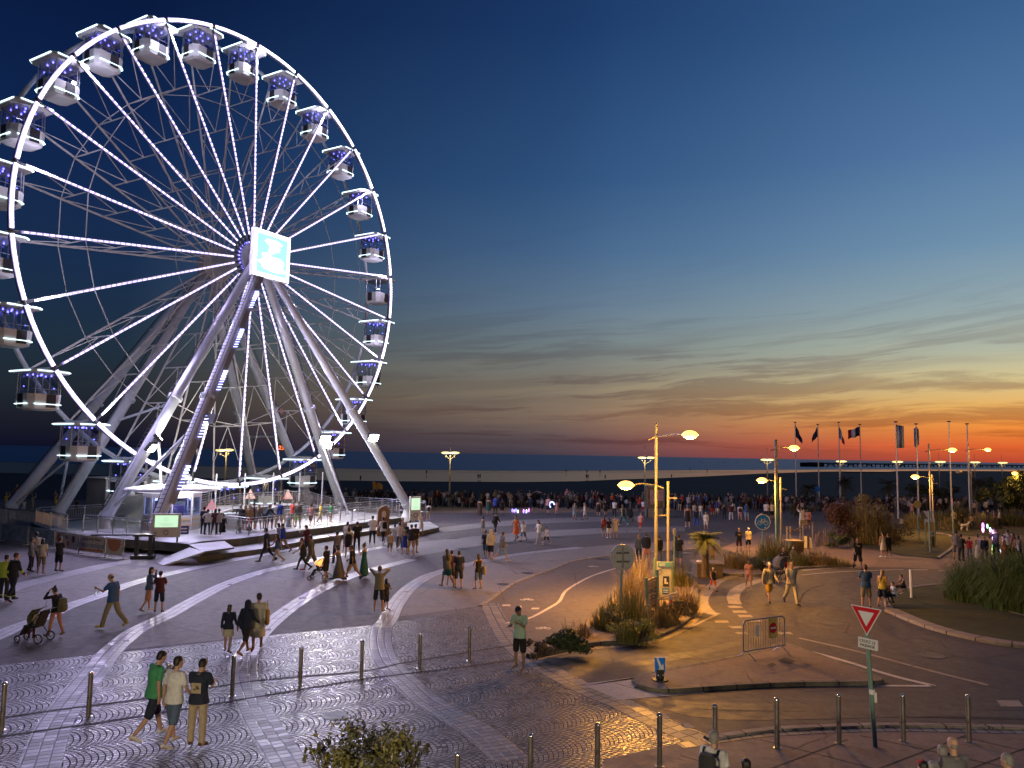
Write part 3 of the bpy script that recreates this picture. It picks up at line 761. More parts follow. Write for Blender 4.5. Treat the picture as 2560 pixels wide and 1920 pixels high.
# gondolas
def oct_(hx, hy, c):
    return [(-hx+c,-hy),(hx-c,-hy),(hx,-hy+c),(hx,hy-c),(hx-c,hy),(-hx+c,hy),(-hx,hy-c),(-hx,-hy+c)]
def gondola(p):
    AX = (WU, WNR, ZV); P = lambda x, y, z: p + WU*x + WNR*y + ZV*z
    def loft(mb, levels, m=0, cap=True):
        idx = []
        for z, hx, hy, c in levels:
            idx.append(len(mb.v)); mb.v += [P(x, y, z) for x, y in oct_(hx, hy, c)]
        for a, b_ in zip(idx, idx[1:]):
            for q in range(8): mb.f.append((a+q, a+(q+1) % 8, b_+(q+1) % 8, b_+q)); mb.m.append(m)
        if cap:
            mb.f.append(tuple(idx[0]+q for q in reversed(range(8)))); mb.f.append(tuple(idx[-1]+q for q in range(8))); mb.m += [m, m]
    mb = MB(); loft(mb, [(-2.72,.72,.72,.25),(-2.62,.98,.92,.3),(-2.1,1.06,.98,.32),(-1.66,1.08,1.0,.32),(-1.66,1.0,.92,.3),(-2.3,.95,.9,.3)])
    root = mb.build("gondola", M_tub, wheel)
    mb = MB(); loft(mb, [(-1.66,1.02,.94,.3),(-.35,1.0,.92,.3)], cap=False); mb.build("window", M_glass, root)
    mb = MB()
    for x, y in oct_(1.03, .95, .3)[::1]: mb.tube(P(x, y, -1.68), P(x*.98, y*.98, -.32), .035, n=5)
    mb.tube(P(-.9,.96,-1.35), P(.9,.96,-1.35), .02, n=4); mb.tube(P(-.9,-.96,-1.35), P(.9,-.96,-1.35), .02, n=4)
    mb.build("window_post", M_galv, root)
    mb = MB(); loft(mb, [(-.36,1.02,.94,.3),(-.3,1.25,1.5,.3),(-.12,1.25,1.5,.3),(-.06,1.0,1.2,.3)]); mb.tube(P(0, 1.5, 0), P(0, -1.5, 0), .09)
    mb.build("roof", M_tub, root)
    mb = MB()
    q = oct_(1.28, 1.53, .3)
    for i in (0, 2, 4, 6, 3, 7): mb.bar(P(*q[i], -.2), P(*q[(i+1) % 8], -.2), .08, .05)
    mb.build("roof_edge_light", M_ledice, root); mb = MB(); q = oct_(1.08, 1.0, .3)
    for i in (0, 2, 4, 6, 3, 7): mb.bar(P(*q[i], -2.32), P(*q[(i+1) % 8], -2.32), .085, .05)
    mb.build("floor_edge_light", M_ledice, root)
    mb = MB()
    for x, y in ((-.55,-.45),(.1,-.5),(.6,-.4),(-.6,.3),(0,.1),(.55,.35),(-.2,.6)): mb.ball(P(x, y, -.42), .06, 6, 4)
    for x in (-.96, .96): mb.ball(P(x, .0, -1.2), .045, 6, 4)
    mb.build("ceiling_light", M_ledblue, root)
    mb = MB(); mb.box(P(.28, .99, -2.1), (.6, .06, .86), ax=AX); mb.build("door", M_dk, root); mb = MB(); mb.box(P(-1.07, -.1, -2.1), (.06, .55, .86), ax=AX); mb.build("door", M_dk, root)
    mb = MB(); mb.box(P(0, -.55, -1.75), (1.7, .35, .12), ax=AX); mb.box(P(0, .5, -1.75), (1.4, .35, .12), ax=AX); mb.tube(P(0,0,-2.2), P(0,0,-1.55), .12); mb.build("seat", M_dk, root)
    return root
mesh_of = None
for k in range(WN):
    p = RIM(k, WR, -1.5)
    if k == 0:
        G0 = gondola(p); gp = p
    else:
        c = copy_tree(G0, wheel); c.location = Vector(c.location) + (p - gp)
        if k == 8:      # one cabin's lights are off
            for ch in kids(c):
                if ch.name.split(".")[0] in ("roof_edge_light", "floor_edge_light", "ceiling_light"): bpy.data.objects.remove(ch)
# light that the strips throw onto the square
for k in range(0, WN, 2):
    for r in (6.5, 12.0, 17.0):
        p = RIM(k, r, .5)
        if p.z < 9: continue
        lamp("strip_throw", p, 1500, (.66,.57,1.0), .12, wheel, "SPOT", WNR*1.0 + ZV*-.15, math.radians(165), .3)
        if r > 15: lamp("strip_glow", RIM(k, r, .7), 330, (.74,.70,1.0), .15, wheel)
lamp("screen_throw", LW(0, SB+.35, WC.z), 4000, (.8,.95,1.0), .8, wheel, "SPOT", WNR + ZV*-.1, math.radians(160), .4)
# ------------------------------------------------------------------ the wheel's platform, booth, rails, screens
DZ = .75
M_plate = mat("chequer_plate", (.36,.36,.355), .45, .25, .3, .8, .3)
M_skirt = mat("platform_skirt", (.10,.10,.075), .7, 0, .3, 2)
M_booth = mat("booth_lilac_white_paint", (.42,.41,.46), .5, 0, .06, 2)
M_wall = mat("cabin_white_cladding", (.55,.56,.55), .55, 0, .1, 1.5)
M_contdark = mat("container_side_grey", (.20,.19,.19), .7, 0, .15, 1)
def slab(name, pts, z, t, parent, m=None):
    mb = MB(); P = [Vector((p.x, p.y, z)) for p in pts]
    n = (P[1]-P[0]).cross(P[2]-P[1]).z
    if n < 0: P = P[::-1]
    mb.v += P + [p - ZV*t for p in P]; k = len(P)
    for tr in tessellate_polygon([P]):
        a, b, c = tr
        if (P[b]-P[a]).cross(P[c]-P[a]).z < 0: a, b, c = a, c, b
        mb.f.append((a, b, c)); mb.m.append(0)
    for i in range(k): mb.f.append((i, i+k, (i+1) % k + k, (i+1) % k)); mb.m.append(1)
    return mb.build(name, [m or M_plate, M_skirt], parent)
plat = thing("ride_platform", "raised white metal deck with railings and ramp under the lit wheel", "platform", LW(0, 4, 0))
L2 = lambda a, b: LW(a, b, 0)
front = [G(560,1333,DZ), G(600,1346,DZ), G(750,1326,DZ), G(950,1301,DZ), G(1008,1293,DZ)]
slab("upper_deck", [L2(-14.6,1.0), G(255,1345,DZ), G(385,1352,DZ), G(470,1360,DZ), G(503,1353,DZ)] + front[1:] + [L2(13.8,-6), L2(-12.5,-6)], DZ, .5, plat)
slab("lower_walkway", [G(495,1392,.3), G(660,1371,.3), G(800,1345,.3), G(945,1324,.3), G(1005,1318,.3), G(985,1300,.3), G(750,1330,.3), G(520,1360,.3)], .3, .3, plat)
slab("ramp_landing", [G(470,1361,.7), G(560,1352,.7), G(585,1368,.7), G(508,1379,.7)], .7, .1, plat)
slab("end_plate", [G(1000,1309,.34), G(1075,1304,.34), G(1098,1318,.34), G(1020,1335,.34)], .34, .3, plat)
mb = MB(); a, b, c, d = G(386,1404,.03), G(408,1413,.03), G(510,1379,.7), G(474,1368,.7)
mb.v = [a, b, c, d] + [v - ZV*.09 for v in (a, b, c, d)]; mb.f = [(0,1,2,3),(4,7,6,5),(0,4,5,1),(1,5,6,2),(2,6,7,3),(3,7,4,0)]; mb.m = [0]*6; mb.build("access_ramp", M_plate, plat)
mb = MB()
for p0, p1, z in ((G(505,1366,.3),G(985,1306,.3),.304),(G(620,1365,.3),G(940,1316,.3),.304)):
    strip_mb(mb, [p0, p1], .06, z)
mb.build("plate_joint", M_seam, plat)
slab("boarding_stage", [L2(-3.2,.9), L2(4.2,.9), L2(4.2,3.6), L2(-3.2,3.6)], 1.75, .25, plat)
mb = MB()
for (a0, a1, z0, z1) in ((-8.6,-3.2,DZ,1.75),(4.2,8.6,1.75,DZ)):
    q = [LW(a0,1.0,z0), LW(a1,1.0,z1), LW(a1,3.5,z1), LW(a0,3.5,z0)]; i = len(mb.v)
    mb.v += q + [v-ZV*.15 for v in q]; mb.f += [tuple(i+k for k in t) for t in ((0,3,2,1),(4,5,6,7),(0,1,5,4),(3,7,6,2))]; mb.m += [0]*4
mb.build("boarding_ramp", M_plate, plat)
def railing(name, pts, m, parent, h=1.1, gap=.13, post=1.6, z=None):
    mb = MB(); pts = [Vector(p) for p in pts]
    for p, q in zip(pts, pts[1:]):
        d = q - p; L = d.length
        mb.tube(p+ZV*h, q+ZV*h, .032, n=6); mb.tube(p+ZV*.14, q+ZV*.14, .022, n=5); mb.tube(p+ZV*(h-.16), q+ZV*(h-.16), .018, n=5)
        n = max(1, round(L/post))
        for i in range(n+1): s = p + d*(i/n); mb.tube(s-ZV*.03, s+ZV*h, .034, n=6)
        n = max(2, round(L/gap))
        for i in range(1, n): s = p + d*(i/n); mb.tube(s+ZV*.14, s+ZV*(h-.16), .011, n=4, cap=False)
    return mb.build(name, m, parent)
GZ = lambda x, y, z=DZ: G(x, y, z)
railing("railing", [GZ(207,1330), GZ(281,1338), GZ(352,1345), GZ(381,1347)], M_galv, plat)
railing("railing", [GZ(561,1330), GZ(622,1339), GZ(750,1323), GZ(880,1307), GZ(998,1292)], M_galv, plat)
railing("railing", [L2(-1.5,6.3)+ZV*DZ, L2(12.5,6.0)+ZV*DZ], M_galv, plat)
railing("railing", [L2(13.5,9.0)+ZV*DZ, L2(13.6,-5.8)+ZV*DZ, L2(6.0,-5.8)+ZV*DZ, L2(-12.2,-5.8)+ZV*DZ], M_galv, plat)
railing("railing", [L2(-14.4,1.5)+ZV*DZ, L2(-12.6,-5.4)+ZV*DZ], M_galv, plat)
railing("railing", [LW(-8.6,3.5,DZ), LW(-3.2,3.5,1.75), LW(4.2,3.5,1.75), LW(8.6,3.5,DZ)], M_galv, plat)
railing("railing", [LW(-8.6,1.05,DZ), LW(-3.2,1.05,1.75)], M_galv, plat)
railing("railing", [LW(4.2,1.05,1.75), LW(8.6,1.05,DZ)], M_galv, plat)
for a in (-7.5, -5.2, -2.6, .2, 3.0, 5.6): mb = MB(); mb.tube(LW(a, 4.0, DZ), LW(a, 4.0, 4.4), .06, n=8); mb.build("canopy_post", M_steel, plat)
# booth
bc = G(428, 1322, DZ); booth = thing("ticket_booth", "white octagonal ticket booth with wide glowing flat roof beside the ramp", "booth", (bc.x, bc.y, DZ))
def oring(c, r, n=8, rot=.39): return [c + Vector((r*math.cos(rot+2*PI*k/n), r*math.sin(rot+2*PI*k/n), 0)) for k in range(n)]
mb = MB(); lo, mi, hi = oring(bc, 1.75), oring(bc, 1.75), oring(bc, 1.75)
H = 2.55
for k in range(8):
    p, q = lo[k], lo[(k+1) % 8]; d = (q-p); nrm = Vector((d.y, -d.x, 0)).normalized()
    mb.bar(p+ZV*0.0, p+ZV*H, .12, .12)
    mid = (p+q)/2
    mb.box(mid+ZV*.5, (d.length-.1, .08, 1.0), rz=math.atan2(d.y, d.x)); mb.box(mid+ZV*(H-.2), (d.length-.1, .08, .4), rz=math.atan2(d.y, d.x))
wl = mb.build("wall", M_booth, booth)
mb = MB()
for k in range(8):
    p, q = lo[k], lo[(k+1) % 8]; d = q-p
    mb.box((p+q)/2+ZV*1.57, (d.length-.12, .03, 1.16), rz=math.atan2(d.y, d.x))
mb.build("window", M_glass, booth)
mb = MB()
for k in range(8):
    p, q = oring(bc, 1.80)[k], oring(bc, 1.80)[(k+1) % 8]; d = q-p
    for z in (.35, .72): mb.box((p+q)/2+ZV*z, (d.length-.3, .05, .11), rz=math.atan2(d.y, d.x))
mb.build("wooden_trim", mat("pale_wood_trim", (.5,.36,.2), .6), booth)
mb = MB(); P = [(2.6,H),(3.05,H+.12),(3.0,H+.22),(1.6,H+.42),(.2,H+.5)]
mb.loft([(Vector((bc.x,bc.y,DZ+z)), Vector((1,0,0)), Vector((0,1,0)), r, r) for r, z in P], 24); mb.build("roof", mat("booth_roof_white", (.66,.66,.66), .45, var=.05), booth)
mb = MB()
for x, y, s in ((.4,.2,.5),(-.5,-.1,.4),(.9,-.5,.35)): mb.box(bc+Vector((x,y,H+.55)), (s, s*.8, s*.9), rz=.4)
mb.tube(bc+Vector((-.2,.6,H+.3)), bc+Vector((-.2,.6,H+1.5)), .04); mb.build("rooftop_equipment", mat("equipment_pale", (.5,.5,.52), .5), booth)
mb = MB(); mb.loft([(Vector((bc.x,bc.y,DZ+H-.01)), Vector((1,0,0)), Vector((0,1,0)), 2.3, 2.3), (Vector((bc.x,bc.y,DZ+H-.05)), Vector((1,0,0)), Vector((0,1,0)), 2.3, 2.3)], 24); mb.build("soffit_light", glow("soffit_white", (.85,.8,1), 1.3), booth)
mb = MB(); mb.box(bc+Vector((-.2,.2,1.1)), (1.6,.6,.9), rz=.5); mb.ball(bc+Vector((.4,-.5,1.25)), .22); mb.box(bc+Vector((.5,.4,1.3)), (.5,.2,.5)); mb.build("counter", mat("counter_dark_blue", (.08,.07,.2), .5), booth)
lamp("booth_interior_light", bc+ZV*2.0, 110, (.6,.55,1.0), .3, booth)
lamp("canopy_light", bc+ZV*(H-.2)+Vector((1.6,-1.9,0)), 160, (.9,.86,1.0), .3, booth)
# blue notice on the booth
mb = MB(); mb.box(AT(457, 1325, 46.4), (.66,.03,.5), rz=.25); n_ = mb.build("notice_board", mat("notice_blue", (.02,.02,.16), .5), booth)
mb = MB()
for z in (-.1,.08): mb.box(AT(457, 1325, 46.38)+ZV*z, (.46,.02,.07), rz=.25)
mb.build("lettering", mat("notice_white", (.6,.6,.65), .6), booth)
# service cabin behind
cabin = thing("service_cabin", "pale grey service container standing behind the wheel's near legs", "container", LW(-2.5, -9.9, 0))
mb = MB(); A3 = (WU, WNR, ZV)
mb.box(LW(-2.5,-9.9,2.2), (6.2,2.5,2.9), ax=A3); b_ = mb.build("cabin_shell", M_contdark, cabin)
mb = MB(); mb.box(LW(-2.5,-8.62,2.2), (6.1,.05,2.8), ax=A3)
for i in range(5): mb.bar(LW(-5.2+i*1.35,-8.58,.85), LW(-5.2+i*1.35,-8.58,3.55), .07, .04, up=WNR)
mb.box(LW(-3.4,-8.57,2.7), (1.9,.04,1.0), ax=A3); mb.build("front_cladding", M_wall, cabin)
mb = MB(); mb.box(LW(-2.5,-9.9,3.7), (6.4,2.7,.1), ax=A3); mb.build("roof", M_wall, cabin)
wallp = thing("cladding_screen", "white panelled screen wall beside the ticket booth under the near leg", "screen wall", LW(-9.5, 2, DZ))
mb = MB(); p, q = G(283,1292,DZ), G(372,1298,DZ); d = q-p
mb.bar(p+ZV*1.2, q+ZV*1.2, .08, 2.4, up=ZV); wb = mb.build("panel", M_wall, wallp)
mb = MB()
for i in range(4): s = p+d*(i/3); mb.tube(s, s+ZV*2.5, .05)
mb.bar(p+ZV*2.42, q+ZV*2.42, .12, .08, up=ZV); mb.build("panel_frame", M_steel2, wallp)
# info screens
M_scr = glow("info_screen_green_white", (.55,.95,.62), .95)
M_scrd = glow("info_screen_motif", (.42,.72,.50), .75)
def info_screen(px, py, y0, y1, wpx, rz, label, depth_w=.16):
    g = G(px, py); zt = ZAT(g, px, y0); zb = ZAT(g, px, y1); D = math.hypot(g.x, g.y); w_ = wpx*D/FPX
    t = thing("info_screen", label, "screen", (g.x, g.y, 0), rz, "lit information screens beside the ride")
    X = Vector((1,0,0)); o = Vector((g.x, g.y, 0)); h = zt - zb
    mb = MB(); mb.box(o+ZV*((zt+zb)/2), (w_, depth_w, h)); mb.build("casing", mat("screen_casing_white", (.52,.50,.48), .5, var=.05), t)
    mb = MB(); mb.box(o+ZV*(zb+h*.68)+Vector((0,-depth_w/2-.008,0)), (w_*.8, .012, h*.5)); sc_ = mb.build("display", M_scr, t)
    mb = MB(); c = o+ZV*(zb+h*.76)+Vector((0,-depth_w/2-.018,0))
    for k in range(16):
        a = 2*PI*k/16; b_ = 2*PI*(k+1)/16; r0, r1 = h*.055, h*.085
        mb.quad(c+Vector((r0*math.cos(a),0,r0*math.sin(a))), c+Vector((r1*math.cos(a),0,r1*math.sin(a))), c+Vector((r1*math.cos(b_),0,r1*math.sin(b_))), c+Vector((r0*math.cos(b_),0,r0*math.sin(b_))))
    for zz, ww in ((.60,.42),(.54,.6),(.49,.3)): mb.box(o+ZV*(zb+h*zz)+Vector((0,-depth_w/2-.018,0)), (w_*ww, .006, h*.03))
    mb.build("display_motif", M_scrd, sc_)
    mb = MB(); c = o+ZV*(zb+h*.2)+Vector((0,-depth_w/2-.01,0))
    for k in range(16):
        a = 2*PI*k/16; b_ = 2*PI*(k+1)/16; r0, r1 = h*.07, h*.11
        mb.quad(c+Vector((r0*math.cos(a),0,r0*math.sin(a))), c+Vector((r1*math.cos(a),0,r1*math.sin(a))), c+Vector((r1*math.cos(b_),0,r1*math.sin(b_))), c+Vector((r0*math.cos(b_),0,r0*math.sin(b_))))
    mb.box(c+Vector((-w_*.36,0,0)), (.07,.02,.09)); mb.build("emblem", mat("emblem_grey", (.2,.19,.18), .6), t)
    mb = MB()
    for s_ in (-1, 1): mb.box(o+Vector((s_*w_*.4,0,zb/2)), (.09,.12,zb)); mb.box(o+Vector((s_*w_*.4,0,.03)), (.2,.7,.06))
    mb.build("stand", M_blacksteel, t)
    return t
info_screen(412, 1388, 1284, 1343, 60, .28, "lit information screen with round emblem on black legs by the ramp foot")
info_screen(1037, 1306, 1241, 1300, 30, .62, "tall narrow lit information screen at the far end of the platform")
# brown arched board with a pale oval
g = G(958, 1340); t = thing("arched_board", "tall brown arched board with pale oval standing beside the deck", "sign board", (g.x, g.y, 0), .5)
hh = ZAT(g, 958, 1265); mb = MB(); w_ = .46
pts = [Vector((g.x-w_, g.y, 0)), Vector((g.x+w_, g.y, 0))] + [Vector((g.x+w_*math.cos(PI*k/12), g.y, hh-w_+w_*math.sin(PI*k/12))) for k in range(13)]
mb.prism(pts, (0,.1,0)); mb.build("board", mat("arched_board_brown", (.22,.13,.09), .6, var=.35, scale=12), t)
mb = MB(); mb.prism([Vector((g.x+.17*math.cos(2*PI*k/18), g.y-.02, hh-.62+.27*math.sin(2*PI*k/18))) for k in range(18)], (0,.018,0)); mb.build("oval_panel", mat("oval_panel_white", (.6,.6,.58), .5), t)
# warning triangles on the boarding rails
M_sred = mat("sign_red", (.62,.012,.02), .45, var=.06); M_swhite = mat("sign_white", (.80,.80,.80), .45, var=.05); M_sblue = mat("sign_blue", (.015,.22,.85), .45, var=.06)
M_sback = mat("sign_back_grey", (.55,.55,.55), .5, .3, .12)
for (px, py, yy), where in zip(((529, 1264, 55.5), (626, 1237, 60.2), (720, 1238, 62.5)), ("on the rail by the waiting visitors", "high on the boarding ramp rail", "at the end of the boarding stage")):
    c = AT(px, py, yy); s = .42
    t = thing("warning_sign", "small red warning triangle " + where, "sign", c, .5, "red warning triangles on the platform")
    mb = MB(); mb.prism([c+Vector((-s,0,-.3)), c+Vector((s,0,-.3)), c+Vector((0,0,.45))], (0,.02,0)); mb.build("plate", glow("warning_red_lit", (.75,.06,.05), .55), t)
    mb = MB(); mb.prism([c+Vector((-s*.4,-.012,-.18)), c+Vector((s*.4,-.012,-.18)), c+Vector((0,-.012,.14))], (0,.01,0)); mb.build("symbol", M_swhite, t)
    mb = MB(); mb.tube(c+Vector((0,.05,.3)), c+Vector((0,.05,-1.2)), .025); mb.build("post", M_galv, t)
# banner barriers in front of the platform
M_btxt = mat("banner_lettering_blue", (.10,.17,.24), .7)
def text_obj(name, body, size, loc, rz, m, parent=None, ext=.004, align="CENTER", tilt=PI/2):
    cu = bpy.data.curves.new(name, "FONT"); cu.body = body; cu.size = size; cu.extrude = ext; cu.align_x = align; cu.align_y = "CENTER"
    cu.materials.append(m); tmp = bpy.data.objects.new("tmp", cu)
    me = bpy.data.meshes.new_from_object(tmp); bpy.data.objects.remove(tmp); me.name = name
    o = bpy.data.objects.new(name, me); col.objects.link(o)
    o.rotation_euler = (tilt, 0, rz); o.location = Vector(loc) - (ORIGIN.get(parent.name, Vector()) if parent else Vector()); o.parent = parent
    return o
def banner(p, q, cbg, label, art):
    p, q = Vector(p), Vector(q); d = q-p; L = d.length; rz = math.atan2(d.y, d.x); mid = (p+q)/2; X = d/L; N = Vector((X.y, -X.x, 0))
    t = thing("banner_barrier", label, "barrier", (mid.x, mid.y, 0), 0, "banner barriers along the front of the platform")
    mb = MB()
    for s in (0, 1): e = p.lerp(q, s); mb.tube(e, e+ZV*1.15, .025); mb.bar(e-N*.3+ZV*.02, e+N*.3+ZV*.02, .05, .03)
    mb.tube(p+ZV*1.12, q+ZV*1.12, .02); mb.tube(p+ZV*.2, q+ZV*.2, .02); mb.build("barrier_frame", M_galv, t)
    mb = MB(); mb.bar(p+X*.08+ZV*.66+N*.03, q-X*.08+ZV*.66+N*.03, .012, .88, up=ZV); mb.build("banner_sheet", cbg, t)
    if art == "text":
        text_obj("lettering", "La Grande Roue", .26, mid+ZV*.93+N*.045, rz, mat("banner_lettering_brown", (.2,.1,.07), .7), t)
        text_obj("lettering", "Panoramique", .44, mid+ZV*.6+N*.045, rz, M_btxt, t)
        mb = MB(); mb.bar(p+X*.1+ZV*.31+N*.042, q-X*.1+ZV*.31+N*.042, .01, .1, up=ZV); mb.build("stripe", mat("banner_orange", (.65,.2,.06), .7), t)
    elif art == "basket":
        c = mid+ZV*.72+N*.042; mb = MB(); w2 = L*.34
        mb.prism([c+X*(-w2)+ZV*.34, c+X*w2+ZV*.34] + [c+X*(w2*math.cos(a))+ZV*(.1-.42*math.sin(a)) for a in [PI*k/10 for k in range(11)]], N*.004); mb.build("printed_motif", mat("banner_orange", (.65,.2,.06), .7), t)
        mb = MB()
        for i in range(-2, 3): mb.box(c+X*(i*w2*.38)+N*.006, (.02,.006,.5), rz=rz); mb.box(c+ZV*(i*.12+.03)+N*.006, (w2*1.6,.006,.015), rz=rz)
        mb.build("printed_grid", mat("banner_cream", (.42,.35,.26), .7), t)
    elif art == "dots":
        mb = MB()
        for i, (x, z, r) in enumerate(((-.3,.75,.26),(.02,.85,.12),(.1,.5,.16),(.3,.78,.2),(-.05,.4,.1))):
            c = mid+X*(x*L)+ZV*z+N*.04; mb.prism([c+X*(r*math.cos(a))+ZV*(r*math.sin(a)) for a in [2*PI*k/14 for k in range(14)]], N*.004, i % 2)
        mb.build("printed_motif", [mat("banner_orange", (.65,.2,.06), .7), mat("banner_lettering_brown", (.2,.1,.07), .7)], t)
    return t
M_ban = mat("banner_sheet_cream", (.68,.58,.46), .7); M_bang = mat("banner_slate", (.24,.29,.34), .7, var=.4, scale=2)
banner(G(262,1394), G(308,1399), M_ban, "banner barrier with orange basket motif next to the ramp", "basket")
banner(G(196,1385), G(261,1393), M_ban, "banner barrier with lettering beside the orange basket banner", "text")
banner(G(135,1374), G(195,1384), M_ban, "banner barrier printed with orange discs beside the lettered banner", "dots")
banner(G(70,1363), G(134,1373), M_bang, "dark slate banner barrier behind the three standing people", "none")
banner(G(0,1352), G(69,1362), M_bang, "dark slate banner barrier nearest the two firefighters", "none")
t = thing("slat_fence", "long pale vertical slat fence behind the banners at the wheel's near feet", "fence", G(60, 1330))
mb = MB(); fp = [G(-60,1316), G(20,1322), G(90,1330), G(140,1331)]
for p, q in zip(fp, fp[1:]):
    d = q-p; n = int(d.length/.16)
    for i in range(n): s = p+d*(i/n); mb.bar(s+ZV*.1, s+ZV*1.45, .10, .02, up=Vector((d.y,-d.x,0)))
mb.build("slat", mat("fence_slat_pale", (.40,.38,.38), .6, var=.15), t)
mb = MB()
for p, q in zip(fp, fp[1:]): mb.bar(p+ZV*1.47, q+ZV*1.47, .06, .06); mb.bar(p, p+ZV*1.5, .08, .08)
mb.build("fence_rail", M_contdark, t)
g = G(357, 1397); t = thing("equipment_frame", "black steel frame with two posts by the ramp foot", "equipment", (g.x, g.y, 0), .2)
mb = MB(); o = Vector((g.x, g.y, 0))
for s_ in (-.36, .36): mb.box(o+Vector((s_,0,.65)), (.2,.25,1.2))
mb.box(o+Vector((0,0,.1)), (1.15,.7,.2)); mb.build("post", M_blacksteel, t)
mb = MB(); mb.box(o+Vector((0,0,1.3)), (1.1,.4,.12)); mb.bar(o+Vector((-.4,.2,1.3)), G(250,1335,1.2), .1, .08); mb.build("cross_beam", M_blacksteel, t)
p = G(570,1322,DZ); t = thing("white_counter", "white glowing counter beside the waiting visitors on the deck", "counter", (p.x, p.y, DZ), .4)
mb = MB(); mb.box(p+ZV*.5, (2.0,.6,1.0)); mb.build("counter_body", mat("counter_white", (.6,.6,.62), .5), t); mb = MB(); mb.box(p+ZV*1.03, (2.15,.72,.06)); mb.build("counter_top", M_steel, t)
# ------------------------------------------------------------------ street lamps
SOD = (1.0, .43, .06)
M_sod = glow("sodium_globe", (1.0,.46,.07), 4.2)
M_sodoff = mat("lamp_globe_unlit", (.5,.45,.35), .3)
M_polegreen = mat("pole_sea_green_paint", (.16,.27,.22), .45, .1, .12, 3)
M_polegrey = mat("pole_grey_paint", (.17,.17,.165), .42, .3, .1, 2)
M_poleyel = mat("pole_pale_paint", (.25,.23,.20), .45, .1, .1, 2)
def street_lamp(base, top_px, heads, label, energy, companion=None, two_tone=False, near=0.0):
    g = G(*base); zt = ZAT(g, *top_px); t = thing("street_lamp", label, "street lamp", g, 0, "sodium street lamps along the road")
    mb = MB()
    if two_tone:
        mb.bar(g, g+ZV*zt*.62, .16, .22); mb.build("pole", M_polegreen, t); mb = MB(); mb.bar(g+ZV*zt*.62, g+ZV*zt, .15, .2); mb.build("upper_pole", M_poleyel, t)
    else:
        mb.tube(g, g+ZV*zt*.5, .085, n=10); mb.tube(g+ZV*zt*.5, g+ZV*zt, .07, n=10); mb.lathe((g.x, g.y, 0), [(.16,0),(.16,.3),(.1,.4)], 12); mb.build("pole", M_polegrey, t)
    if companion:
        px, py, y1 = companion; c = G(px, py); c = Vector((g.x + (c.x-g.x), g.y+.25, 0)); z1 = ZAT(c, px, y1); mb = MB(); mb.tube(c, c+ZV*z1, .06, n=10); mb.tube(g+ZV*z1*.7, c+ZV*z1*.7, .03); mb.bar(c+ZV*(z1-.75)+Vector((.02,0,0)), c+ZV*(z1-.75)+Vector((.42,0,0)), .07, .05); mb.build("companion_pole", M_poleyel, t)
    for hx, hy, lit in heads:
        p = AT(hx, hy, g.y-near); side = 1 if p.x > g.x else -1; r = .30
        a0 = g+ZV*(p.z-.12)+Vector((-side*.35,0,-.08)); mb = MB()
        mb.path([a0, g+ZV*(p.z-.02), g.lerp(p, .5)*1.0+Vector((0,0,p.z*.5+.07 if False else 0))+ZV*0, p] if False else [a0, Vector((g.x,g.y,p.z-.06)), Vector(((g.x+p.x)/2,(g.y+p.y)/2,p.z+.05)), p-Vector((side*r*.8,0,0))], .032, 6)
        mb.build("bracket_arm", M_polegrey, t)
        mb = MB(); mb.ball(p, (r*1.1, r*.9, r*.62), 14, 8); mb.lathe((p.x,p.y,p.z), [(r*1.2,-.025),(r*1.2,.025)], 16); gb = mb.build("lamp_globe", M_sod if lit else M_sodoff, t, True)
        if lit:
            lamp("sodium_light", p+ZV*-.28, energy, SOD, .25, t)
    return t
street_lamp((1640,1492), (1625,1058), ((1725,1087,1),(1565,1213,1)), "tall street lamp with two lit globes rising from the grassy island behind the information board", 2700, (1668,1488,1203), near=2.2)
street_lamp((1943,1386), (1937,1099), ((1985,1120,1),(1905,1201,1)), "thick two-tone street lamp beside the blue bicycle sign", 1500, (1951,1384,1194), True)
street_lamp((2329,1338), (2322,1109), ((2381,1125,1),(2288,1192,1)), "street lamp with two lit globes behind the round yellow-backed sign", 1300, (2338,1338,1186))
street_lamp((2427,1300), (2421,1111), ((2469,1124,1),(2397,1180,0)), "street lamp whose lower globe is unlit among the bare flagpoles", 1300, (2434,1300,1172))
street_lamp((2576,1290), (2570,1110), ((2537,1183,1),(2620,1125,1)), "street lamp reaching into view with one low lit globe at the frame edge", 600)
def unseen_lamp(x, y, h, label, energy):  # unseen lamps added behind the viewpoint to light people and signs from there
    t = thing("street_lamp", label, "street lamp", (x, y, 0), 0, "sodium street lamps along the road"); g = Vector((x, y, 0))
    mb = MB(); mb.tube(g, g+ZV*h, .085, .06, n=10); mb.build("pole", M_polegrey, t); p = g+ZV*(h-.1)+Vector((-1.4,.6,0))
    mb = MB(); mb.path([g+ZV*(h-.3), g+ZV*(h-.05)+Vector((-.5,.2,0)), p], .032, 6); mb.build("bracket_arm", M_polegrey, t)
    mb = MB(); mb.ball(p, (.32,.3,.19), 14, 8); mb.build("lamp_globe", M_sod, t, True); lamp("sodium_light", p-ZV*.3, energy, (1.0,.80,.50), .25, t)
unseen_lamp(9.0, -1.5, 4.3, "short street lamp added unseen behind the viewpoint over the near sidewalk", 3000)
unseen_lamp(-6.0, -1.5, 4.3, "short street lamp added unseen behind the viewpoint over the near setts", 6000)
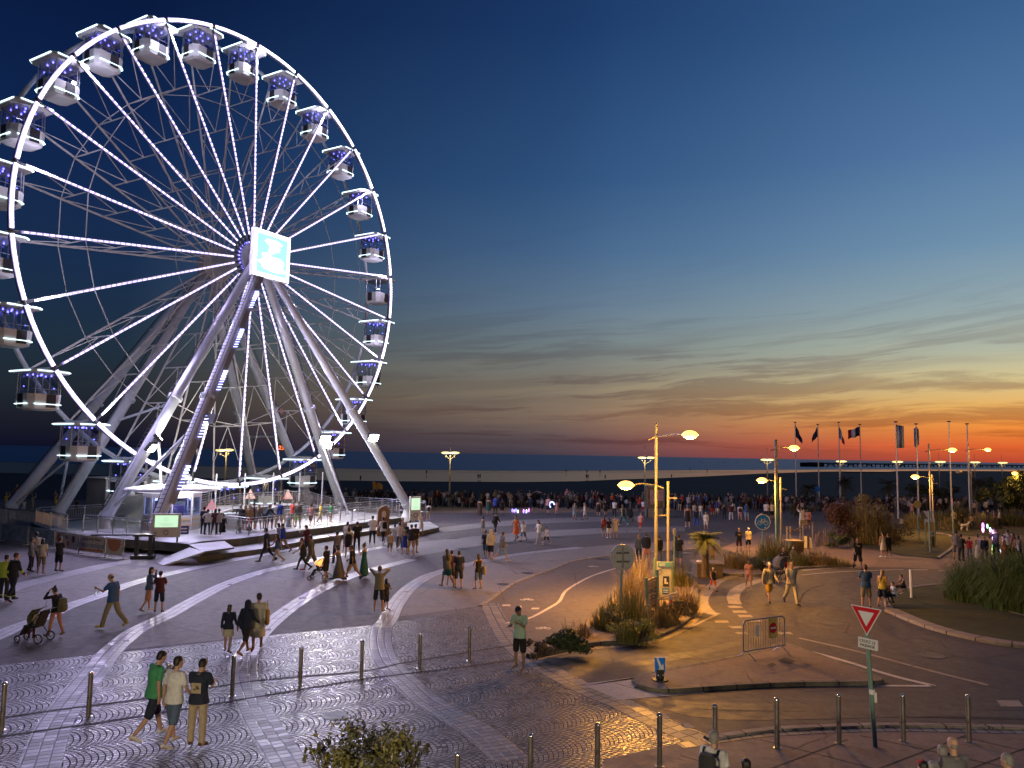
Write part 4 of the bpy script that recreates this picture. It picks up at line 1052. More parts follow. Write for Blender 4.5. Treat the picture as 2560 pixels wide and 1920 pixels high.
# promenade lamps: uplighters under discs, their reflected light put in as glow
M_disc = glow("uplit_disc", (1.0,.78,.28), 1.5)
M_ant = mat("antenna_dark", (.1,.1,.1), .5)
def promenade_lamp(bx, by, topy, heads, anty, label, en=260):
    g = G(bx, by); D = g.y; zt = ZAT(g, bx, topy)
    t = thing("promenade_lamp", label, "lamp post", g, 0, "uplit promenade lamps along the sea front")
    mb = MB(); mb.tube(g, g+ZV*zt, .13, .09, n=10); mb.build("pole", M_poleyel, t)
    mb = MB(); mb.tube(g+ZV*zt, g+ZV*ZAT(g, bx, anty), .03, n=5); mb.build("antenna", M_ant, t)
    for hx, hy in heads:
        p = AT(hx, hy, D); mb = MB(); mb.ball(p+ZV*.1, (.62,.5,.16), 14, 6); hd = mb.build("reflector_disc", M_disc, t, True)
        mb = MB(); mb.tube(g+ZV*(zt-.6), p-ZV*.35, .04); mb.ball(p-ZV*.32, .13, 8, 5); mb.build("uplighter", M_poleyel, hd)
    lamp("promenade_light", g+ZV*(zt-.1)+Vector((0,-.9,-.1)), en*(.55 if bx < 1700 else .25), (1,.72,.28), .3, t)
    return t
for i, (bx, by, ty, heads, an) in enumerate(((560,1252,1130,((551,1128),(572,1127)),1098),(1123,1256,1137,((1115,1134),(1137,1134)),1104),(1612,1250,1150,((1605,1146),(1627,1146)),1112),(1919,1246,1151,((1911,1151),(1926,1151)),1120),(2102,1243,1154,((2099,1155),(2108,1155)),1125),(2243,1240,1157,((2239,1156),(2249,1156)),1130),(2350,1237,1158,((2346,1156),(2356,1156)),1133),(2439,1232,1159,((2433,1157),(2443,1157)),1135),(2507,1228,1160,((2502,1158),(2512,1158)),1138))):
    promenade_lamp(bx, by, ty, heads, an, ["promenade lamp seen through the wheel's lower spokes", "promenade lamp standing alone in the crowd right of the wheel", "promenade lamp just behind the advertising kiosk", "promenade lamp behind the thick two-tone street lamp", "promenade lamp between the two French flags", "promenade lamp behind the white vertical banner flagpole", "promenade lamp between two street lamps near the pier", "promenade lamp behind the bare flagpoles near the pier", "farthest promenade lamp, at the right end of the pier"][i], 420 if i < 4 else 240)
# ------------------------------------------------------------------ flagpoles and flags
M_flagpole = mat("flagpole_white", (.50,.50,.50), .4, .2, .06)
FN = mat("flag_navy", (.012,.02,.07), .8); FWt = mat("flag_white", (.5,.5,.52), .8); FR = mat("flag_red", (.35,.015,.02), .8); FB = mat("flag_light_blue", (.15,.22,.42), .8, var=.4, scale=3)
def flagpole(bx, by, tx, ty, label, flag=None, fl_label=None):
    g = G(bx, by); zt = ZAT(g, tx, ty); t = thing("flagpole", label, "flagpole", g, 0, "row of tall flagpoles behind the shrubs")
    mb = MB(); mb.tube(g, g+ZV*zt, .10, .055, n=10); mb.build("pole", M_flagpole, t)
    mb = MB(); mb.lathe((g.x, g.y, zt), [(.05,-.02),(.22,.03),(.2,.1),(.04,.13)], 12); mb.build("finial_cap", M_blacksteel, t)
    if flag:
        rows, mats_, hang = flag
        f = thing("flag", fl_label, "flag", g+ZV*(zt-.2), 0, "flags flying on the tall poles")
        # rows: list of (dz at hoist, [(dx, dz) points across]) as columns from hoist to fly
        cols = rows; n = len(cols)
        for j, mt_ in enumerate(mats_):
            mb = MB(); k0 = int(j*(n-1)/len(mats_)); k1 = int((j+1)*(n-1)/len(mats_))
            for i in range(k0, k1+1):
                x, z0, z1, yy = cols[i]
                mb.v += [g+Vector((x, yy, zt+z0)), g+Vector((x, yy+.10*math.sin(i*1.3), zt+(z0+z1)/2)), g+Vector((x, yy, zt+z1))]
            for i in range(k1-k0):
                a = 3*i
                for q in (0, 1): mb.f.append((a+q, a+q+1, a+q+4, a+q+3)); mb.m.append(0)
            o = mb.build("flag_stripe" if len(mats_) > 1 else "cloth", mt_, f, True)
            sm = o.modifiers.new("thickness", "SOLIDIFY"); sm.thickness = .02
    return t
def droop(sgn, w, zt, L, n=9, swing=.35):
    return [(sgn*(.08+w*i/(n-1)), -zt-L*.75*(i/(n-1))**1.1, -zt-L*(.62+.38*(i/(n-1))), .12*math.sin(i*1.4)) for i in range(n)]
def fly(sgn, w, zt, h, dropo, n=10):
    return [(sgn*(.06+w*i/(n-1)), -zt-dropo*(i/(n-1))+.05*math.sin(i), -zt-h-dropo*.8*(i/(n-1))+.06*math.sin(i*1.2), .15*math.sin(i*1.1)) for i in range(n)]
flagpole(1991,1258,1985,1057, "flagpole with a drooping dark flag, first in the row from the lamp", (droop(1,.85,.35,2.6), [FN], 1), "drooping dark flag swinging away from its pole, first in the row")
flagpole(2048,1255,2045,1062, "flagpole with a small dark flag blown seaward, second in the row", (droop(-1,.9,.35,2.3), [FN], 1), "small dark flag with a ragged foot on the second pole")
flagpole(2101,1262,2094,1057, "flagpole with a drooping French tricolour, third in the row", (droop(1,.6,.4,2.7), [FN,FWt,FR], 1), "French tricolour hanging limp on the third pole")
flagpole(2154,1257,2151,1062, "flagpole with a flying French tricolour, fourth in the row", (fly(-1,1.75,.3,1.35,.6), [FN,FWt,FR], 1), "French tricolour spread out in the wind on the fourth pole")
flagpole(2246,1298,2243,1056, "flagpole carrying a long white and blue vertical banner", ([(.06+.78*i/12, -.25-.12*(i/12), -2.75, .05*math.sin(i)) for i in range(13)], [FWt,FB,FB,FWt], 1), "long pale vertical banner with blue lettering shape")
flagpole(2297,1292,2288,1061, "flagpole with a furled blue banner beside the long white one", ([(-.25+.5*i/8, -.25-.5*abs(i/8-.5), -2.7+.7*abs(i/8-.4), .08*math.sin(i*2)) for i in range(9)], [FB], 1), "furled blue banner twisted round its pole")
flagpole(2380,1292,2371,1055, "bare flagpole crossing a lit street lamp globe"); flagpole(2426,1300,2420,1061, "bare flagpole last in the row beside a tall street lamp")
# ------------------------------------------------------------------ bollards
M_boll = mat("brushed_stainless", (.36,.33,.28), .32, .9, .12, 3)
def make_bollard(lbl, g, h, grp):
    t = thing("bollard", lbl, "bollard", g, 0, grp); mb = MB()
    mb.lathe((g.x, g.y, 0), [(.052,0),(.052,1.06)], 14); mb.build("post", M_boll, t, True)
    mb = MB(); mb.lathe((g.x, g.y, 0), [(.056,1.062),(.056,1.09),(.045,1.115),(.02,1.125)], 14); mb.build("cap", mat("polished_steel", (.6,.58,.52), .18, .9, .04), t, True)
    mb = MB(); mb.lathe((g.x, g.y, 0), [(.10,0),(.10,.012),(.055,.03)], 14); mb.build("base_ring", M_boll, t, True)
    return t
def put_bollards(lst, grp):
    proto = None
    for bx, by, ty, lbl in lst:
        g = G(bx, by, .01); h = ZAT(g, bx, ty)
        if proto is None: proto = make_bollard(lbl, g, h, grp); o = proto
        else:
            o = copy_tree(proto); o.location = g; o["label"] = lbl
        o.scale = (1, 1, max(.85, min(1.15, h/1.125)))
put_bollards([(4,1825,1706,"steel bollard at the very edge of the view, nearest the pushchair"),(221,1790,1680,"steel bollard between the edge and the three young men"),(417,1760,1657,"steel bollard hidden behind the green T-shirt and white T-shirt"),(580,1740,1638,"steel bollard beside the couple in dark clothes and the girl in white shorts"),(750,1713,1618,"steel bollard on the bright setts, just past the couple"),(903,1696,1600,"steel bollard below the man scratching his head"),(1049,1670,1583,"steel bollard next but one before the man in the pale T-shirt"),(1173,1651,1567,"steel bollard last before the man in the pale T-shirt")], "steel bollards across the setts")
put_bollards([(1141,2030,1881,"steel bollard rising from the lower frame edge beside the leafy shrub"),(1325,1965,1845,"steel bollard second past the leafy shrub"),(1493,1932,1812,"steel bollard third past the leafy shrub, before the orange-lit setts"),(1649,1916,1782,"steel bollard on the orange-lit corner of setts"),(1788,1884,1760,"steel bollard behind the grey-haired man in white"),(1943,1870,1744,"steel bollard on the slabs right after the grey-haired man"),(2098,1858,1735,"steel bollard just before the give way sign post"),(2259,1853,1734,"steel bollard just after the give way sign post"),(2423,1855,1737,"steel bollard last along the sidewalk, above the grey-haired couple")], "steel bollards along the sidewalk")
# ------------------------------------------------------------------ road signs
def pole_to(t, base, top, r=.04, m=None, name="post"):
    mb = MB(); mb.tube(base, top, r, n=10); return mb.build(name, m or M_polegreen, t)
def disc(c, X, Z, r, N, th, n=28): return [c + X*(r*math.cos(2*PI*k/n)) + Z*(r*math.sin(2*PI*k/n)) for k in range(n)]
def facing(az):  # face normal in plan, az=0 looks at the camera side (-y)
    N = Vector((math.sin(az), -math.cos(az), 0)); return Vector((math.cos(az), math.sin(az), 0)), N
# give way sign
g = G(2188, 1868); t = thing("give_way_sign", "red and white triangular give way sign on a sea-green post", "road sign", g)
X, N = facing(-.95); c = AT(2166, 1553, g.y) - N*.02
tilt = (AT(2170,1605,g.y)-g); topz = AT(2166,1527,g.y)
pole_to(t, g, Vector((c.x, c.y+.05, c.z+.1)), .05)
def tri(s, o, th):
    q = c + ZV*.10 + N*o; return [q+X*(-s)+ZV*(s*.578), q-ZV*(s*1.155), q+X*s+ZV*(s*.578)]
for s, o, nm, mm, th in ((.36,.0,"plate",M_sback,.02),(.355,.022,"rim",M_swhite,.004),(.325,.028,"red_border",M_sred,.004),(.185,.034,"centre",M_swhite,.004)):
    mb = MB(); mb.prism(tri(s, o, th), -N*th if o else N*th); mb.build(nm, mm, t)
c2 = AT(2172, 1609, g.y); mb = MB(); mb.box(c2+N*.03, (.44,.04,.22), rz=-.95); pl = mb.build("sub_plate", M_swhite, t)
text_obj("lettering", "CEDEZ LE", .085, c2+N*.056+ZV*.045, -.95, mat("sign_black", (.02,.02,.02), .5), t); text_obj("lettering", "PASSAGE", .085, c2+N*.056-ZV*.045, -.95, mat("sign_black", (.02,.02,.02), .5), t)
mb = MB(); z = AT(2180,1729,g.y); mb.tube(z+ZV*.05, z-ZV*.05, .062); mb.box(z+Vector((.06,0,-.12)), (.05,.08,.2)); mb.build("clip", M_swhite, t)
# blue keep-right arrow on the island
g = G(1650, 1700, .11); t = thing("keep_right_sign", "blue keep-right arrow sign on a black base at the island nose", "road sign", g)
hz = ZAT(g, 1652, 1643); w_ = .145; X, N = facing(.12); mb = MB(); mb.lathe((g.x,g.y,.11), [(.22,0),(.22,.03),(.09,.06),(.08,.2)], 16); mb.box(g+ZV*.16, (.2,.1,.24)); mb.build("base", M_blacksteel, t)
b0, b1 = .2, hz-.11; c = g+ZV*((b0+b1)/2); hh = (b1-b0)/2
mb = MB(); mb.box(c, (w_*2,.03,hh*2), rz=.12); mb.build("panel", M_sblue, t)
mb = MB(); A = lambda x, z: c+N*.02+X*x*w_+ZV*z*hh
mb.prism([A(-.75,.85),A(-.4,.95),A(.28,-.12),A(.6,.2),A(.72,-.9),A(-.45,-.62),A(-.1,-.38)][::-1], N*.006); mb.build("arrow", M_swhite, t)
mb = MB(); mb.box(g+ZV*.14+N*.056, (.16,.01,.035), rz=.12); mb.build("reflector_band", M_swhite, t)
# crowd barrier with no entry plate on the island
p, q = G(1859,1648,.11), G(1962,1631,.11); d = q-p; L = d.length; X = d/L; N = Vector((X.y,-X.x,0)); rz = math.atan2(d.y, d.x)
t = thing("crowd_barrier", "grey crowd barrier with a no entry plate on the traffic island", "barrier", (p+q)/2)
mb = MB(); h0, h1 = .22, ZAT(p, 1857, 1562)
for s in (0, 1): e = p.lerp(q, s); mb.tube(e+ZV*h0, e+ZV*(h1-.1), .022)
mb.path([p+ZV*(h1-.12), p+ZV*(h1-.03)+X*.04, p+ZV*h1+X*.14, q+ZV*h1-X*.14, q+ZV*(h1-.03)-X*.04, q+ZV*(h1-.12)], .022, 8); mb.tube(p+ZV*h0, q+ZV*h0, .02)
mb.build("barrier_frame", M_galv, t); mb = MB()
for i in range(1, 17): e = p+d*(i/17); mb.tube(e+ZV*h0, e+ZV*h1, .008, n=5)
mb.build("barrier_bars", M_galv, t)
for s in (.08, .92):
    mb = MB(); e = p+d*s; mb.path([e+N*.34, e+ZV*.16+N*.1, e+ZV*h0], .016); mb.path([e-N*.34, e+ZV*.16-N*.1, e+ZV*h0], .016); mb.build("foot", M_galv, t)
c = AT(1929, 1579, ((p+q)/2).y-.25*0)+N*.03; c = p+d*.69+ZV*ZAT(p+d*.69, 1929, 1578)-ZV*.11+N*.03; c.z += .11
mb = MB(); mb.box(c, (.36,.012,.62), rz=rz); ne = mb.build("no_entry_plate", mat("plate_yellow", (.78,.62,.16), .5), t)
mb = MB(); mb.prism(disc(c+N*.012, X, ZV, .165, N, .01), N*.004); mb.build("red_disc", M_sred, ne)
mb = MB(); mb.box(c+N*.02, (.24,.006,.055), rz=rz); mb.build("white_bar", M_swhite, ne)
c = p+d*.32+N*.03; c.z = ZAT(p+d*.32, 1892, 1576); mb = MB(); mb.box(c, (.17,.006,.34), rz=rz+.06); mb.build("paper_notice", M_swhite, t)
# round sign seen from behind, on the grass
def round_sign(bx, by, cx, cy, rpx, label, front, az, rim=None):
    g = G(bx, by, .1); X, N = facing(az); D = g.y; c = AT(cx, cy, D); r = rpx*D/FPX
    t = thing("round_sign", label, "road sign", g); pole_to(t, g-ZV*.1, Vector((c.x, c.y+.06, c.z+r*.6)), .045)
    mb = MB(); mb.prism(disc(c, X, ZV, r, N, .02), -N*.02); mb.build("plate", front, t)
    if rim: mb = MB(); mb.path(disc(c, X, ZV, r, N, .02)+[c+X*r], .03, 6); mb.build("rim", rim, t)
    return t, c, X, N, r
t, c, X, N, r = round_sign(1549,1572,1556,1393,30, "grey-backed round sign on a green post among the tall grass", M_sback, .25, M_sback)
mb = MB(); mb.box(c-ZV*.0+N*.035, (.06,.05,r*1.7)); mb.box(c+ZV*r*.35+N*.04, (r*1.1,.04,.06), rz=.25); mb.box(c-ZV*r*.35+N*.04, (r*1.1,.04,.06), rz=.25); mb.build("bracket", M_polegrey, t)
t, c, X, N, r = round_sign(1907,1399,1907,1305,18.5, "round blue cycle path sign with a white bicycle", M_sblue, .0, M_swhite)
mb = MB(); B = lambda x, z: c+N*.01+X*x*r+ZV*z*r
for s_ in (-.42, .42):
    pts_ = [B(s_+.27*math.cos(2*PI*k/16), -.12+.27*math.sin(2*PI*k/16)) for k in range(17)]; mb.path(pts_, r*.03, 5)
for a, b_ in (((-.42,-.12),(-.16,.28)),((-.16,.28),(.26,.3)),((.26,.3),(.42,-.12)),((-.16,.28),(.04,-.12)),((-.42,-.12),(.04,-.12)),((.04,-.12),(.26,.3)),((.26,.3),(.22,.44)),((.22,.44),(.36,.46)),((-.16,.28),(-.2,.4)),((-.28,.4),(-.1,.4))): mb.tube(B(*a), B(*b_), r*.03, n=5)
mb.build("bicycle_symbol", M_swhite, t); mb = MB(); mb.prism(disc(c+N*.012+X*r*.3-ZV*r*.7, X, ZV, r*.09, N, .01, 10), N*.004); mb.build("sticker", M_swhite, t)
round_sign(1684,1448,1687,1330,9.5, "small pale sign seen edge-on on a post by the planter", M_sback, 1.0)
round_sign(2297,1342,2294,1261,9.5, "round sign back coloured ochre yellow on a thin post by the lawn", mat("sign_back_ochre", (.42,.36,.16), .5), 0)  # plate in one plain ochre tone
t, c, X, N, r = round_sign(2383,1330,2382,1256,10, "round red no entry sign partly turned on a white post", M_sred, 1.0); mb = MB(); mb.box(c+N*.015, (r*1.3,.01,r*.3), rz=1.0); mb.build("white_bar", M_swhite, t)
round_sign(2042,1256,2043,1223,7.5, "small round blue sign far off between the first two flagpoles", M_sblue, .1)
g = G(2009, 1390, .1); t = thing("finger_sign", "small beige rectangular sign on a thin post by the wooden gate", "sign", g); pole_to(t, g-ZV*.1, AT(2008,1310,g.y), .04, M_poleyel); mb = MB(); mb.box(AT(2008,1306,g.y)-Vector((0,.06,0)), (20*g.y/FPX,.03,11*g.y/FPX), rz=.15); mb.build("plate", mat("sign_beige", (.45,.36,.24), .5), t)
# give way sign from behind and direction boards on the far lawn
g = G(2326, 1382); t = thing("give_way_sign", "grey back of a give way sign on a teal post on the far lawn", "road sign", g)
pole_to(t, g, AT(2322,1278,g.y), .06); c = AT(2322,1288,g.y); s = 13*g.y/FPX
mb = MB(); mb.prism([c+Vector((-s,0,s*.8)), c+Vector((0,0,-s)), c+Vector((s,0,s*.8))], (0,.02,0)); mb.build("plate", M_sback, t); mb = MB(); mb.box(AT(2322,1302,g.y), (16*g.y/FPX,.03,7*g.y/FPX)); mb.build("sub_plate", M_sback, t)
g = G(2318, 1366); t = thing("notice_panel", "ochre notice panel between two posts on the far lawn", "notice board", g)
for x in (2313, 2337): e = AT(x, 1330, g.y); pole_to(t, Vector((e.x,e.y,0)), AT(x, 1298, g.y), .05)
mb = MB(); mb.box((AT(2313,1316,g.y)+AT(2334,1316,g.y))/2, (20*g.y/FPX,.04,24*g.y/FPX)); mb.build("panel", mat("panel_ochre", (.36,.27,.1), .6), t)
mb = MB(); mb.box(AT(2333,1353,g.y), (11*g.y/FPX,.04,22*g.y/FPX), rz=.3); mb.tube(AT(2327,1343,g.y),AT(2339,1338,g.y),.03); mb.build("lower_panel", mat("panel_brown", (.18,.12,.08), .6), t)
# town information panel on green posts
g = G(1660, 1500, .1); D = g.y; t = thing("information_panel", "blue and white information panel between green posts on the grassy island", "information board", g)
PA = lambda x, y, dy=0: AT(x, y, D) + Vector((0, dy, 0))
for x0, y0 in ((1637,1396),(1681,1404)): e = PA(x0, 1500); pole_to(t, Vector((e.x, e.y, .0)), PA(x0, y0), .055)
def pquad(mb, x0, y0, x1, y1, dy, th=.02):
    a, b = PA(x0, y0, dy), PA(x1, y1, dy); mb.box((a+b)/2, (abs(b.x-a.x), th, abs(b.z-a.z)))
mb = MB(); pquad(mb, 1642,1404,1678,1488, -.02, .05); mb.build("panel", mat("panel_white", (.5,.52,.5), .5), t)
mb = MB(); pquad(mb, 1644,1405,1676,1417, -.06); mb.build("header", mat("panel_sky_blue", (.10,.32,.48), .5), t)
mb = MB(); pquad(mb, 1657,1440,1672,1466, -.06); mb.build("picture", mat("panel_navy", (.02,.03,.08), .5), t)
mb = MB(); pquad(mb, 1655,1470,1672,1485, -.06); mb.build("notice", M_sblue, t)
mb = MB()
for y in (1409, 1413): pquad(mb, 1648, y, 1662, y+1.6, -.075, .01)
for y in (1474, 1479): pquad(mb, 1657, y, 1670, y+1.6, -.075, .01)
pquad(mb, 1660,1445,1665,1456, -.075, .01); pquad(mb, 1660,1455,1669,1459, -.075, .01); mb.build("printed_text", M_swhite, t)
mb = MB(); pa = [PA(1649+5*math.cos(a), 1426+6*math.sin(a), -.06) for a in [PI*k/8 for k in range(-8, 1)]]; mb.path(pa, .02, 5); pquad(mb, 1646,1426,1652,1433, -.06, .01); mb.build("padlock_symbol", M_sback, t)
# wooden direction board
g = G(1622, 1556, .1); D = g.y; t = thing("direction_board", "slatted wooden direction board with many text rows between green posts", "sign board", g)
e = PA(1618,1500); pole_to(t, g-ZV*.1, PA(1615,1444), .06); g2 = PA(1657,1540, .9); pole_to(t, Vector((g2.x, g2.y, 0)), PA(1654,1433,.9), .06)
a0, a1 = PA(1618,1446), PA(1653,1437,.9); zs0, zs1 = PA(1618,1450).z, PA(1618,1528).z; nrow = 9
Mw = [mat("board_plank_tan", (.33,.23,.12), .65), mat("board_plank_dark", (.16,.11,.07), .65), mat("board_plank_ochre", (.40,.25,.05), .6)]
dirv = Vector((a1.x-a0.x, a1.y-a0.y, 0)); rzb = math.atan2(dirv.y, dirv.x); Nb = Vector((dirv.y,-dirv.x,0)).normalized(); slope = (a1.z-a0.z)
for i in range(nrow):
    z = zs0+(zs1-zs0)*(i+.5)/nrow; hgt = abs(zs1-zs0)/nrow*.86
    mb = MB(); mb.bar(Vector((a0.x,a0.y,z)), Vector((a1.x,a1.y,z+slope*.15)), hgt, .04, up=Nb); pk = mb.build("plank", Mw[0 if i < 2 else (2 if i == 2 else 1)], t)
    mb = MB()
    for k, (s0, s1) in enumerate(((.08,.2+.1*((i*3) % 4)/3),(.48,.62+.1*((i*5) % 4)/3))):
        if i == 2 and k: continue
        mb.bar(Vector((a0.x,a0.y,z))+dirv*s0+Nb*.035, Vector((a0.x,a0.y,z+slope*.1))+dirv*s1+Nb*.035, hgt*.34, .01, up=Nb)
    mb.build("text_row", mat("board_text_cream", (.45,.38,.26), .7), pk)
# wire fence with no-entry plate on the island
p, q = G(1644,1560,.1), G(1694,1540,.1); zt = ZAT(p, 1648, 1498); zq = ZAT(q, 1690, 1480); t = thing("rope_barrier", "low sloping rail barrier carrying a no entry plate in the island grass", "barrier", (p+q)/2)
mb = MB(); mb.tube(Vector((p.x,p.y,0)), Vector((p.x,p.y,zt)), .03); mb.tube(Vector((q.x,q.y,0)), Vector((q.x,q.y,zq)), .03); mb.bar(Vector((p.x,p.y,zt)), Vector((q.x,q.y,zq)), .05, .05); mb.tube(Vector((p.x,p.y,zt-.75)), Vector((q.x,q.y,zq-.8)), .025); mb.build("rail", M_galv, t)
d = q-p; rz = math.atan2(d.y, d.x); X = d.normalized(); N = Vector((X.y,-X.x,0))
for s, nm, wm in ((.62,"no_entry_plate",.36),(.3,"paper_notice",.26)):
    c = p+d*s; c.z = zt+(zq-zt)*s-.35; mb = MB(); mb.box(c+N*.03, (wm,.012,.62 if s > .5 else .45), rz=rz); pl = mb.build(nm, M_swhite if s > .5 else mat("paper_beige", (.45,.40,.32), .7), t)
    if s > .5:
        mb = MB(); mb.prism(disc(c+N*.04, X, ZV, .17, N, .01, 20), N*.004); mb.build("red_disc", M_sred, pl); mb = MB(); mb.box(c+N*.05, (.24,.006,.06), rz=rz); mb.build("white_bar", M_swhite, pl)
# advertising kiosk by the promenade
g = G(1636, 1293); D = g.y; t = thing("advert_kiosk", "tall grey advertising kiosk with lit posters behind the near street lamp", "kiosk", g)
h_ = ZAT(g, 1636, 1214); W_ = 44*D/FPX; mb = MB(); mb.box(g+ZV*h_*.15, (W_,W_*.7,h_*.3)); mb.box(g+ZV*(h_-.08), (W_,W_*.7,.16))
for sx in (-1, 1):
    for sy in (-1, 1): mb.box(g+Vector((sx*(W_/2-.06), sy*(W_*.35-.06), h_/2)), (.12,.12,h_))
mb.build("frame", mat("kiosk_grey", (.16,.15,.14), .5), t)
mb = MB(); mb.box(g+ZV*h_*.64, (W_-.2, W_*.7-.1, h_*.62)); mb.build("poster_case", mat("kiosk_poster_dark", (.10,.07,.05), .35, var=.6, scale=2.2), t)
mb = MB(); mb.box(g+ZV*h_*.64+Vector((-.2,-W_*.35,0)), (.7,.02,1.5)); mb.box(g+ZV*h_*.7+Vector((.5,-W_*.35,0)), (.55,.02,1.1)); mb.build("poster", mat("poster_mauve", (.3,.18,.2), .5, var=.5, scale=3), t)
# clock and thermometer on the sea front
g = G(707, 1243); D = g.y; t = thing("clock_thermometer", "sea front clock post showing 23 degrees in red digits seen through the wheel", "clock", g)
pole_to(t, g, AT(704,1020+60,D), .1, M_contdark); mb = MB(); c = AT(704,1098,D); mb.prism(disc(c-Vector((0,.2,0)), Vector((1,0,0)), ZV, .62, N, .2), (0,.3,0)); mb.build("clock_face", mat("clock_face_grey", (.3,.3,.3), .5), t)
mb = MB(); mb.tube(c-Vector((0,.23,0)), c+Vector((.3,-.23,.2)), .04); mb.tube(c-Vector((0,.23,0)), c+Vector((-.1,-.23,-.4)), .03); mb.build("clock_hand", M_blacksteel, t)
c = AT(707,1120,D); mb = MB(); mb.box(c, (1.3,.25,.75)); mb.build("display_box", M_blacksteel, t); text_obj("digits", "23°", .72, c-Vector((0,.14,.0)), 0, glow("red_digits", (1,.10,.02), 5), t)
mb = MB(); mb.ball(AT(703,1028,D), (.25,.25,.4)); mb.build("top_light", glow("red_beacon", (.5,.02,.02), .25), t)
# yellow feather flags in the crowd
for i, (x, lbl) in enumerate(((933,"yellow feather flag raised over the crowd behind the wheel's leg"),(944,"second, wider yellow feather flag leaning beside the first"))):
    g = G(x, 1262); D = g.y; t = thing("feather_flag", lbl, "flag", g, 0, "yellow feather flags"); mb = MB(); mb.tube(g, AT(x-2+i*4,1202+i*4,D), .03); mb.build("pole", M_ant, t)
    mb = MB(); mb.prism([AT(x-2,1202+i*4,D), AT(x-1,1222,D), AT(x+8+i*4,1224,D), AT(x+9+i*4,1212,D), AT(x+4,1204+i*3,D)], (0,.03,0)); mb.build("cloth", mat("flag_amber", (.45,.26,.04), .7), t)
# pier, boats
mt_p = mat("pier_timber_dark", (.02,.018,.02), .9)
pr0, pr1 = G(2010,1166,-3.5), G(2700,1169.5,-3.5)
t = thing("pier", "long dark wooden pier on stilts running along the horizon", "pier", pr0)
dk = AT(2010,1157.5,pr0.y).z; d = pr1-pr0; L = d.length; X = d/L; N = Vector((X.y,-X.x,0)); mb = MB(); mb.bar(pr0+ZV*(dk+3.5-.5), pr1+ZV*(dk+3.5-.5), 9, 1.6, up=ZV); mb.build("deck", mt_p, t)
mb = MB(); n = 46
for i in range(n+1):
    for o in (-3, 3): e = pr0+d*(i/n)+N*o; mb.tube(e-ZV*1, e+ZV*(dk+3.0), .8, n=6)
mb.build("stilts", mt_p, t); mb = MB()
for i in range(0, n, 2): a, b_ = pr0+d*(i/n), pr0+d*((i+1)/n); mb.tube(a, b_+ZV*(dk+3), .45, n=5); mb.tube(b_, a+ZV*(dk+3), .45, n=5)
mb.build("cross_braces", mt_p, t); mb = MB(); mb.box(pr0+X*22+ZV*(dk*.5+1.5), (46,10,dk+5.5), rz=math.atan2(X.y,X.x)); mb.build("pierhead", mt_p, t)
mb = MB(); mb.tube(pr0+ZV*(dk+4.4)+N*4, pr1+ZV*(dk+4.4)+N*4, .25, n=4)
for i in range(90): e = pr0+d*(i/89)+N*4; mb.tube(e+ZV*(dk+3), e+ZV*(dk+4.4), .15, n=4)
mb.build("handrail", mt_p, t)
M_hull = mat("boat_hull_dark", (.015,.017,.02), .7)
boat = None
for i, (x, y, s, lbl) in enumerate(((1752,1155,9,"small dark boat nearest the promenade lamp on the horizon"),(1811,1156,10,"small dark boat second along the sea"),(1842,1156.5,8,"small dark boat third along the sea, almost touching another"),(1902,1157,10,"small dark boat closest to the thick street lamp"),(1990,1158,9,"small dark boat just off the pier head"))):
    g = G(x, y, -3.7); L_ = s*g.y/FPX*.7; t = thing("boat", lbl, "boat", g, .2*i, "boats lying off the beach")
    mb = MB(); hull = [(-.5,.0,.0),(-.46,.1,.0),(.2,.13,0),(.5,0,0),(.2,-.13,0),(-.46,-.1,0)]
    mb.prism([g+Vector((a*L_, b*L_, .0)) for a, b, _ in hull], (0,0,L_*.09)); mb.build("hull", M_hull, t); mb = MB(); mb.box(g+Vector((-.1*L_,0,L_*.13)), (L_*.25,L_*.14,L_*.1)); mb.tube(g+ZV*L_*.1, g+ZV*L_*.32, L_*.01); mb.build("cabin", M_hull, t)
# planter with palm stands here; wooden post, litter stick
g = G(1710, 1447, .02); t = thing("wooden_post", "short dark wooden post leaning by the planted island", "post", g); mb = MB(); mb.tube(g, AT(1714,1431,g.y), .12, .11); mb.build("stump", mat("post_wood", (.06,.045,.035), .8), t); mb = MB(); mb.tube(AT(1714,1431.4,g.y), AT(1714,1430.6,g.y), .115); mb.build("cut_top", mat("post_wood_pale", (.16,.12,.09), .8), t)
def stake_fence(pxs, hpx, label, name="stake_fence", gap=.16, lean=.12):
    pts = catmull(gl(pxs), 6); t = thing(name, label, "fence", pts[0]); mb = MB(); acc = 0
    for p, q in zip(pts, pts[1:]):
        d = q-p; n = max(1, int(d.length/gap))
        for i in range(n):
            s = p+d*(i/n); h = hpx*s.y/FPX*rnd.uniform(.8, 1.15); mb.tube(s, s+Vector((rnd.uniform(-lean,lean), rnd.uniform(-lean,lean)*.5, h)), .03, .022, n=5)
    mb.build("stake", mat("chestnut_stake", (.22,.16,.10), .85), t)
    mb = MB()
    for zf in (.3, .75):
        for p, q in zip(pts, pts[1:]): z = hpx*p.y/FPX*zf; mb.tube(p+ZV*z, q+ZV*z, .008, n=4)
    mb.build("binding_wire", M_ant, t)
stake_fence([(1810,1416),(1830,1419),(1852,1420)], 30, "leaning chestnut stake fence beside the planter", lean=.35)
stake_fence([(2108,1366),(2125,1368),(2142,1369)], 22, "chestnut stake fence in front of the pale feathery shrub")
stake_fence([(2038,1368),(2052,1366),(2075,1367)], 38, "tall thin white stakes by the leaning banner", gap=.5)
p0, p1 = G(1968,1360), G(2032,1348); t = thing("timber_gate", "timber rail gate with diagonal brace behind the planted bed", "gate", p0)
mb = MB()
for s in (0, .12, .5, 1): e = p0.lerp(p1, s); mb.tube(e, e+ZV*1.25, .06)
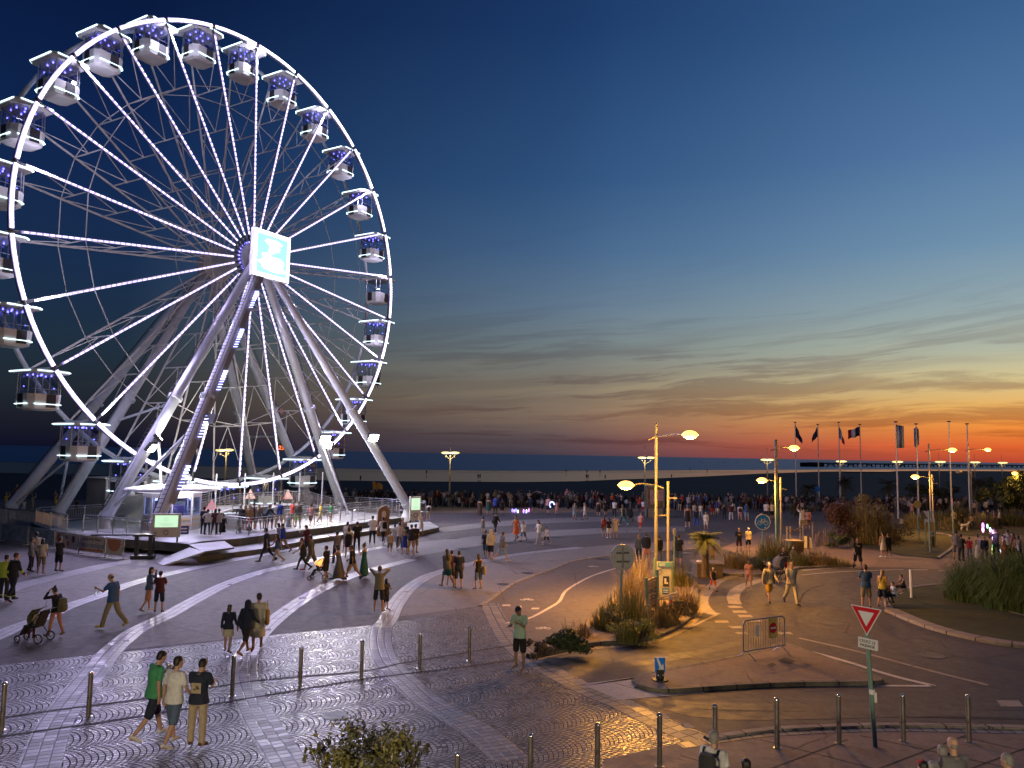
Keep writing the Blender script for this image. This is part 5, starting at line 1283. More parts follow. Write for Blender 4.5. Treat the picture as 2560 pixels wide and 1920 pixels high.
mb.build("gate_post", mat("timber_pale", (.3,.24,.17), .75), t); mb = MB(); mb.tube(p0+ZV*.75, p1+ZV*1.3, .05); mb.tube(p0+ZV*1.1, p0.lerp(p1,.6)+ZV*.6, .045); mb.build("gate_rail", mat("timber_pale", (.3,.24,.17), .75), t)
g = G(2018, 1372); t = thing("leaning_banner", "white curved banner leaning beside a dark post near the gate", "banner", g); mb = MB(); D = g.y
mb.prism([AT(2010,1370,D),AT(2010,1340,D),AT(2022,1341,D),AT(2029,1346,D),AT(2031,1370,D)], (0,.05,0)); mb.build("banner_sheet", M_swhite, t); mb = MB(); mb.tube(AT(2018,1385,D)-Vector((0,.15,0)), AT(2018,1338,D)-Vector((0,.15,0)), .07); mb.build("post", mat("post_wood", (.06,.045,.035), .8), t)
g = G(1986, 1392, .1); t = thing("litter_bin", "brown wooden litter bin behind the seated man in the white cap", "bin", g); mb = MB(); hb = ZAT(g, 1986, 1357); mb.box(g+ZV*(hb/2), (.9,.9,hb)); mb.build("bin_body", mat("bin_brown", (.13,.09,.06), .7), t); mb = MB(); mb.box(g+ZV*(hb+.03), (.98,.98,.07)); mb.build("lid", mat("timber_pale", (.3,.24,.17), .75), t)
# slim white post by the seated group
g = G(2279, 1494, .1); t = thing("marker_post", "slim white marker post with a hoop beside the seated group", "post", g); pole_to(t, g, AT(2276,1424,g.y), .06, M_swhite); mb = MB(); mb.path([g+Vector((-.9,0,0)), g+Vector((-.8,0,.35)), g+Vector((-.2,0,.4)), g+Vector((.15,0,0))], .025, 6); mb.build("hoop", M_galv, t)
# ------------------------------------------------------------------ plants
def leafmat(name, c1, c2, rough=.6):
    if name in _mats: return _mats[name]
    mt, nt, b = newmat(name); tc = nt.nodes.new("ShaderNodeTexCoord"); gi = nt.nodes.new("ShaderNodeNewGeometry")
    rn = S(nt, gi.outputs["Random Per Island"])
    nz = noise(nt, tc.outputs["Object"], 2.2, 3)
    nt.links.new(mixc(nt, (rn*.65+nz*.5).min(1.0), c1, c2), b.inputs["Base Color"]); b.inputs["Roughness"].default_value = rough
    _mats[name] = mt; return mt
M_grass_olive = leafmat("grass_olive", (.07,.085,.02), (.24,.21,.06)); M_grass_straw = leafmat("grass_straw", (.15,.11,.05), (.36,.28,.15))
M_grass_green = leafmat("grass_green", (.03,.06,.012), (.09,.14,.03)); M_leaf_dark = leafmat("leaf_dark_green", (.02,.035,.014), (.06,.085,.03))
M_leaf_olive = leafmat("leaf_olive", (.05,.055,.012), (.15,.135,.035), .45); M_leaf_purple = leafmat("leaf_purple_brown", (.045,.022,.022), (.11,.06,.055)); M_leaf_pampas = leafmat("leaf_pampas", (.10,.09,.035), (.24,.2,.09))
M_bark = mat("bark_brown", (.07,.05,.035), .9, var=.3, bump=.4)
def blades(mb, c, rad, h, n, droop=.5, w=.012, q=rnd, spread=.7):
    for _ in range(n):
        a = q.uniform(0, 2*PI); r = rad*math.sqrt(q.random()); b0 = Vector(c)+Vector((r*math.cos(a), r*math.sin(a), 0)); hh = h*q.uniform(.4, 1.15)*(1-.62*(r/max(rad,.01))**2)
        ta = a+q.uniform(-.9,.9); out = Vector((math.cos(ta), math.sin(ta), 0)); sd = Vector((-out.y, out.x, 0)); l = spread*q.uniform(.2,1)
        pts = [b0, b0+out*hh*.12*l+ZV*hh*.45, b0+out*hh*.4*l+ZV*hh*.85, b0+out*hh*(.75)*l+ZV*hh*(1-droop*l*.45)]
        i = len(mb.v); ws = (w, w*.9, w*.6, w*.1)
        for p, ww in zip(pts, ws): mb.v += [p-sd*ww, p+sd*ww]
        for k in range(3): mb.f.append((i+2*k, i+2*k+1, i+2*k+3, i+2*k+2)); mb.m.append(0)
def leaves(mb, c, r, n, size, q=rnd, shell=.35, flat_=1.0, lump=None):
    """leaf-sized faces spread through an uneven crown"""
    c = Vector(c); R = Vector(r) if not isinstance(r, (int,float)) else Vector((r,r,r))
    lumps = [(Vector((q.gauss(0,.45), q.gauss(0,.45), q.gauss(.05,.4))), q.uniform(.28,.55)) for _ in range(lump or 14)]
    for _ in range(n):
        lc, lr = q.choice(lumps); d = Vector((q.gauss(0,1), q.gauss(0,1), q.gauss(0,1))).normalized()
        u = lc + d*lr*(shell+(1-shell)*q.random())
        p = c + Vector((u.x*R.x, u.y*R.y, u.z*R.z))
        if p.z < .03: continue
        nrm = (d + Vector((q.uniform(-.8,.8), q.uniform(-.8,.8), q.uniform(-.4,1)))).normalized(); X, Y, _ = frame(nrm); a = q.uniform(0, PI); s = size*q.uniform(.5,1.3)
        e = X*math.cos(a)+Y*math.sin(a); f_ = -X*math.sin(a)+Y*math.cos(a)
        i = len(mb.v); mb.v += [p-e*s, p-f_*s*.42+nrm*s*.1, p+e*s, p+f_*s*.42+nrm*s*.1]; mb.f.append((i,i+1,i+2,i+3)); mb.m.append(0)
def _gc(mb, g, rad, h, n, droop, w, q, spread):
    blades(mb, g, rad, h, int(n*1.2), droop, w*.62, q, spread*1.15); blades(mb, g, rad*1.25, h*.62, int(n*.8), min(1, droop*1.5), w*.62, q, spread*1.5)
def grass_clump(px, py, wpx, hpx, n, m, label, name="grass_clump", z=.1, w=.014, group=None, droop=.5, cat="grass clump", spread=.7, squash=1.0):
    g = G(px, py, z); k = g.y/FPX; t = thing(name, label, cat, g, 0, group); q = random.Random(int(px*7+py))
    mb = MB(); _gc(mb, g, wpx*k*.46, hpx*k*1.1, n, droop, w, q, spread); mb.build("blade_tuft", m, t); return t
def shrub(px, py, wpx, hpx, n, size, m, label, z=.1, stems=5, name="shrub", cat="shrub", group=None, deep=.8, lump=14):
    g = G(px, py, z); k = g.y/FPX; W_, H_ = wpx*k/2, hpx*k; t = thing(name, label, cat, g, 0, group); q = random.Random(int(px*3+py*5))
    mb = MB(); leaves(mb, g+ZV*H_*.5, (W_*.98, W_*deep, H_*.52), n, size, q, lump=lump); mb.build("foliage", m, t)
    mb = MB()
    for _ in range(stems): a = q.uniform(0,2*PI); mb.path([g, g+Vector((math.cos(a)*W_*.25, math.sin(a)*W_*.25, H_*.4)), g+Vector((math.cos(a)*W_*.5, math.sin(a)*W_*.5, H_*.75))], [.04,.03,.012], 5)
    mb.build("stem", M_bark, t); return t
# left planted island with the signs
GI = "grasses on the sign island"
for px, py, w_, h_, n, m, lbl in (
  (1420,1600,40,60,60,M_grass_straw,"thin dry grass tuft standing alone near the sandy tip"),(1545,1560,80,80,420,M_grass_olive,"bushy olive grass round the foot of the round sign post"),
  (1585,1580,90,100,520,M_grass_olive,"yellow-green clump brightly lit between the two green posts"),(1575,1520,70,95,420,M_grass_straw,"tall straw-coloured grass behind the round sign post"),
  (1600,1490,60,105,420,M_grass_straw,"tallest dry grass at the foot of the near street lamp"),(1632,1560,70,80,300,M_grass_straw,"dry brown grass under the wooden direction board"),
  (1665,1560,70,55,320,M_grass_straw,"low grey-brown grass in front of the rail barrier"),(1710,1530,70,80,420,M_grass_straw,"rounded frothy grass mound on the kerb end of the island"),
  (1700,1462,70,50,320,M_grass_olive,"dark low grass at the far end of the sign island"),(1505,1570,60,55,200,M_grass_olive,"wispy grass at the bike lane side of the island"),
  (1570,1604,60,50,260,M_grass_olive,"low green clump nearest the road kerb"),(1460,1590,40,45,90,M_grass_straw,"sparse straw tuft next to the dark bush")):
    grass_clump(px, py, w_, h_, n, m, lbl, group=GI, w=.016 if m is M_grass_olive else .012)
shrub(1425,1632,120,62,2600,.07,M_leaf_dark,"dense dark evergreen bush low on the island's sandy tip", deep=.5)
shrub(1352,1642,64,44,900,.06,leafmat("leaf_brown_dry",(.07,.045,.025),(.16,.1,.055)),"low brown dried shrub beside the man in the pale T-shirt", deep=.6)
shrub(1600,1602,95,52,2400,.045,leafmat("leaf_yellow_green",(.20,.19,.04),(.42,.38,.09)),"bright yellow-green low bush by the kerb under the direction board", deep=.6)
shrub(1690,1556,80,50,1800,.045,leafmat("leaf_grey_brown",(.10,.08,.05),(.22,.18,.11)),"grey-brown low bush in front of the rail barrier", deep=.6)
shrub(1530,1572,70,40,1200,.045,M_leaf_olive,"low olive bush under the round sign", deep=.6)
# bed with the palm
for px, py, w_, h_, n, m, lbl in ((1835,1420,50,42,260,M_grass_straw,"dry grass inside the leaning stake fence"),(1868,1418,60,46,320,M_grass_straw,"pale grass dome behind the girl in pink"),(1925,1400,70,62,320,M_grass_olive,"tall olive grass at the foot of the blue cycle sign"),(1960,1398,50,60,260,M_grass_olive,"grass around the thick street lamp base"),(2040,1408,90,40,360,M_grass_straw,"wide dry grass strip at the walkway end of the bed"),(2000,1412,60,36,240,M_grass_olive,"low grass beside the litter bin"),(2090,1412,80,24,200,M_grass_olive,"thin low grass fading out at the bed's tip")):
    grass_clump(px, py, w_, h_, n, m, lbl, group="grasses on the bed with the palm", w=.02)
shrub(1905,1428,60,30,700,.07,M_leaf_dark,"small dark bush in front of the cycle sign bed", deep=.6)
def palm(px, py, crown_px, crown_py, rpx, label, n=34, z=.1, seed=3, m=None, trunk_r=.16):
    g = G(px, py, z); k = g.y/FPX; c = AT(crown_px, crown_py, g.y); R = rpx*k; q = random.Random(seed); t = thing("palm_tree", label, "palm tree", g)
    mb = MB(); nn = 9
    for i in range(nn): a, b_ = g.lerp(c, i/nn), g.lerp(c, (i+1)/nn); mb.tube(a, b_, trunk_r*1.15, trunk_r*.9, n=9)
    mb.build("trunk", M_bark, t); mb = MB()
    for i in range(n):
        a = q.uniform(0,2*PI); el = q.uniform(-.55,1.4); out = Vector((math.cos(a), math.sin(a), 0)); L = R*q.uniform(.75,1.05)
        pts = [c+out*(L*s*math.cos(el*(1-.6*s)))+ZV*(L*(math.sin(el)*s-.55*s*s)) for s in (0,.2,.4,.6,.8,1)]
        mb.path(pts, [.025,.02,.016,.012,.008,.004], 4); sd = Vector((-out.y, out.x, 0))
        for s in range(2, 26):
            f_ = s/26*5; j = min(4, int(f_)); p = pts[j].lerp(pts[j+1], f_-j); d = (pts[j+1]-pts[j]).normalized()
            ll = R*.30*math.sin(PI*min(1,(s/26)*.9+.1))
            for sg in (-1,1):
                e = p + (sd*sg*.8+d*.65).normalized()*ll - ZV*ll*.35; i0 = len(mb.v); ww = .018*R/1.2
                mb.v += [p-d*ww, p+d*ww, e]; mb.f.append((i0,i0+1,i0+2)); mb.m.append(0)
    mb.build("crown", m or leafmat("palm_frond",(.035,.05,.025),(.10,.115,.06)), t); return t
g = G(1768, 1441); D = g.y; t = thing("planter_box", "square brown planter box holding the palm beside the walkway", "planter", g)
hp = ZAT(g, 1768, 1404); mb = MB(); mb.box(g+ZV*hp*.46, (1.35,1.2,hp*.92)); mb.build("box_body", mat("planter_brown", (.12,.09,.07), .75, var=.25), t); mb = MB(); mb.box(g+ZV*hp*.96, (1.5,1.35,hp*.1)); mb.build("rim", mat("planter_rim_pale", (.2,.16,.13), .7), t)
mb = MB(); mb.tube(g+Vector((-.45,-.2,hp)), g+Vector((-.45,-.2,hp+.08)), .16); mb.build("white_dish", M_swhite, t)
palm(1763,1441,1763,1348,48,"spiky palm with arching fronds growing in the brown planter box", 60, z=.9)
ptr = leafmat("palm_frond_dark",(.02,.024,.012),(.06,.06,.03))
palm(2017,1258,2018,1222,30,"dark palm silhouette among the crowd between the first two flagpoles", 26, seed=5, m=ptr); palm(2220,1268,2222,1212,34,"dark palm beside the long vertical banner's pole", 28, seed=6, m=ptr); palm(2110,1262,2112,1205,34,"dark palm behind the third flagpole", 26, seed=7, m=ptr); palm(2420,1268,2440,1205,30,"dark palm near the last bare flagpole", 24, seed=8, m=ptr)
# big shrubs behind
shrub(2092,1352,110,92,5200,.12,M_leaf_purple,"large purple-brown feathery tamarisk behind the stake fence", stems=9, deep=.7)
shrub(2010,1300,80,44,1500,.12,leafmat("leaf_grey_green",(.03,.035,.02),(.08,.08,.05)),"grey-green shrub at the foot of the first flagpole")
t = shrub(2165,1352,130,92,3800,.10,M_leaf_pampas,"big pale feathery shrub glowing under the lamps", deep=.7); 
grass_clump(2165,1352,150,98,900,M_leaf_pampas,"tall arching plumes growing out of the pale feathery shrub", w=.02)
shrub(2215,1345,80,36,1500,.09,leafmat("leaf_rust",(.07,.05,.012),(.17,.11,.03)),"low rusty mound in front of the pale feathery shrub")
shrub(2092,1368,70,34,1500,.09,M_leaf_dark,"clipped dark low bush next to the white stakes", deep=.6)
for px, py, w_, h_, m, lbl in ((2285,1318,60,40,M_leaf_pampas,"ochre grass mound behind the round yellow-backed sign"),(2350,1312,70,36,M_leaf_olive,"yellow-flowering low shrub before the no entry sign"),(2372,1322,60,32,M_leaf_pampas,"ochre tussock under the no entry sign"),(2450,1318,80,40,M_leaf_pampas,"ochre bush behind the dog walkers"),(2530,1312,90,44,M_leaf_olive,"green-gold bush near the frame edge by the talking group"),(2400,1298,70,36,M_leaf_olive,"bright green reeds round the bare flagpole feet")):
    grass_clump(px, py, w_, h_, 420, m, lbl, w=.03, z=.03, group="ochre shrubs on the far lawn")
def tree(px, py, cx, cy, wpx, hpx, n, size, m, label, dist=None):
    g = G(px, py); D = g.y; k = D/FPX; c = AT(cx, cy, D); q = random.Random(int(px+py)); t = thing("tree", label, "tree", g, 0, "dark trees at the far end of the gardens")
    mb = MB(); mb.path([g, g.lerp(c,.5)+Vector((.2,0,0)), c], [.3,.22,.1], 8)
    for _ in range(7): a = q.uniform(0,2*PI); mb.path([g.lerp(c,.55), c+Vector((math.cos(a)*wpx*k*.25, math.sin(a)*wpx*k*.2, q.uniform(-.1,.25)*hpx*k))], [.12,.03], 5)
    mb.build("trunk", M_bark, t); mb = MB(); leaves(mb, c, (wpx*k*.5, wpx*k*.42, hpx*k*.5), n, size, q, lump=22); mb.build("crown", m, t)
tree(2525,1285,2525,1228,110,95,5200,.22,M_leaf_dark,"large dark tree against the pier under the low lit globe"); tree(2585,1290,2590,1215,110,110,3000,.22,M_leaf_dark,"dark tree cut by the frame edge"); tree(2475,1262,2478,1222,60,50,1800,.2,M_leaf_dark,"smaller dark tree beside the last bare flagpole"); tree(2370,1260,2365,1228,60,36,1400,.2,M_leaf_dark,"low round dark tree in front of the promenade lamps")
tree(2300,1258,2300,1226,70,34,1400,.2,M_leaf_dark,"low dark tree behind the furled blue banner")
# big green mound on the roundabout
t = thing("ornamental_grass", "huge dark green fountain grass mound on the roundabout lawn", "grass mound", G(2480,1505,.1)); q = random.Random(11); mb = MB()
for px, py, w_, h_, n in ((2420,1500,90,95,900),(2470,1505,110,120,1100),(2530,1520,130,140,1200),(2600,1530,130,150,1000),(2560,1480,140,130,900),(2660,1540,130,150,500)):
    g = G(px, py, .1); k = g.y/FPX; _gc(mb, g, w_*k*.45, h_*k*1.1, n, .95, .022, q, .95)
mb.build("blade_tuft", M_grass_green, t)
# the shrub close below the camera
D = 9.0; c = AT(915, 1975, D); g = Vector((c.x, c.y, 0)); t = thing("leafy_shrub", "leafy olive-green shrub rising into the lower frame edge", "shrub", g); q = random.Random(4); mb = MB()
leaves(mb, c, (.74,.6,.6), 8500, .034, q, lump=34, shell=.15)
for _ in range(46):
    a = q.uniform(-.66,.66); p = c+Vector((a, q.uniform(-.35,.35), .12+.3*(1-abs(a))*q.uniform(.3,1))); top = p+Vector((q.uniform(-.1,.1), q.uniform(-.1,.1), q.uniform(.12,.3)))
    leaves(mb, p.lerp(top,.6), (.06,.06,.12), 46, .028, q, lump=4)
mb.build("foliage", M_leaf_olive, t); mb = MB()
for _ in range(16): a = q.uniform(0,2*PI); mb.path([g, g.lerp(c,.6)+Vector((math.cos(a)*.12, math.sin(a)*.12, 0)), c+Vector((math.cos(a)*.5, math.sin(a)*.35, .15)), c+Vector((math.cos(a)*.6, math.sin(a)*.4, .38))], [.035,.028,.012,.005], 5)
mb.build("stem", M_bark, t)
# ------------------------------------------------------------------ people: one continuous body per pose, clothing as children
SKIN = [mat("skin_fair", (.42,.25,.17), .55, var=.06), mat("skin_tan", (.28,.155,.095), .55, var=.06), mat("skin_dark", (.09,.05,.035), .55, var=.06)]
M_eye = mat("eye_dark", (.01,.01,.01), .3, var=0); M_lip = mat("lip", (.25,.09,.08), .5, var=0)
CL = dict(black=(.008,.008,.010), dark=(.02,.02,.024), navy=(.010,.016,.04), blue=(.03,.08,.22), royal=(.02,.06,.35), teal=(.01,.09,.085), skyblue=(.20,.32,.48), grey=(.13,.13,.14), lightgrey=(.32,.32,.33), white=(.60,.60,.60), cream=(.50,.46,.35), beige=(.36,.29,.20), khaki=(.22,.19,.12), olive=(.10,.10,.06), tan=(.30,.20,.11), brown=(.09,.05,.03), maroon=(.07,.012,.02), red=(.40,.025,.02), orange=(.50,.11,.02), pink=(.48,.24,.24), yellow=(.50,.38,.05), green=(.05,.27,.12), lime=(.40,.6,.05), denim=(.07,.11,.19), hivis=(.45,.55,.06), mint=(.33,.46,.36), salmon=(.42,.19,.13), ochre=(.36,.22,.03))
def cloth(c): return mat("cloth_"+c, CL[c], .85, var=.14, scale=14, bump=.12)
HAIR = dict(dark=mat("hair_dark", (.012,.009,.008), .5, var=.2, scale=30), brown=mat("hair_brown", (.05,.028,.015), .5, var=.25, scale=30), blond=mat("hair_blond", (.28,.19,.09), .5, var=.2, scale=30), grey=mat("hair_grey", (.19,.18,.17), .6, var=.2, scale=30))
def rx(v, a): c, s = math.cos(a), math.sin(a); return Vector((v.x, v.y*c-v.z*s, v.y*s+v.z*c))
# pose: lean, hips (l, r) forward swing, knees, leg spread, arms ((swing, out, elbow, in) l, r), head pitch, head yaw
D2 = math.radians
POSES = dict(
    stand=(2,(2,-3),(2,4),4,((4,9,14,5),(2,9,18,5)),0,0), stand2=(0,(-4,5),(8,1),6,((-3,11,22,10),(8,8,12,0)),6,14),
    hips=(0,(3,-2),(2,2),6,((-25,34,75,40),(-25,34,75,40)),0,-8), phone=(2,(2,-2),(2,3),4,((32,10,92,22),(24,8,78,18)),26,0),
    fold=(0,(1,-2),(2,2),5,((28,10,98,55),(22,12,100,60)),4,0), walk=(4,(24,-22),(6,26),2,((-24,7,20,0),(24,7,30,0)),4,0),
    walk2=(5,(-24,26),(30,8),2,((26,7,32,0),(-26,7,20,0)),2,10), stroll=(2,(13,-13),(4,16),3,((-12,8,16,0),(14,8,26,0)),8,-12),
    phonewalk=(4,(20,-20),(6,24),2,((40,10,70,15),(-12,8,18,0)),20,0), push=(8,(18,-18),(6,22),3,((52,4,22,2),(52,4,22,2)),8,0),
    point=(0,(6,-6),(3,6),4,((98,24,8,0),(6,9,16,5)),-4,20), scratch=(2,(2,-3),(2,3),6,((160,42,118,50),(150,40,112,50)),-4,0),
    face=(6,(12,-10),(6,14),3,((80,12,118,30),(10,8,20,5)),18,0), smoke=(2,(4,-8),(2,20),2,((60,12,125,28),(12,10,60,40)),6,0),
    lean=(42,(6,-4),(4,4),7,((62,16,20,5),(58,16,20,5)),-14,0), carry=(-4,(4,-4),(3,3),5,((42,14,105,40),(30,14,95,45)),8,8),
    up=(-2,(3,-3),(3,4),5,((130,16,62,18),(126,16,66,18)),-10,0), sit=(6,(86,80),(96,88),10,((34,12,42,20),(30,12,50,20)),6,10),
    ground=(14,(96,88),(118,108),14,((46,12,36,18),(42,12,46,18)),2,-14), run=(12,(46,-34),(34,62),2,((-46,10,86,0),(46,10,86,0)),4,0), spread=(0,(3,-3),(3,3),5,((30,78,14,0),(24,76,14,0)),0,0))
def skel(pose):
    ln, hp, kn, sp, arms, hpit, hyaw = POSES[pose]; J = {}
    pel = Vector((0,0,.94)); R_ = lambda v: rx(v, -D2(ln)); J["pel"] = pel
    J["chest"] = pel+R_(Vector((0,0,.36))); J["neck"] = pel+R_(Vector((0,.0,.52))); J["R"] = R_
    J["head"] = J["neck"]+rx(Vector((0,.025,.17)), -D2(ln*.4+hpit)); J["hp"] = D2(ln*.4+hpit); J["hy"] = D2(hyaw)
    for s, i, nm in ((-1,0,"l"),(1,1,"r")):
        hip = pel+Vector((s*.095,0,-.03)); a = D2(hp[i]); d = Vector((s*math.sin(D2(sp)), math.sin(a), -math.cos(a))).normalized()
        k = hip+d*.43; a2 = a-D2(kn[i]); d2 = Vector((s*math.sin(D2(sp))*.5, math.sin(a2), -math.cos(a2))).normalized(); an = k+d2*.42
        up_ = max(-.9, min(.55, -a2)) if kn[i] < 60 else 0
        J["hip"+nm], J["knee"+nm], J["ank"+nm] = hip, k, an; J["toe"+nm] = an+rx(Vector((s*.035,.17,-.055)), a2*.55 if kn[i] < 60 else 0)
        sw, out, el, inn = (D2(x) for x in arms[i]); sh = pel+R_(Vector((s*.185,0,.475)))
        d = rx(Vector((s*math.sin(out), math.cos(out)*math.sin(sw), -math.cos(out)*math.cos(sw))), -D2(ln)*.6); e = sh+d*.28
        sw2 = sw+el; d2 = rx(Vector((s*math.sin(out)*.5-s*math.sin(inn), math.cos(inn)*math.sin(sw2), -math.cos(inn)*math.cos(sw2))), -D2(ln)*.6).normalized()
        w_ = e+d2*.25; J["sh"+nm], J["el"+nm], J["wr"+nm], J["hd"+nm] = sh, e, w_, d2
    low = min(min(J["ankl"].z, J["toel"].z)-.075, min(J["ankr"].z, J["toer"].z)-.075)
    if pose in ("sit", "ground"): low = min(low, J["pel"].z-.13) if pose == "ground" else low
    for k in list(J):
        if isinstance(J[k], Vector): J[k] = J[k]-Vector((0,0,low))
        if k.startswith("hd"): J[k] = J[k]+Vector((0,0,low))
    return J
def headframe(J):
    R_ = lambda v: rx(Matrix.Rotation(J["hy"], 3, "Z") @ v, -J["hp"]); return R_
def limb(mb, pts, rs, n=9):
    for (p, q), (a, b) in zip(zip(pts, pts[1:]), zip(rs, rs[1:])): mb.tube(p, q, a, b, n=n)
    for p, r in zip(pts, rs): mb.ball(p, r*1.0, n, 6)
def body_mb(J, female):
    mb = MB(); R_ = J["R"]; p0 = J["pel"]; X = Vector((1,0,0)); Y = R_(Vector((0,1,0)))
    sw = .93 if female else 1.0
    T = ((-.10,.10,.09),(-.02,.158 if female else .15,.115),(.10,.132 if female else .142,.10),(.22,.125 if female else .15,.098),(.36,.158*sw+.01,.112),(.46,.165*sw,.095),(.515,.08,.07))
    mb.loft([(p0+R_(Vector((0,-.01 if z > .3 else 0,z))), X, Y, a, b) for z, a, b in T], 14)
    H = J["head"]; HR = headframe(J)
    limb(mb, [J["neck"]-R_(Vector((0,0,.06))), J["neck"]+(H-J["neck"])*.45], [.058,.052])
    def hv(x, y, z): return H+HR(Vector((x,y,z)))
    hx, hy, hz = HR(Vector((1,0,0))), HR(Vector((0,1,0))), HR(Vector((0,0,1)))
    mb.loft([(hv(0,y,z), hx, hy, a, b) for z, y, a, b in ((-.118,.045,.022,.025),(-.10,.035,.047,.055),(-.06,.015,.062,.078),(0,.003,.073,.092),(.05,-.004,.076,.097),(.09,-.008,.062,.08),(.113,-.01,.035,.045))], 14)
    mb.loft([(hv(0,.086,.028), hx, hy, .009,.008),(hv(0,.103,-.012), hx, hy, .015,.016),(hv(0,.094,-.024), hx, hy, .012,.012)], 7)
    for s in (-1,1): mb.ball(hv(s*.077,-.01,-.005), (.012,.02,.032), 7, 5)
    for nm, s in (("l",-1),("r",1)):
        limb(mb, [J["hip"+nm]+Vector((0,0,.03)), J["hip"+nm].lerp(J["knee"+nm],.3), J["knee"+nm], J["knee"+nm].lerp(J["ank"+nm],.3), J["ank"+nm]], [.088,.079,.053,.054,.035])
        a, t = J["ank"+nm], J["toe"+nm]; limb(mb, [a-Vector((0,.035,.028)), a.lerp(t,.6)-Vector((0,0,.012)), t], [.036,.035,.026])
        limb(mb, [J["sh"+nm], J["sh"+nm].lerp(J["el"+nm],.45), J["el"+nm], J["el"+nm].lerp(J["wr"+nm],.35), J["wr"+nm]], [.050,.044,.035,.035,.025])
        limb(mb, [p0+R_(Vector((s*.10,0,.47))), J["sh"+nm]], [.055,.052])
        w_, d = J["wr"+nm], J["hd"+nm]; side = Vector((0,1,0))-d*d.y
        side = (side if side.length > .2 else Vector((s,0,0))-d*(d.x*s)).normalized(); nrm = d.cross(side)
        if nrm.x*s > 0: nrm = -nrm
        mb.loft([(w_, side, nrm, .024,.018),(w_+d*.035, side, nrm, .034,.016),(w_+d*.085, side, nrm, .040,.014),(w_+d*.098, side, nrm, .034,.012)], 10)
        for i, (o, L_) in enumerate(((-.030,.058),(-.010,.070),(.011,.075),(.031,.066))):
            b = w_+d*.09+side*o; c = b+d*L_*.5+nrm*.010; mb.path([b-d*.02, c, c+d*L_*.35+nrm*.022, c+d*L_*.45+nrm*.038], [.0095,.0092,.0085,.006], 6)
        b = w_+d*.03+side*.030; mb.path([b, b+d*.03+side*.024+nrm*.012, b+d*.062+side*.028+nrm*.024], [.012,.011,.007], 6)
    return mb
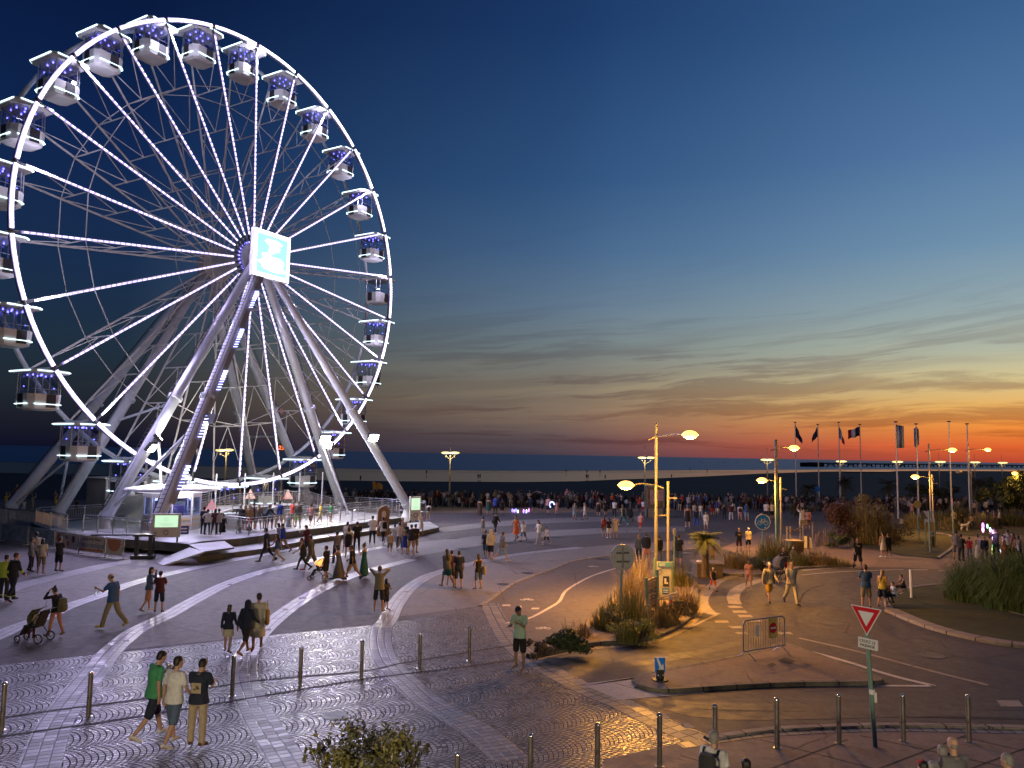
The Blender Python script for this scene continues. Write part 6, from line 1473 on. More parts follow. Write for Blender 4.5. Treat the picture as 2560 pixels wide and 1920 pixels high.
def garment_mb(J, kind, female):
    mb = MB(); R_ = J["R"]; p0 = J["pel"]; X = Vector((1,0,0)); Y = R_(Vector((0,1,0))); H = J["head"]; HR = headframe(J)
    hv = lambda x, y, z: H+HR(Vector((x,y,z))); hx, hy, hz = HR(Vector((1,0,0))), HR(Vector((0,1,0))), HR(Vector((0,0,1)))
    tor = lambda T: mb.loft([(p0+R_(Vector((0,-.008 if z > .3 else .004,z))), X, Y, a, b) for z, a, b in T], 16)
    if kind in ("tee","long","hoodie","tank"):
        k = 1.05 if female else 1.12
        if kind == "hoodie": k *= 1.08
        w0 = .186 if female else .19
        tor(((-.10,w0*k,.148*k),(-.03,w0*k,.146*k),(.05,(w0-.012)*k,.13*k),(.14,(.138 if female else .16)*k,.108*k),(.34,.162*k,.122*k),(.45,.168*k,.10*k),(.50,.11,.078),(.53,.068,.062)))
        for nm, s in (("l",-1),("r",1)):
            if kind == "tank": continue
            sh, el, wr = J["sh"+nm], J["el"+nm], J["wr"+nm]
            limb(mb, [p0+R_(Vector((s*.09,0,.47))), sh], [.068,.064])
            if kind == "tee": limb(mb, [sh, sh.lerp(el,.62)], [.066,.068]); 
            else: limb(mb, [sh, el, el.lerp(wr,.9)], [.064,.052,.044])
        if kind == "hoodie":
            limb(mb, [J["neck"]-R_(Vector((0,.05,.02)))], [.085])
    elif kind in ("shorts","trousers","jeans","skirt","miniskirt"):
        mb.loft([(p0+Vector((0,0,z)), X, Vector((0,1,0)), a, b) for z, a, b in ((-.13,.16,.12),(-.04,.185,.135),(.06,.165,.122),(.085,.158,.118))], 16)
        if kind in ("skirt","miniskirt"):
            L_ = .33 if kind == "miniskirt" else .6; kc = (J["kneel"]+J["kneer"])/2-p0; sw_ = abs(J["kneel"].y-J["kneer"].y)*.5
            c = p0+kc*(L_/.46); c.z = p0.z-L_; mb.loft([(p0+Vector((0,0,-.02)), X, Vector((0,1,0)), .178,.132),(c, X, Vector((0,1,0)), .22,.16+sw_*.8)], 18)
        else:
            for nm in ("l","r"):
                h, k, a = J["hip"+nm], J["knee"+nm], J["ank"+nm]
                if kind == "shorts": limb(mb, [h, h.lerp(k,.5), h.lerp(k,.93)], [.094,.098,.094], 11)
                elif kind == "trousers": limb(mb, [h, h.lerp(k,.4), k, a+(k-a)*.04], [.093,.093,.078,.070], 11)
                else: limb(mb, [h, h.lerp(k,.4), k, a+(k-a)*.06], [.092,.087,.064,.046], 11)
    elif kind in ("dress","longdress"):
        L_ = .46 if kind == "dress" else .84; kc = (J["kneel"]+J["kneer"])/2-p0; c = p0+kc*(min(L_,.46)/.46); c.z = p0.z-L_; sw_ = abs(J["kneel"].y-J["kneer"].y)*.5
        mb.loft([(c, X, Vector((0,1,0)), .23 if L_ < .6 else .30, .16+sw_*.8 if L_ < .6 else .24+sw_*.7),(p0+Vector((0,0,-.03)), X, Y, .192,.145)] + [(p0+R_(Vector((0,0,z))), X, Y, a, b) for z, a, b in ((.14,.148,.115),(.34,.170,.128),(.44,.158,.10),(.49,.10,.075))], 18)
        for nm, s in (("l",-1),("r",1)): limb(mb, [p0+R_(Vector((s*.09,0,.45))), J["sh"+nm].lerp(p0+R_(Vector((s*.09,0,.45))),.3)], [.06,.06])
    elif kind in ("shoe_l", "shoe_r"):
        for nm in (kind[-1],):
            a, t = J["ank"+nm], J["toe"+nm]; d = t-a
            limb(mb, [a-d*.28-Vector((0,0,.025)), a+d*.35-Vector((0,0,.012)), t+d*.05+Vector((0,0,.003))], [.043,.044,.036], 9)
    elif kind in ("short","long_hair","bun","bob","bald"):
        if kind == "bald": mb.loft([(hv(0,-.04,z), hx, hy, a, b) for z, a, b in ((-.05,.068,.052),(.0,.079,.062),(.03,.06,.05))], 12)
        else:
            mb.loft([(hv(0,y,z), hx, hy, a, b) for z, y, a, b in ((-.075,-.06,.05,.04),(-.04,-.045,.073,.06),(.02,-.030,.084,.083),(.065,-.014,.085,.096),(.105,-.012,.066,.08),(.128,-.012,.03,.04))], 14)
            if kind == "bob": mb.loft([(hv(0,-.045,z), hx, hy, a, b) for z, a, b in ((-.16,.06,.045),(-.12,.09,.065),(-.03,.088,.068),(.03,.06,.05))], 12)
            if kind == "long_hair": limb(mb, [hv(0,-.05,.02), hv(0,-.075,-.10), p0+R_(Vector((0,-.125,.40))), p0+R_(Vector((0,-.12,.30)))], [.072,.078,.075,.04])
            if kind == "bun": mb.ball(hv(0,-.07,.135), .045, 9, 6)
    elif kind == "cap":
        mb.loft([(hv(0,-.004,z), hx, hy, a, b) for z, a, b in ((.03,.085,.104),(.075,.082,.10),(.115,.06,.075),(.132,.02,.03))], 14)
        mb.loft([(hv(0,.09,.042), hx, hy, .066,.055),(hv(0,.10,.05), hx, hy, .06,.05)], 12); mb.loft([(hv(0,-.05,-.045), hx, hy, .06,.042),(hv(0,-.03,.03), hx, hy, .078,.068)], 10)
    elif kind == "hood":
        limb(mb, [hv(0,-.035,.035), hv(0,-.03,-.06), J["neck"]-R_(Vector((0,.02,.03)))], [.107,.105,.095], 12)
    elif kind == "hat":
        mb.loft([(hv(0,0,z), hx, hy, a, b) for z, a, b in ((.035,.135,.15),(.05,.125,.14),(.055,.085,.103),(.125,.07,.088),(.14,.03,.04))], 16)
    return mb
_PC = {}; _pend = []
def prep(pose, kind, female):
    """queue the mesh of one pose / garment for fusing into a continuous surface"""
    key = (pose, kind, female if kind != "body" else female)
    if key in _PC: return
    J = skel(pose); mb = body_mb(J, female) if kind == "body" else garment_mb(J, kind, female)
    me = bpy.data.meshes.new(kind); me.from_pydata([tuple(v) for v in mb.v], [], mb.f); o = bpy.data.objects.new("tmp", me); col.objects.link(o)
    r = o.modifiers.new("r", "REMESH"); r.mode = "VOXEL"; r.voxel_size = .0115 if kind == "body" else .015; r.use_smooth_shade = True
    sm = o.modifiers.new("s", "SMOOTH"); sm.factor = .5; sm.iterations = 2 if kind == "body" else 4
    _PC[key] = None; _pend.append((key, o, J))
def fuse():
    bpy.context.view_layer.update(); dg = bpy.context.evaluated_depsgraph_get()
    for key, o, J in _pend:
        me = bpy.data.meshes.new_from_object(o.evaluated_get(dg)); me.name = NAMES.get(key[1], key[1]); me.materials.clear()
        me.materials.append(None)
        if key[1] == "body":
            me.materials.append(M_eye); me.materials.append(M_lip); HR = headframe(J); H = J["head"]
            E = [(H+HR(Vector((s*.031,.083,.012))), .0135) for s in (-1,1)]; L = H+HR(Vector((0,.082,-.055)))
            for p in me.polygons:
                if p.center.z < H.z-.15: continue
                for e, r in E:
                    if (p.center-e).length < r: p.material_index = 1
                q = p.center-L
                if abs(q.x) < .024 and abs(q.z) < .009 and q.length < .03: p.material_index = 2
        me.polygons.foreach_set("use_smooth", [True]*len(me.polygons)); _PC[key] = me; bpy.data.objects.remove(o)
    _pend.clear()
def setm(o, m):
    o.material_slots[0].link = "OBJECT"; o.material_slots[0].material = m
def person(px, py, top, face_, pose, fem, topk, topc, botk, botc, hair, hairc, shoec, label, z=0.0, skin=0, group=None, hmin=.9):
    """face_: compass of the walk seen from above, 0 = away from the viewer, 90 = to the right"""
    g = G(px, py, z) + ZV*0; J = skel(pose); full = J["head"].z+.13
    h = max(hmin, ZAT(g, px, top)-z); s = h/full
    if pose in ("sit","ground","lean","scratch"): s = min(s, 1.02)
    b = bpy.data.objects.new("person", _PC[(pose,"body",fem)]); col.objects.link(b); setm(b, SKIN[skin])
    b.location = (g.x, g.y, z+.012); b.rotation_euler = (0,0,-D2(face_)); b.scale = (s,s,s)
    tag(b, label, "person", group)
    def wear(kind, nm, m):
        if not kind: return
        c = bpy.data.objects.new(nm, _PC[(pose,kind,fem)]); col.objects.link(c); c.parent = b; setm(c, m)
    wear(topk, NAMES.get(topk, topk), cloth(topc)) if topk else None
    if botk: wear(botk, NAMES.get(botk, botk), cloth(botc))
    if hair in ("cap","hood","hat"):
        wear(hair, hair, cloth(hairc)); 
        if hair == "cap": wear("short", "hair", HAIR["dark"])
    elif hair: wear(hair, "hair", HAIR[hairc])
    wear("shoe_l", "shoe", cloth(shoec)); wear("shoe_r", "shoe", cloth(shoec))
    return b, s
NAMES = dict(shoe_l="shoe", shoe_r="shoe", tee="t_shirt", long="sweater", hoodie="hooded_sweater", tank="tank_top", miniskirt="short_skirt", longdress="long_dress", jeans="jeans")
def P_(px, py, top, f, pose, fem, topk, topc, botk, botc, hair, hairc, shoec, label, **k): PEOPLE.append((px, py, top, f, pose, fem, topk, topc, botk, botc, hair, hairc, shoec, label, k))
PEOPLE = []
# the square in front of the wheel, from the left
P_(8,1502,1387,0,"stand",0,"long","hivis","trousers","dark","short","dark","black","person in dark uniform with yellow vest at the frame edge")
P_(29,1507,1382,20,"stroll",0,"long","dark","trousers","navy","short","brown","black","person in firefighter uniform with yellow reflective bands on sleeves and ankles")
P_(74,1432,1345,70,"stand2",0,"long","grey","jeans","navy","short","brown","black","person in dark jacket and navy trousers leaning towards a group near the banners")
P_(86,1426,1330,-60,"stand",0,"tee","lightgrey","trousers","dark","short","dark","white","taller person in pale shirt behind the group near the banners")
P_(101,1438,1347,-10,"stand",1,"tee","cream","shorts","khaki","bob","dark","tan","person in cream top and khaki shorts seen from behind near the banners")
P_(145,1432,1343,8,"fold",0,"tee","dark","shorts","black","short","dark","black","person all in black with folded arms facing the orange banner")
P_(278,1572,1435,-82,"phonewalk",0,"tee","blue","trousers","khaki","bald","brown","yellow","person in blue T-shirt and khaki trousers walking while looking at a phone")
P_(369,1532,1418,62,"smoke",1,"long","denim","shorts","salmon","bob","dark","white","person in blue-grey jacket with a hand at the mouth")
P_(396,1535,1428,-14,"fold",0,"tee","maroon","shorts","navy","short","dark","black","person in dark red T-shirt and navy shorts standing on the pale stone band")
P_(136,1594,1469,-75,"face",1,"long","black","jeans","salmon","bun","dark","tan","person with a green rucksack hiding their face behind a pushchair")
P_(77,1603,1525,-20,"stand",1,"tee","beige","trousers","maroon","long_hair","brown","white","small child in beige top and dark red trousers beside a pushchair", hmin=.8)
P_(378,1852,1631,38,"phonewalk",0,"tee","green","shorts","navy","short","dark","white","person in green T-shirt and dark shorts holding up a phone", skin=0)
P_(428,1872,1643,24,"stroll",0,"tee","white","shorts","denim","short","dark","white","person in loose white T-shirt and blue-grey shorts between two friends")
P_(490,1873,1651,4,"phone",0,"tee","navy","trousers","beige","cap","beige","brown","person in navy T-shirt with a square back print and a beige cap")
P_(568,1635,1512,-6,"stroll",1,"long","navy","miniskirt","cream","bob","brown","brown","person in navy top and short white skirt seen from behind")
P_(612,1638,1501,18,"walk",0,"hoodie","navy","shorts","dark","hood","navy","tan","person in navy hoodie with the hood up walking away", skin=1)
P_(642,1629,1484,-18,"walk2",1,"long","cream","dress","cream","cap","dark","tan","person in cream dress and dark cap with a mustard shoulder bag")
P_(946,1534,1415,-4,"scratch",0,"long","khaki","shorts","dark","short","brown","tan","person in khaki shirt with both hands raised to their head")
P_(964,1529,1447,120,"fold",0,"hoodie","dark","shorts","navy","hood","dark","tan","shorter person in a dark jacket half hidden by the person in khaki")
P_(665,1407,1320,-86,"walk",0,"tee","navy","jeans","navy","short","dark","black","person in dark T-shirt and jeans striding beside white trousers")
P_(692,1408,1334,-78,"walk2",1,"tank","blue","trousers","cream","long_hair","dark","white","person with long dark hair in wide white trousers")
P_(706,1383,1309,-80,"walk",0,"hoodie","royal","shorts","beige","short","brown","black","person in royal blue jacket and beige shorts on the deck edge")
P_(696,1379,1308,-70,"stroll",1,"long","lightgrey","jeans","grey","bob","dark","grey","person in pale grey top behind the royal blue jacket")
P_(767,1396,1313,-70,"phone",0,"hoodie","maroon","jeans","dark","short","dark","black","person in dark red jacket looking down at a phone")
P_(755,1428,1345,-88,"walk2",0,"tank","dark","jeans","dark","short","brown","black","person in dark sleeveless top striding past the deck")
P_(777,1428,1339,-84,"walk",0,"tee","olive","shorts","olive","short","dark","red","person all in olive with red shoes swinging an arm", skin=1)
P_(814,1454,1364,-70,"stand2",0,"tee","black","shorts","dark","short","dark","white","child in black T-shirt and dark shorts beside the glowing pushchair", hmin=1.1)
P_(846,1451,1363,-85,"push",1,"longdress","grey",None,None,"bob","dark","black","person in long grey dress pushing the glowing pushchair")
P_(880,1452,1363,-76,"walk",0,"tee","black","shorts","tan","short","dark","black","person in black T-shirt and tan shorts walking behind the long grey dress", skin=1)
P_(909,1446,1358,-80,"fold",1,"longdress","teal",None,None,"bun","brown","black","person in a long emerald green dress")
P_(840,1413,1328,-30,"point",0,"tee","grey","trousers","navy","short","dark","black","person in grey T-shirt stretching an arm to point at the wheel")
P_(870,1398,1317,-10,"stand",1,"tee","cream","miniskirt","black","bob","brown","tan","person in pale top carrying a big black rucksack near the pointing arm")
P_(866,1382,1305,20,"stand2",1,"tee","white","shorts","grey","short","dark","white","person in white T-shirt behind the big black rucksack")
P_(891,1383,1304,-12,"fold",0,"tee","black","jeans","black","short","dark","black","person dressed entirely in black in front of the deck edge")
P_(930,1364,1290,-14,"phone",0,"long","white","jeans","black","short","dark","white","person in long white shirt and black trousers by the arched board")
P_(720,1344,1280,200,"stand",1,"dress","denim",None,None,"short","blond","tan","person in blue denim dress facing the square from the deck edge")
P_(600,1361,1310,-86,"run",0,"tee","black","shorts","tan","short","dark","black","running child in black T-shirt and tan shorts on the low walkway", hmin=1.0)
P_(622,1356,1310,-30,"run",1,"long","dark","skirt","brown","bob","brown","red","running child in dark clothes with red shoes on the low walkway", hmin=1.0)
P_(554,1359,1286,-12,"phone",1,"long","black","miniskirt","black","bun","dark","black","person in black top and short black skirt nearest the ticket booth steps")
P_(507,1339,1267,10,"stand",0,"tee","navy","jeans","dark","short","dark","black","person in dark clothes closest to the ticket booth wall", z=DZ)
P_(517,1340,1273,-6,"hips",0,"tee","white","jeans","navy","short","dark","black","person in white T-shirt with hands behind the back at the ticket booth", z=DZ)
P_(535,1341,1272,14,"stand2",1,"tee","maroon","jeans","dark","bob","dark","white","person in dark red top queueing at the ticket booth", z=DZ)
P_(545,1341,1272,-20,"fold",0,"tee","lightgrey","jeans","dark","short","dark","white","person in pale T-shirt with a dark strap queueing at the ticket booth", z=DZ)
for px, py, tp, f, pose, fem, tk, tc_, bk, bc_, hr, hc, sc_, lb in (
 (602,1330,1264,-30,"lean",0,"tee","black","shorts","dark","short","grey","black","person in black T-shirt with white print bending over the railing"),
 (611,1328,1263,10,"stand",1,"tank","khaki","shorts","dark","bob","blond","tan","blond person behind the one bending over the railing"),
 (622,1329,1262,-8,"stand2",0,"tank","tan","shorts","red","short","blond","tan","person in tan top and red shorts in the ride queue"),
 (632,1326,1257,12,"stand",0,"tee","black","shorts","black","short","brown","black","person in black right behind the red shorts in the queue"),
 (645,1327,1261,0,"stand2",1,"long","grey","shorts","khaki","long_hair","blond","white","person with long blond hair and grey top in the ride queue"),
 (661,1326,1262,30,"lean",0,"long","navy","jeans","dark","short","brown","black","person in navy leaning on the rail beside bright blue"),
 (674,1324,1261,-14,"stand",0,"tee","skyblue","shorts","dark","short","dark","black","person in bright sky-blue T-shirt in the ride queue"),
 (684,1322,1254,10,"fold",0,"tee","white","trousers","beige","short","dark","white","person in white T-shirt between the two blue T-shirts"),
 (697,1322,1252,6,"stand2",0,"tee","royal","shorts","beige","short","dark","black","person in royal blue T-shirt in the ride queue"),
 (731,1318,1252,20,"stand",0,"tee","red","shorts","grey","bald","grey","white","person in red T-shirt on the deck"),
 (744,1322,1254,-20,"stroll",0,"long","grey","shorts","lime","short","grey","grey","grey-haired person with a lime green bag at the hip on the deck"),
 (776,1318,1260,20,"stroll",0,"tee","pink","shorts","maroon","short","dark","red","person in pink and white top with dark red shorts on the deck"),
 (800,1308,1258,60,"stroll",0,"tee","yellow","shorts","yellow","short","blond","tan","child in yellow T-shirt walking along the deck"),
 (826,1308,1257,40,"carry",0,"tee","green","shorts","tan","short","brown","orange","person in green T-shirt with a blue bag on the deck")): P_(px,py,tp,f,pose,fem,tk,tc_,bk,bc_,hr,hc,sc_,lb,z=DZ)
P_(957,1361,1293,-35,"walk2",0,"tee","white","jeans","black","short","dark","white","person in white T-shirt with a black rucksack passing the arched board")
P_(974,1386,1330,0,"stand",0,"long","beige","shorts","grey","short","brown","white","child in beige sweater and grey shorts at the edge of a tight group", hmin=1.1)
P_(986,1375,1310,-20,"hips",0,"tee","white","shorts","white","short","dark","white","person all in white in the tight group right of the deck")
P_(1004,1371,1295,10,"stand2",0,"tee","lightgrey","trousers","beige","hat","lightgrey","white","person in a pale bucket hat in the tight group")
P_(998,1377,1306,-6,"stand",1,"tee","white","jeans","denim","bun","dark","white","person in white top and blue jeans in the tight group")
P_(1013,1372,1306,30,"stand",1,"tee","black","miniskirt","black","bob","blond","black","person with fair hair and black top behind the blue dress")
P_(1011,1389,1324,0,"stand2",1,"dress","royal",None,None,"bob","blond","black","girl in a bright blue dress in the tight group", hmin=1.2)
P_(1027,1391,1311,-8,"fold",0,"tee","black","shorts","tan","short","dark","tan","person in black T-shirt and tan shorts in the tight group")
P_(1037,1385,1310,16,"stand",0,"tee","dark","shorts","khaki","short","dark","black","person in dark clothes at the outer edge of the tight group")
P_(1052,1340,1282,150,"carry",1,"dress","white",None,None,"bun","brown","tan","person in white dress carrying a baby near the end plate", skin=0)
P_(1071,1302,1258,0,"stand",0,"tee","white","shorts","beige","short","dark","white","person with a navy rucksack standing by the tall narrow screen")
P_(1117,1470,1373,-30,"walk",1,"long","grey","miniskirt","teal","long_hair","brown","tan","person with long hair and grey jacket over a teal skirt, walking")
P_(1127,1466,1376,10,"stand2",0,"tee","maroon","shorts","brown","short","dark","tan","person half hidden behind the long grey jacket")
P_(1146,1475,1377,-6,"stand",0,"tee","navy","shorts","dark","short","dark","brown","broad person in navy T-shirt and dark shorts seen from behind")
P_(1195,1476,1385,-40,"fold",1,"tank","black","shorts","denim","bob","brown","tan","person in black top and denim shorts with a straw bag")
P_(1213,1396,1326,20,"stroll",0,"tee","black","shorts","denim","short","dark","white","person in black T-shirt half behind the cream hoodie")
P_(1226,1402,1324,16,"stroll",1,"hoodie","cream","shorts","black","hood","cream","tan","person in cream hoodie with hood up and black shorts")
P_(1254,1405,1330,64,"walk2",0,"hoodie","grey","shorts","skyblue","short","brown","white","person in grey sweatshirt and pale blue shorts stepping out")
P_(1207,1333,1292,10,"stand",1,"dress","grey",None,None,"bob","dark","black","child in pale grey dress alone in the middle of the square", hmin=1.0)
P_(1238,1337,1281,30,"walk",0,"long","black","jeans","black","short","dark","white","person all in black with a rucksack walking away to the sea")
P_(1290,1352,1289,-150,"walk",1,"dress","orange",None,None,"bun","dark","black","person in a bright orange dress", skin=1)
P_(1308,1355,1303,-160,"walk2",1,"tee","white","shorts","denim","bob","dark","black","girl in white T-shirt and denim shorts beside the orange dress", hmin=1.2)
P_(1347,1362,1300,-120,"walk",1,"tee","white","jeans","lightgrey","long_hair","dark","white","person in white top and pale trousers with a light blue bag")
P_(1366,1363,1317,-140,"walk2",0,"tee","white","shorts","dark","short","dark","white","child in white T-shirt holding on beside the light blue bag", hmin=1.1)
P_(1510,1344,1289,6,"stand",1,"tank","red","shorts","tan","long_hair","dark","tan","person in red top with a brown bag, one of three standing in line")
P_(1522,1347,1295,-14,"stand2",1,"tee","black","shorts","white","long_hair","dark","white","girl in black top and white shorts between red top and cream dress")
P_(1538,1347,1289,4,"stand",1,"dress","cream",None,None,"short","dark","tan","person in a plain cream dress, last of three in line")
P_(1558,1314,1262,-30,"walk",1,"tank","teal","trousers","teal","bob","brown","white","person in loose green patterned overalls")
P_(1601,1328,1282,40,"walk",0,"tee","pink","shorts","red","short","grey","black","person in pink T-shirt and red shorts walking by the kiosk", skin=0)
P_(1597,1406,1337,6,"stroll",1,"long","denim","jeans","navy","bun","blond","white","blond person in denim jacket walking beside pink shorts")
P_(1616,1410,1332,4,"stand",0,"hoodie","navy","shorts","pink","short","dark","tan","person in navy hooded jacket and pink shorts behind the street lamp")
P_(1648,1412,1339,-10,"stand2",0,"long","black","jeans","denim","short","dark","black","broad person in black jacket between the two lamp poles")
P_(1697,1418,1337,20,"stroll",0,"tee","navy","shorts","denim","short","brown","tan","person in navy T-shirt and jeans shorts near the planter")
P_(1689,1408,1341,10,"stand",1,"dress","black",None,None,"bob","dark","tan","person hidden behind the small pale sign post")
P_(1719,1321,1263,10,"stroll",1,"dress","black",None,None,"short","grey","white","white-haired person in a black dress beyond the palm")
P_(1741,1318,1272,-8,"stroll",0,"long","navy","trousers","royal","short","dark","black","person in navy top and bright blue trousers beyond the palm")
P_(1765,1326,1280,14,"stand",1,"long","white","shorts","white","short","blond","tan","person in white patterned top directly above the palm")
P_(1780,1420,1360,160,"stand",0,"long","beige","trousers","khaki","short","dark","brown","person in beige shirt behind the palm trunk")
P_(1848,1383,1320,195,"fold",1,"long","black","shorts","maroon","short","blond","tan","person in black jacket over yellow with dark red shorts facing the road")
P_(1871,1379,1319,170,"stand",0,"tee","cream","shorts","black","cap","white","tan","person in white cap and cream T-shirt with a shoulder strap")
P_(1783,1479,1420,175,"walk",0,"tank","black","shorts","orange","cap","white","black","child in white cap, black top and orange shorts on the crossing", hmin=1.1)
P_(1872,1472,1400,-170,"stroll",1,"tee","pink","shorts","pink","bun","dark","tan","girl in pink T-shirt and pink shorts walking towards the road", skin=1, hmin=1.2)
P_(1923,1507,1406,176,"walk2",0,"long","cream","shorts","ochre","cap","white","black","person in black and white striped poncho and mustard shorts")
P_(1979,1513,1404,178,"walk",0,"tee","lightgrey","trousers","cream","bald","dark","black","bearded person in grey T-shirt and cream trousers walking towards the viewer", skin=1)
P_(1960,1440,1367,-150,"carry",1,"long","dark","shorts","red","bun","dark","black","person in dark top and red shorts carrying a child in blue")
P_(1984,1412,1368,-160,"sit",0,"long","khaki","trousers","khaki","cap","white","brown","seated person in white cap and khaki beside the litter bin")
P_(2145,1425,1345,190,"walk",0,"tee","black","shorts","black","short","dark","black","person in black T-shirt with a white swoosh and black shorts", skin=1)
P_(2166,1525,1412,6,"fold",0,"tee","blue","shorts","khaki","short","brown","black","person in blue T-shirt and khaki shorts with folded arms at the roundabout kerb")
P_(2207,1522,1425,60,"stand2",1,"tank","yellow","shorts","navy","long_hair","blond","tan","person in pale yellow top and dark shorts standing by the seated group")
P_(2222,1513,1450,-100,"ground",0,"tee","black","shorts","navy","cap","dark","white","person in dark cap sitting on the kerb in white trainers", z=.1)
P_(2240,1512,1455,-90,"ground",0,"tee","white","jeans","navy","short","brown","black","person in white and red T-shirt sitting on the grass edge", z=.1)
P_(2260,1488,1436,-95,"ground",1,"tank","black","shorts","black","short","dark","white","person in black sleeveless top sitting farthest back on the grass", z=.1)
P_(2209,1396,1330,-10,"stand",1,"dress","cream",None,None,"short","dark","white","person in cream dress gliding on a scooter across the walkway")
P_(2222,1396,1335,-6,"stand",0,"long","black","shorts","dark","short","brown","white","person in dark clothes close behind the cream dress")
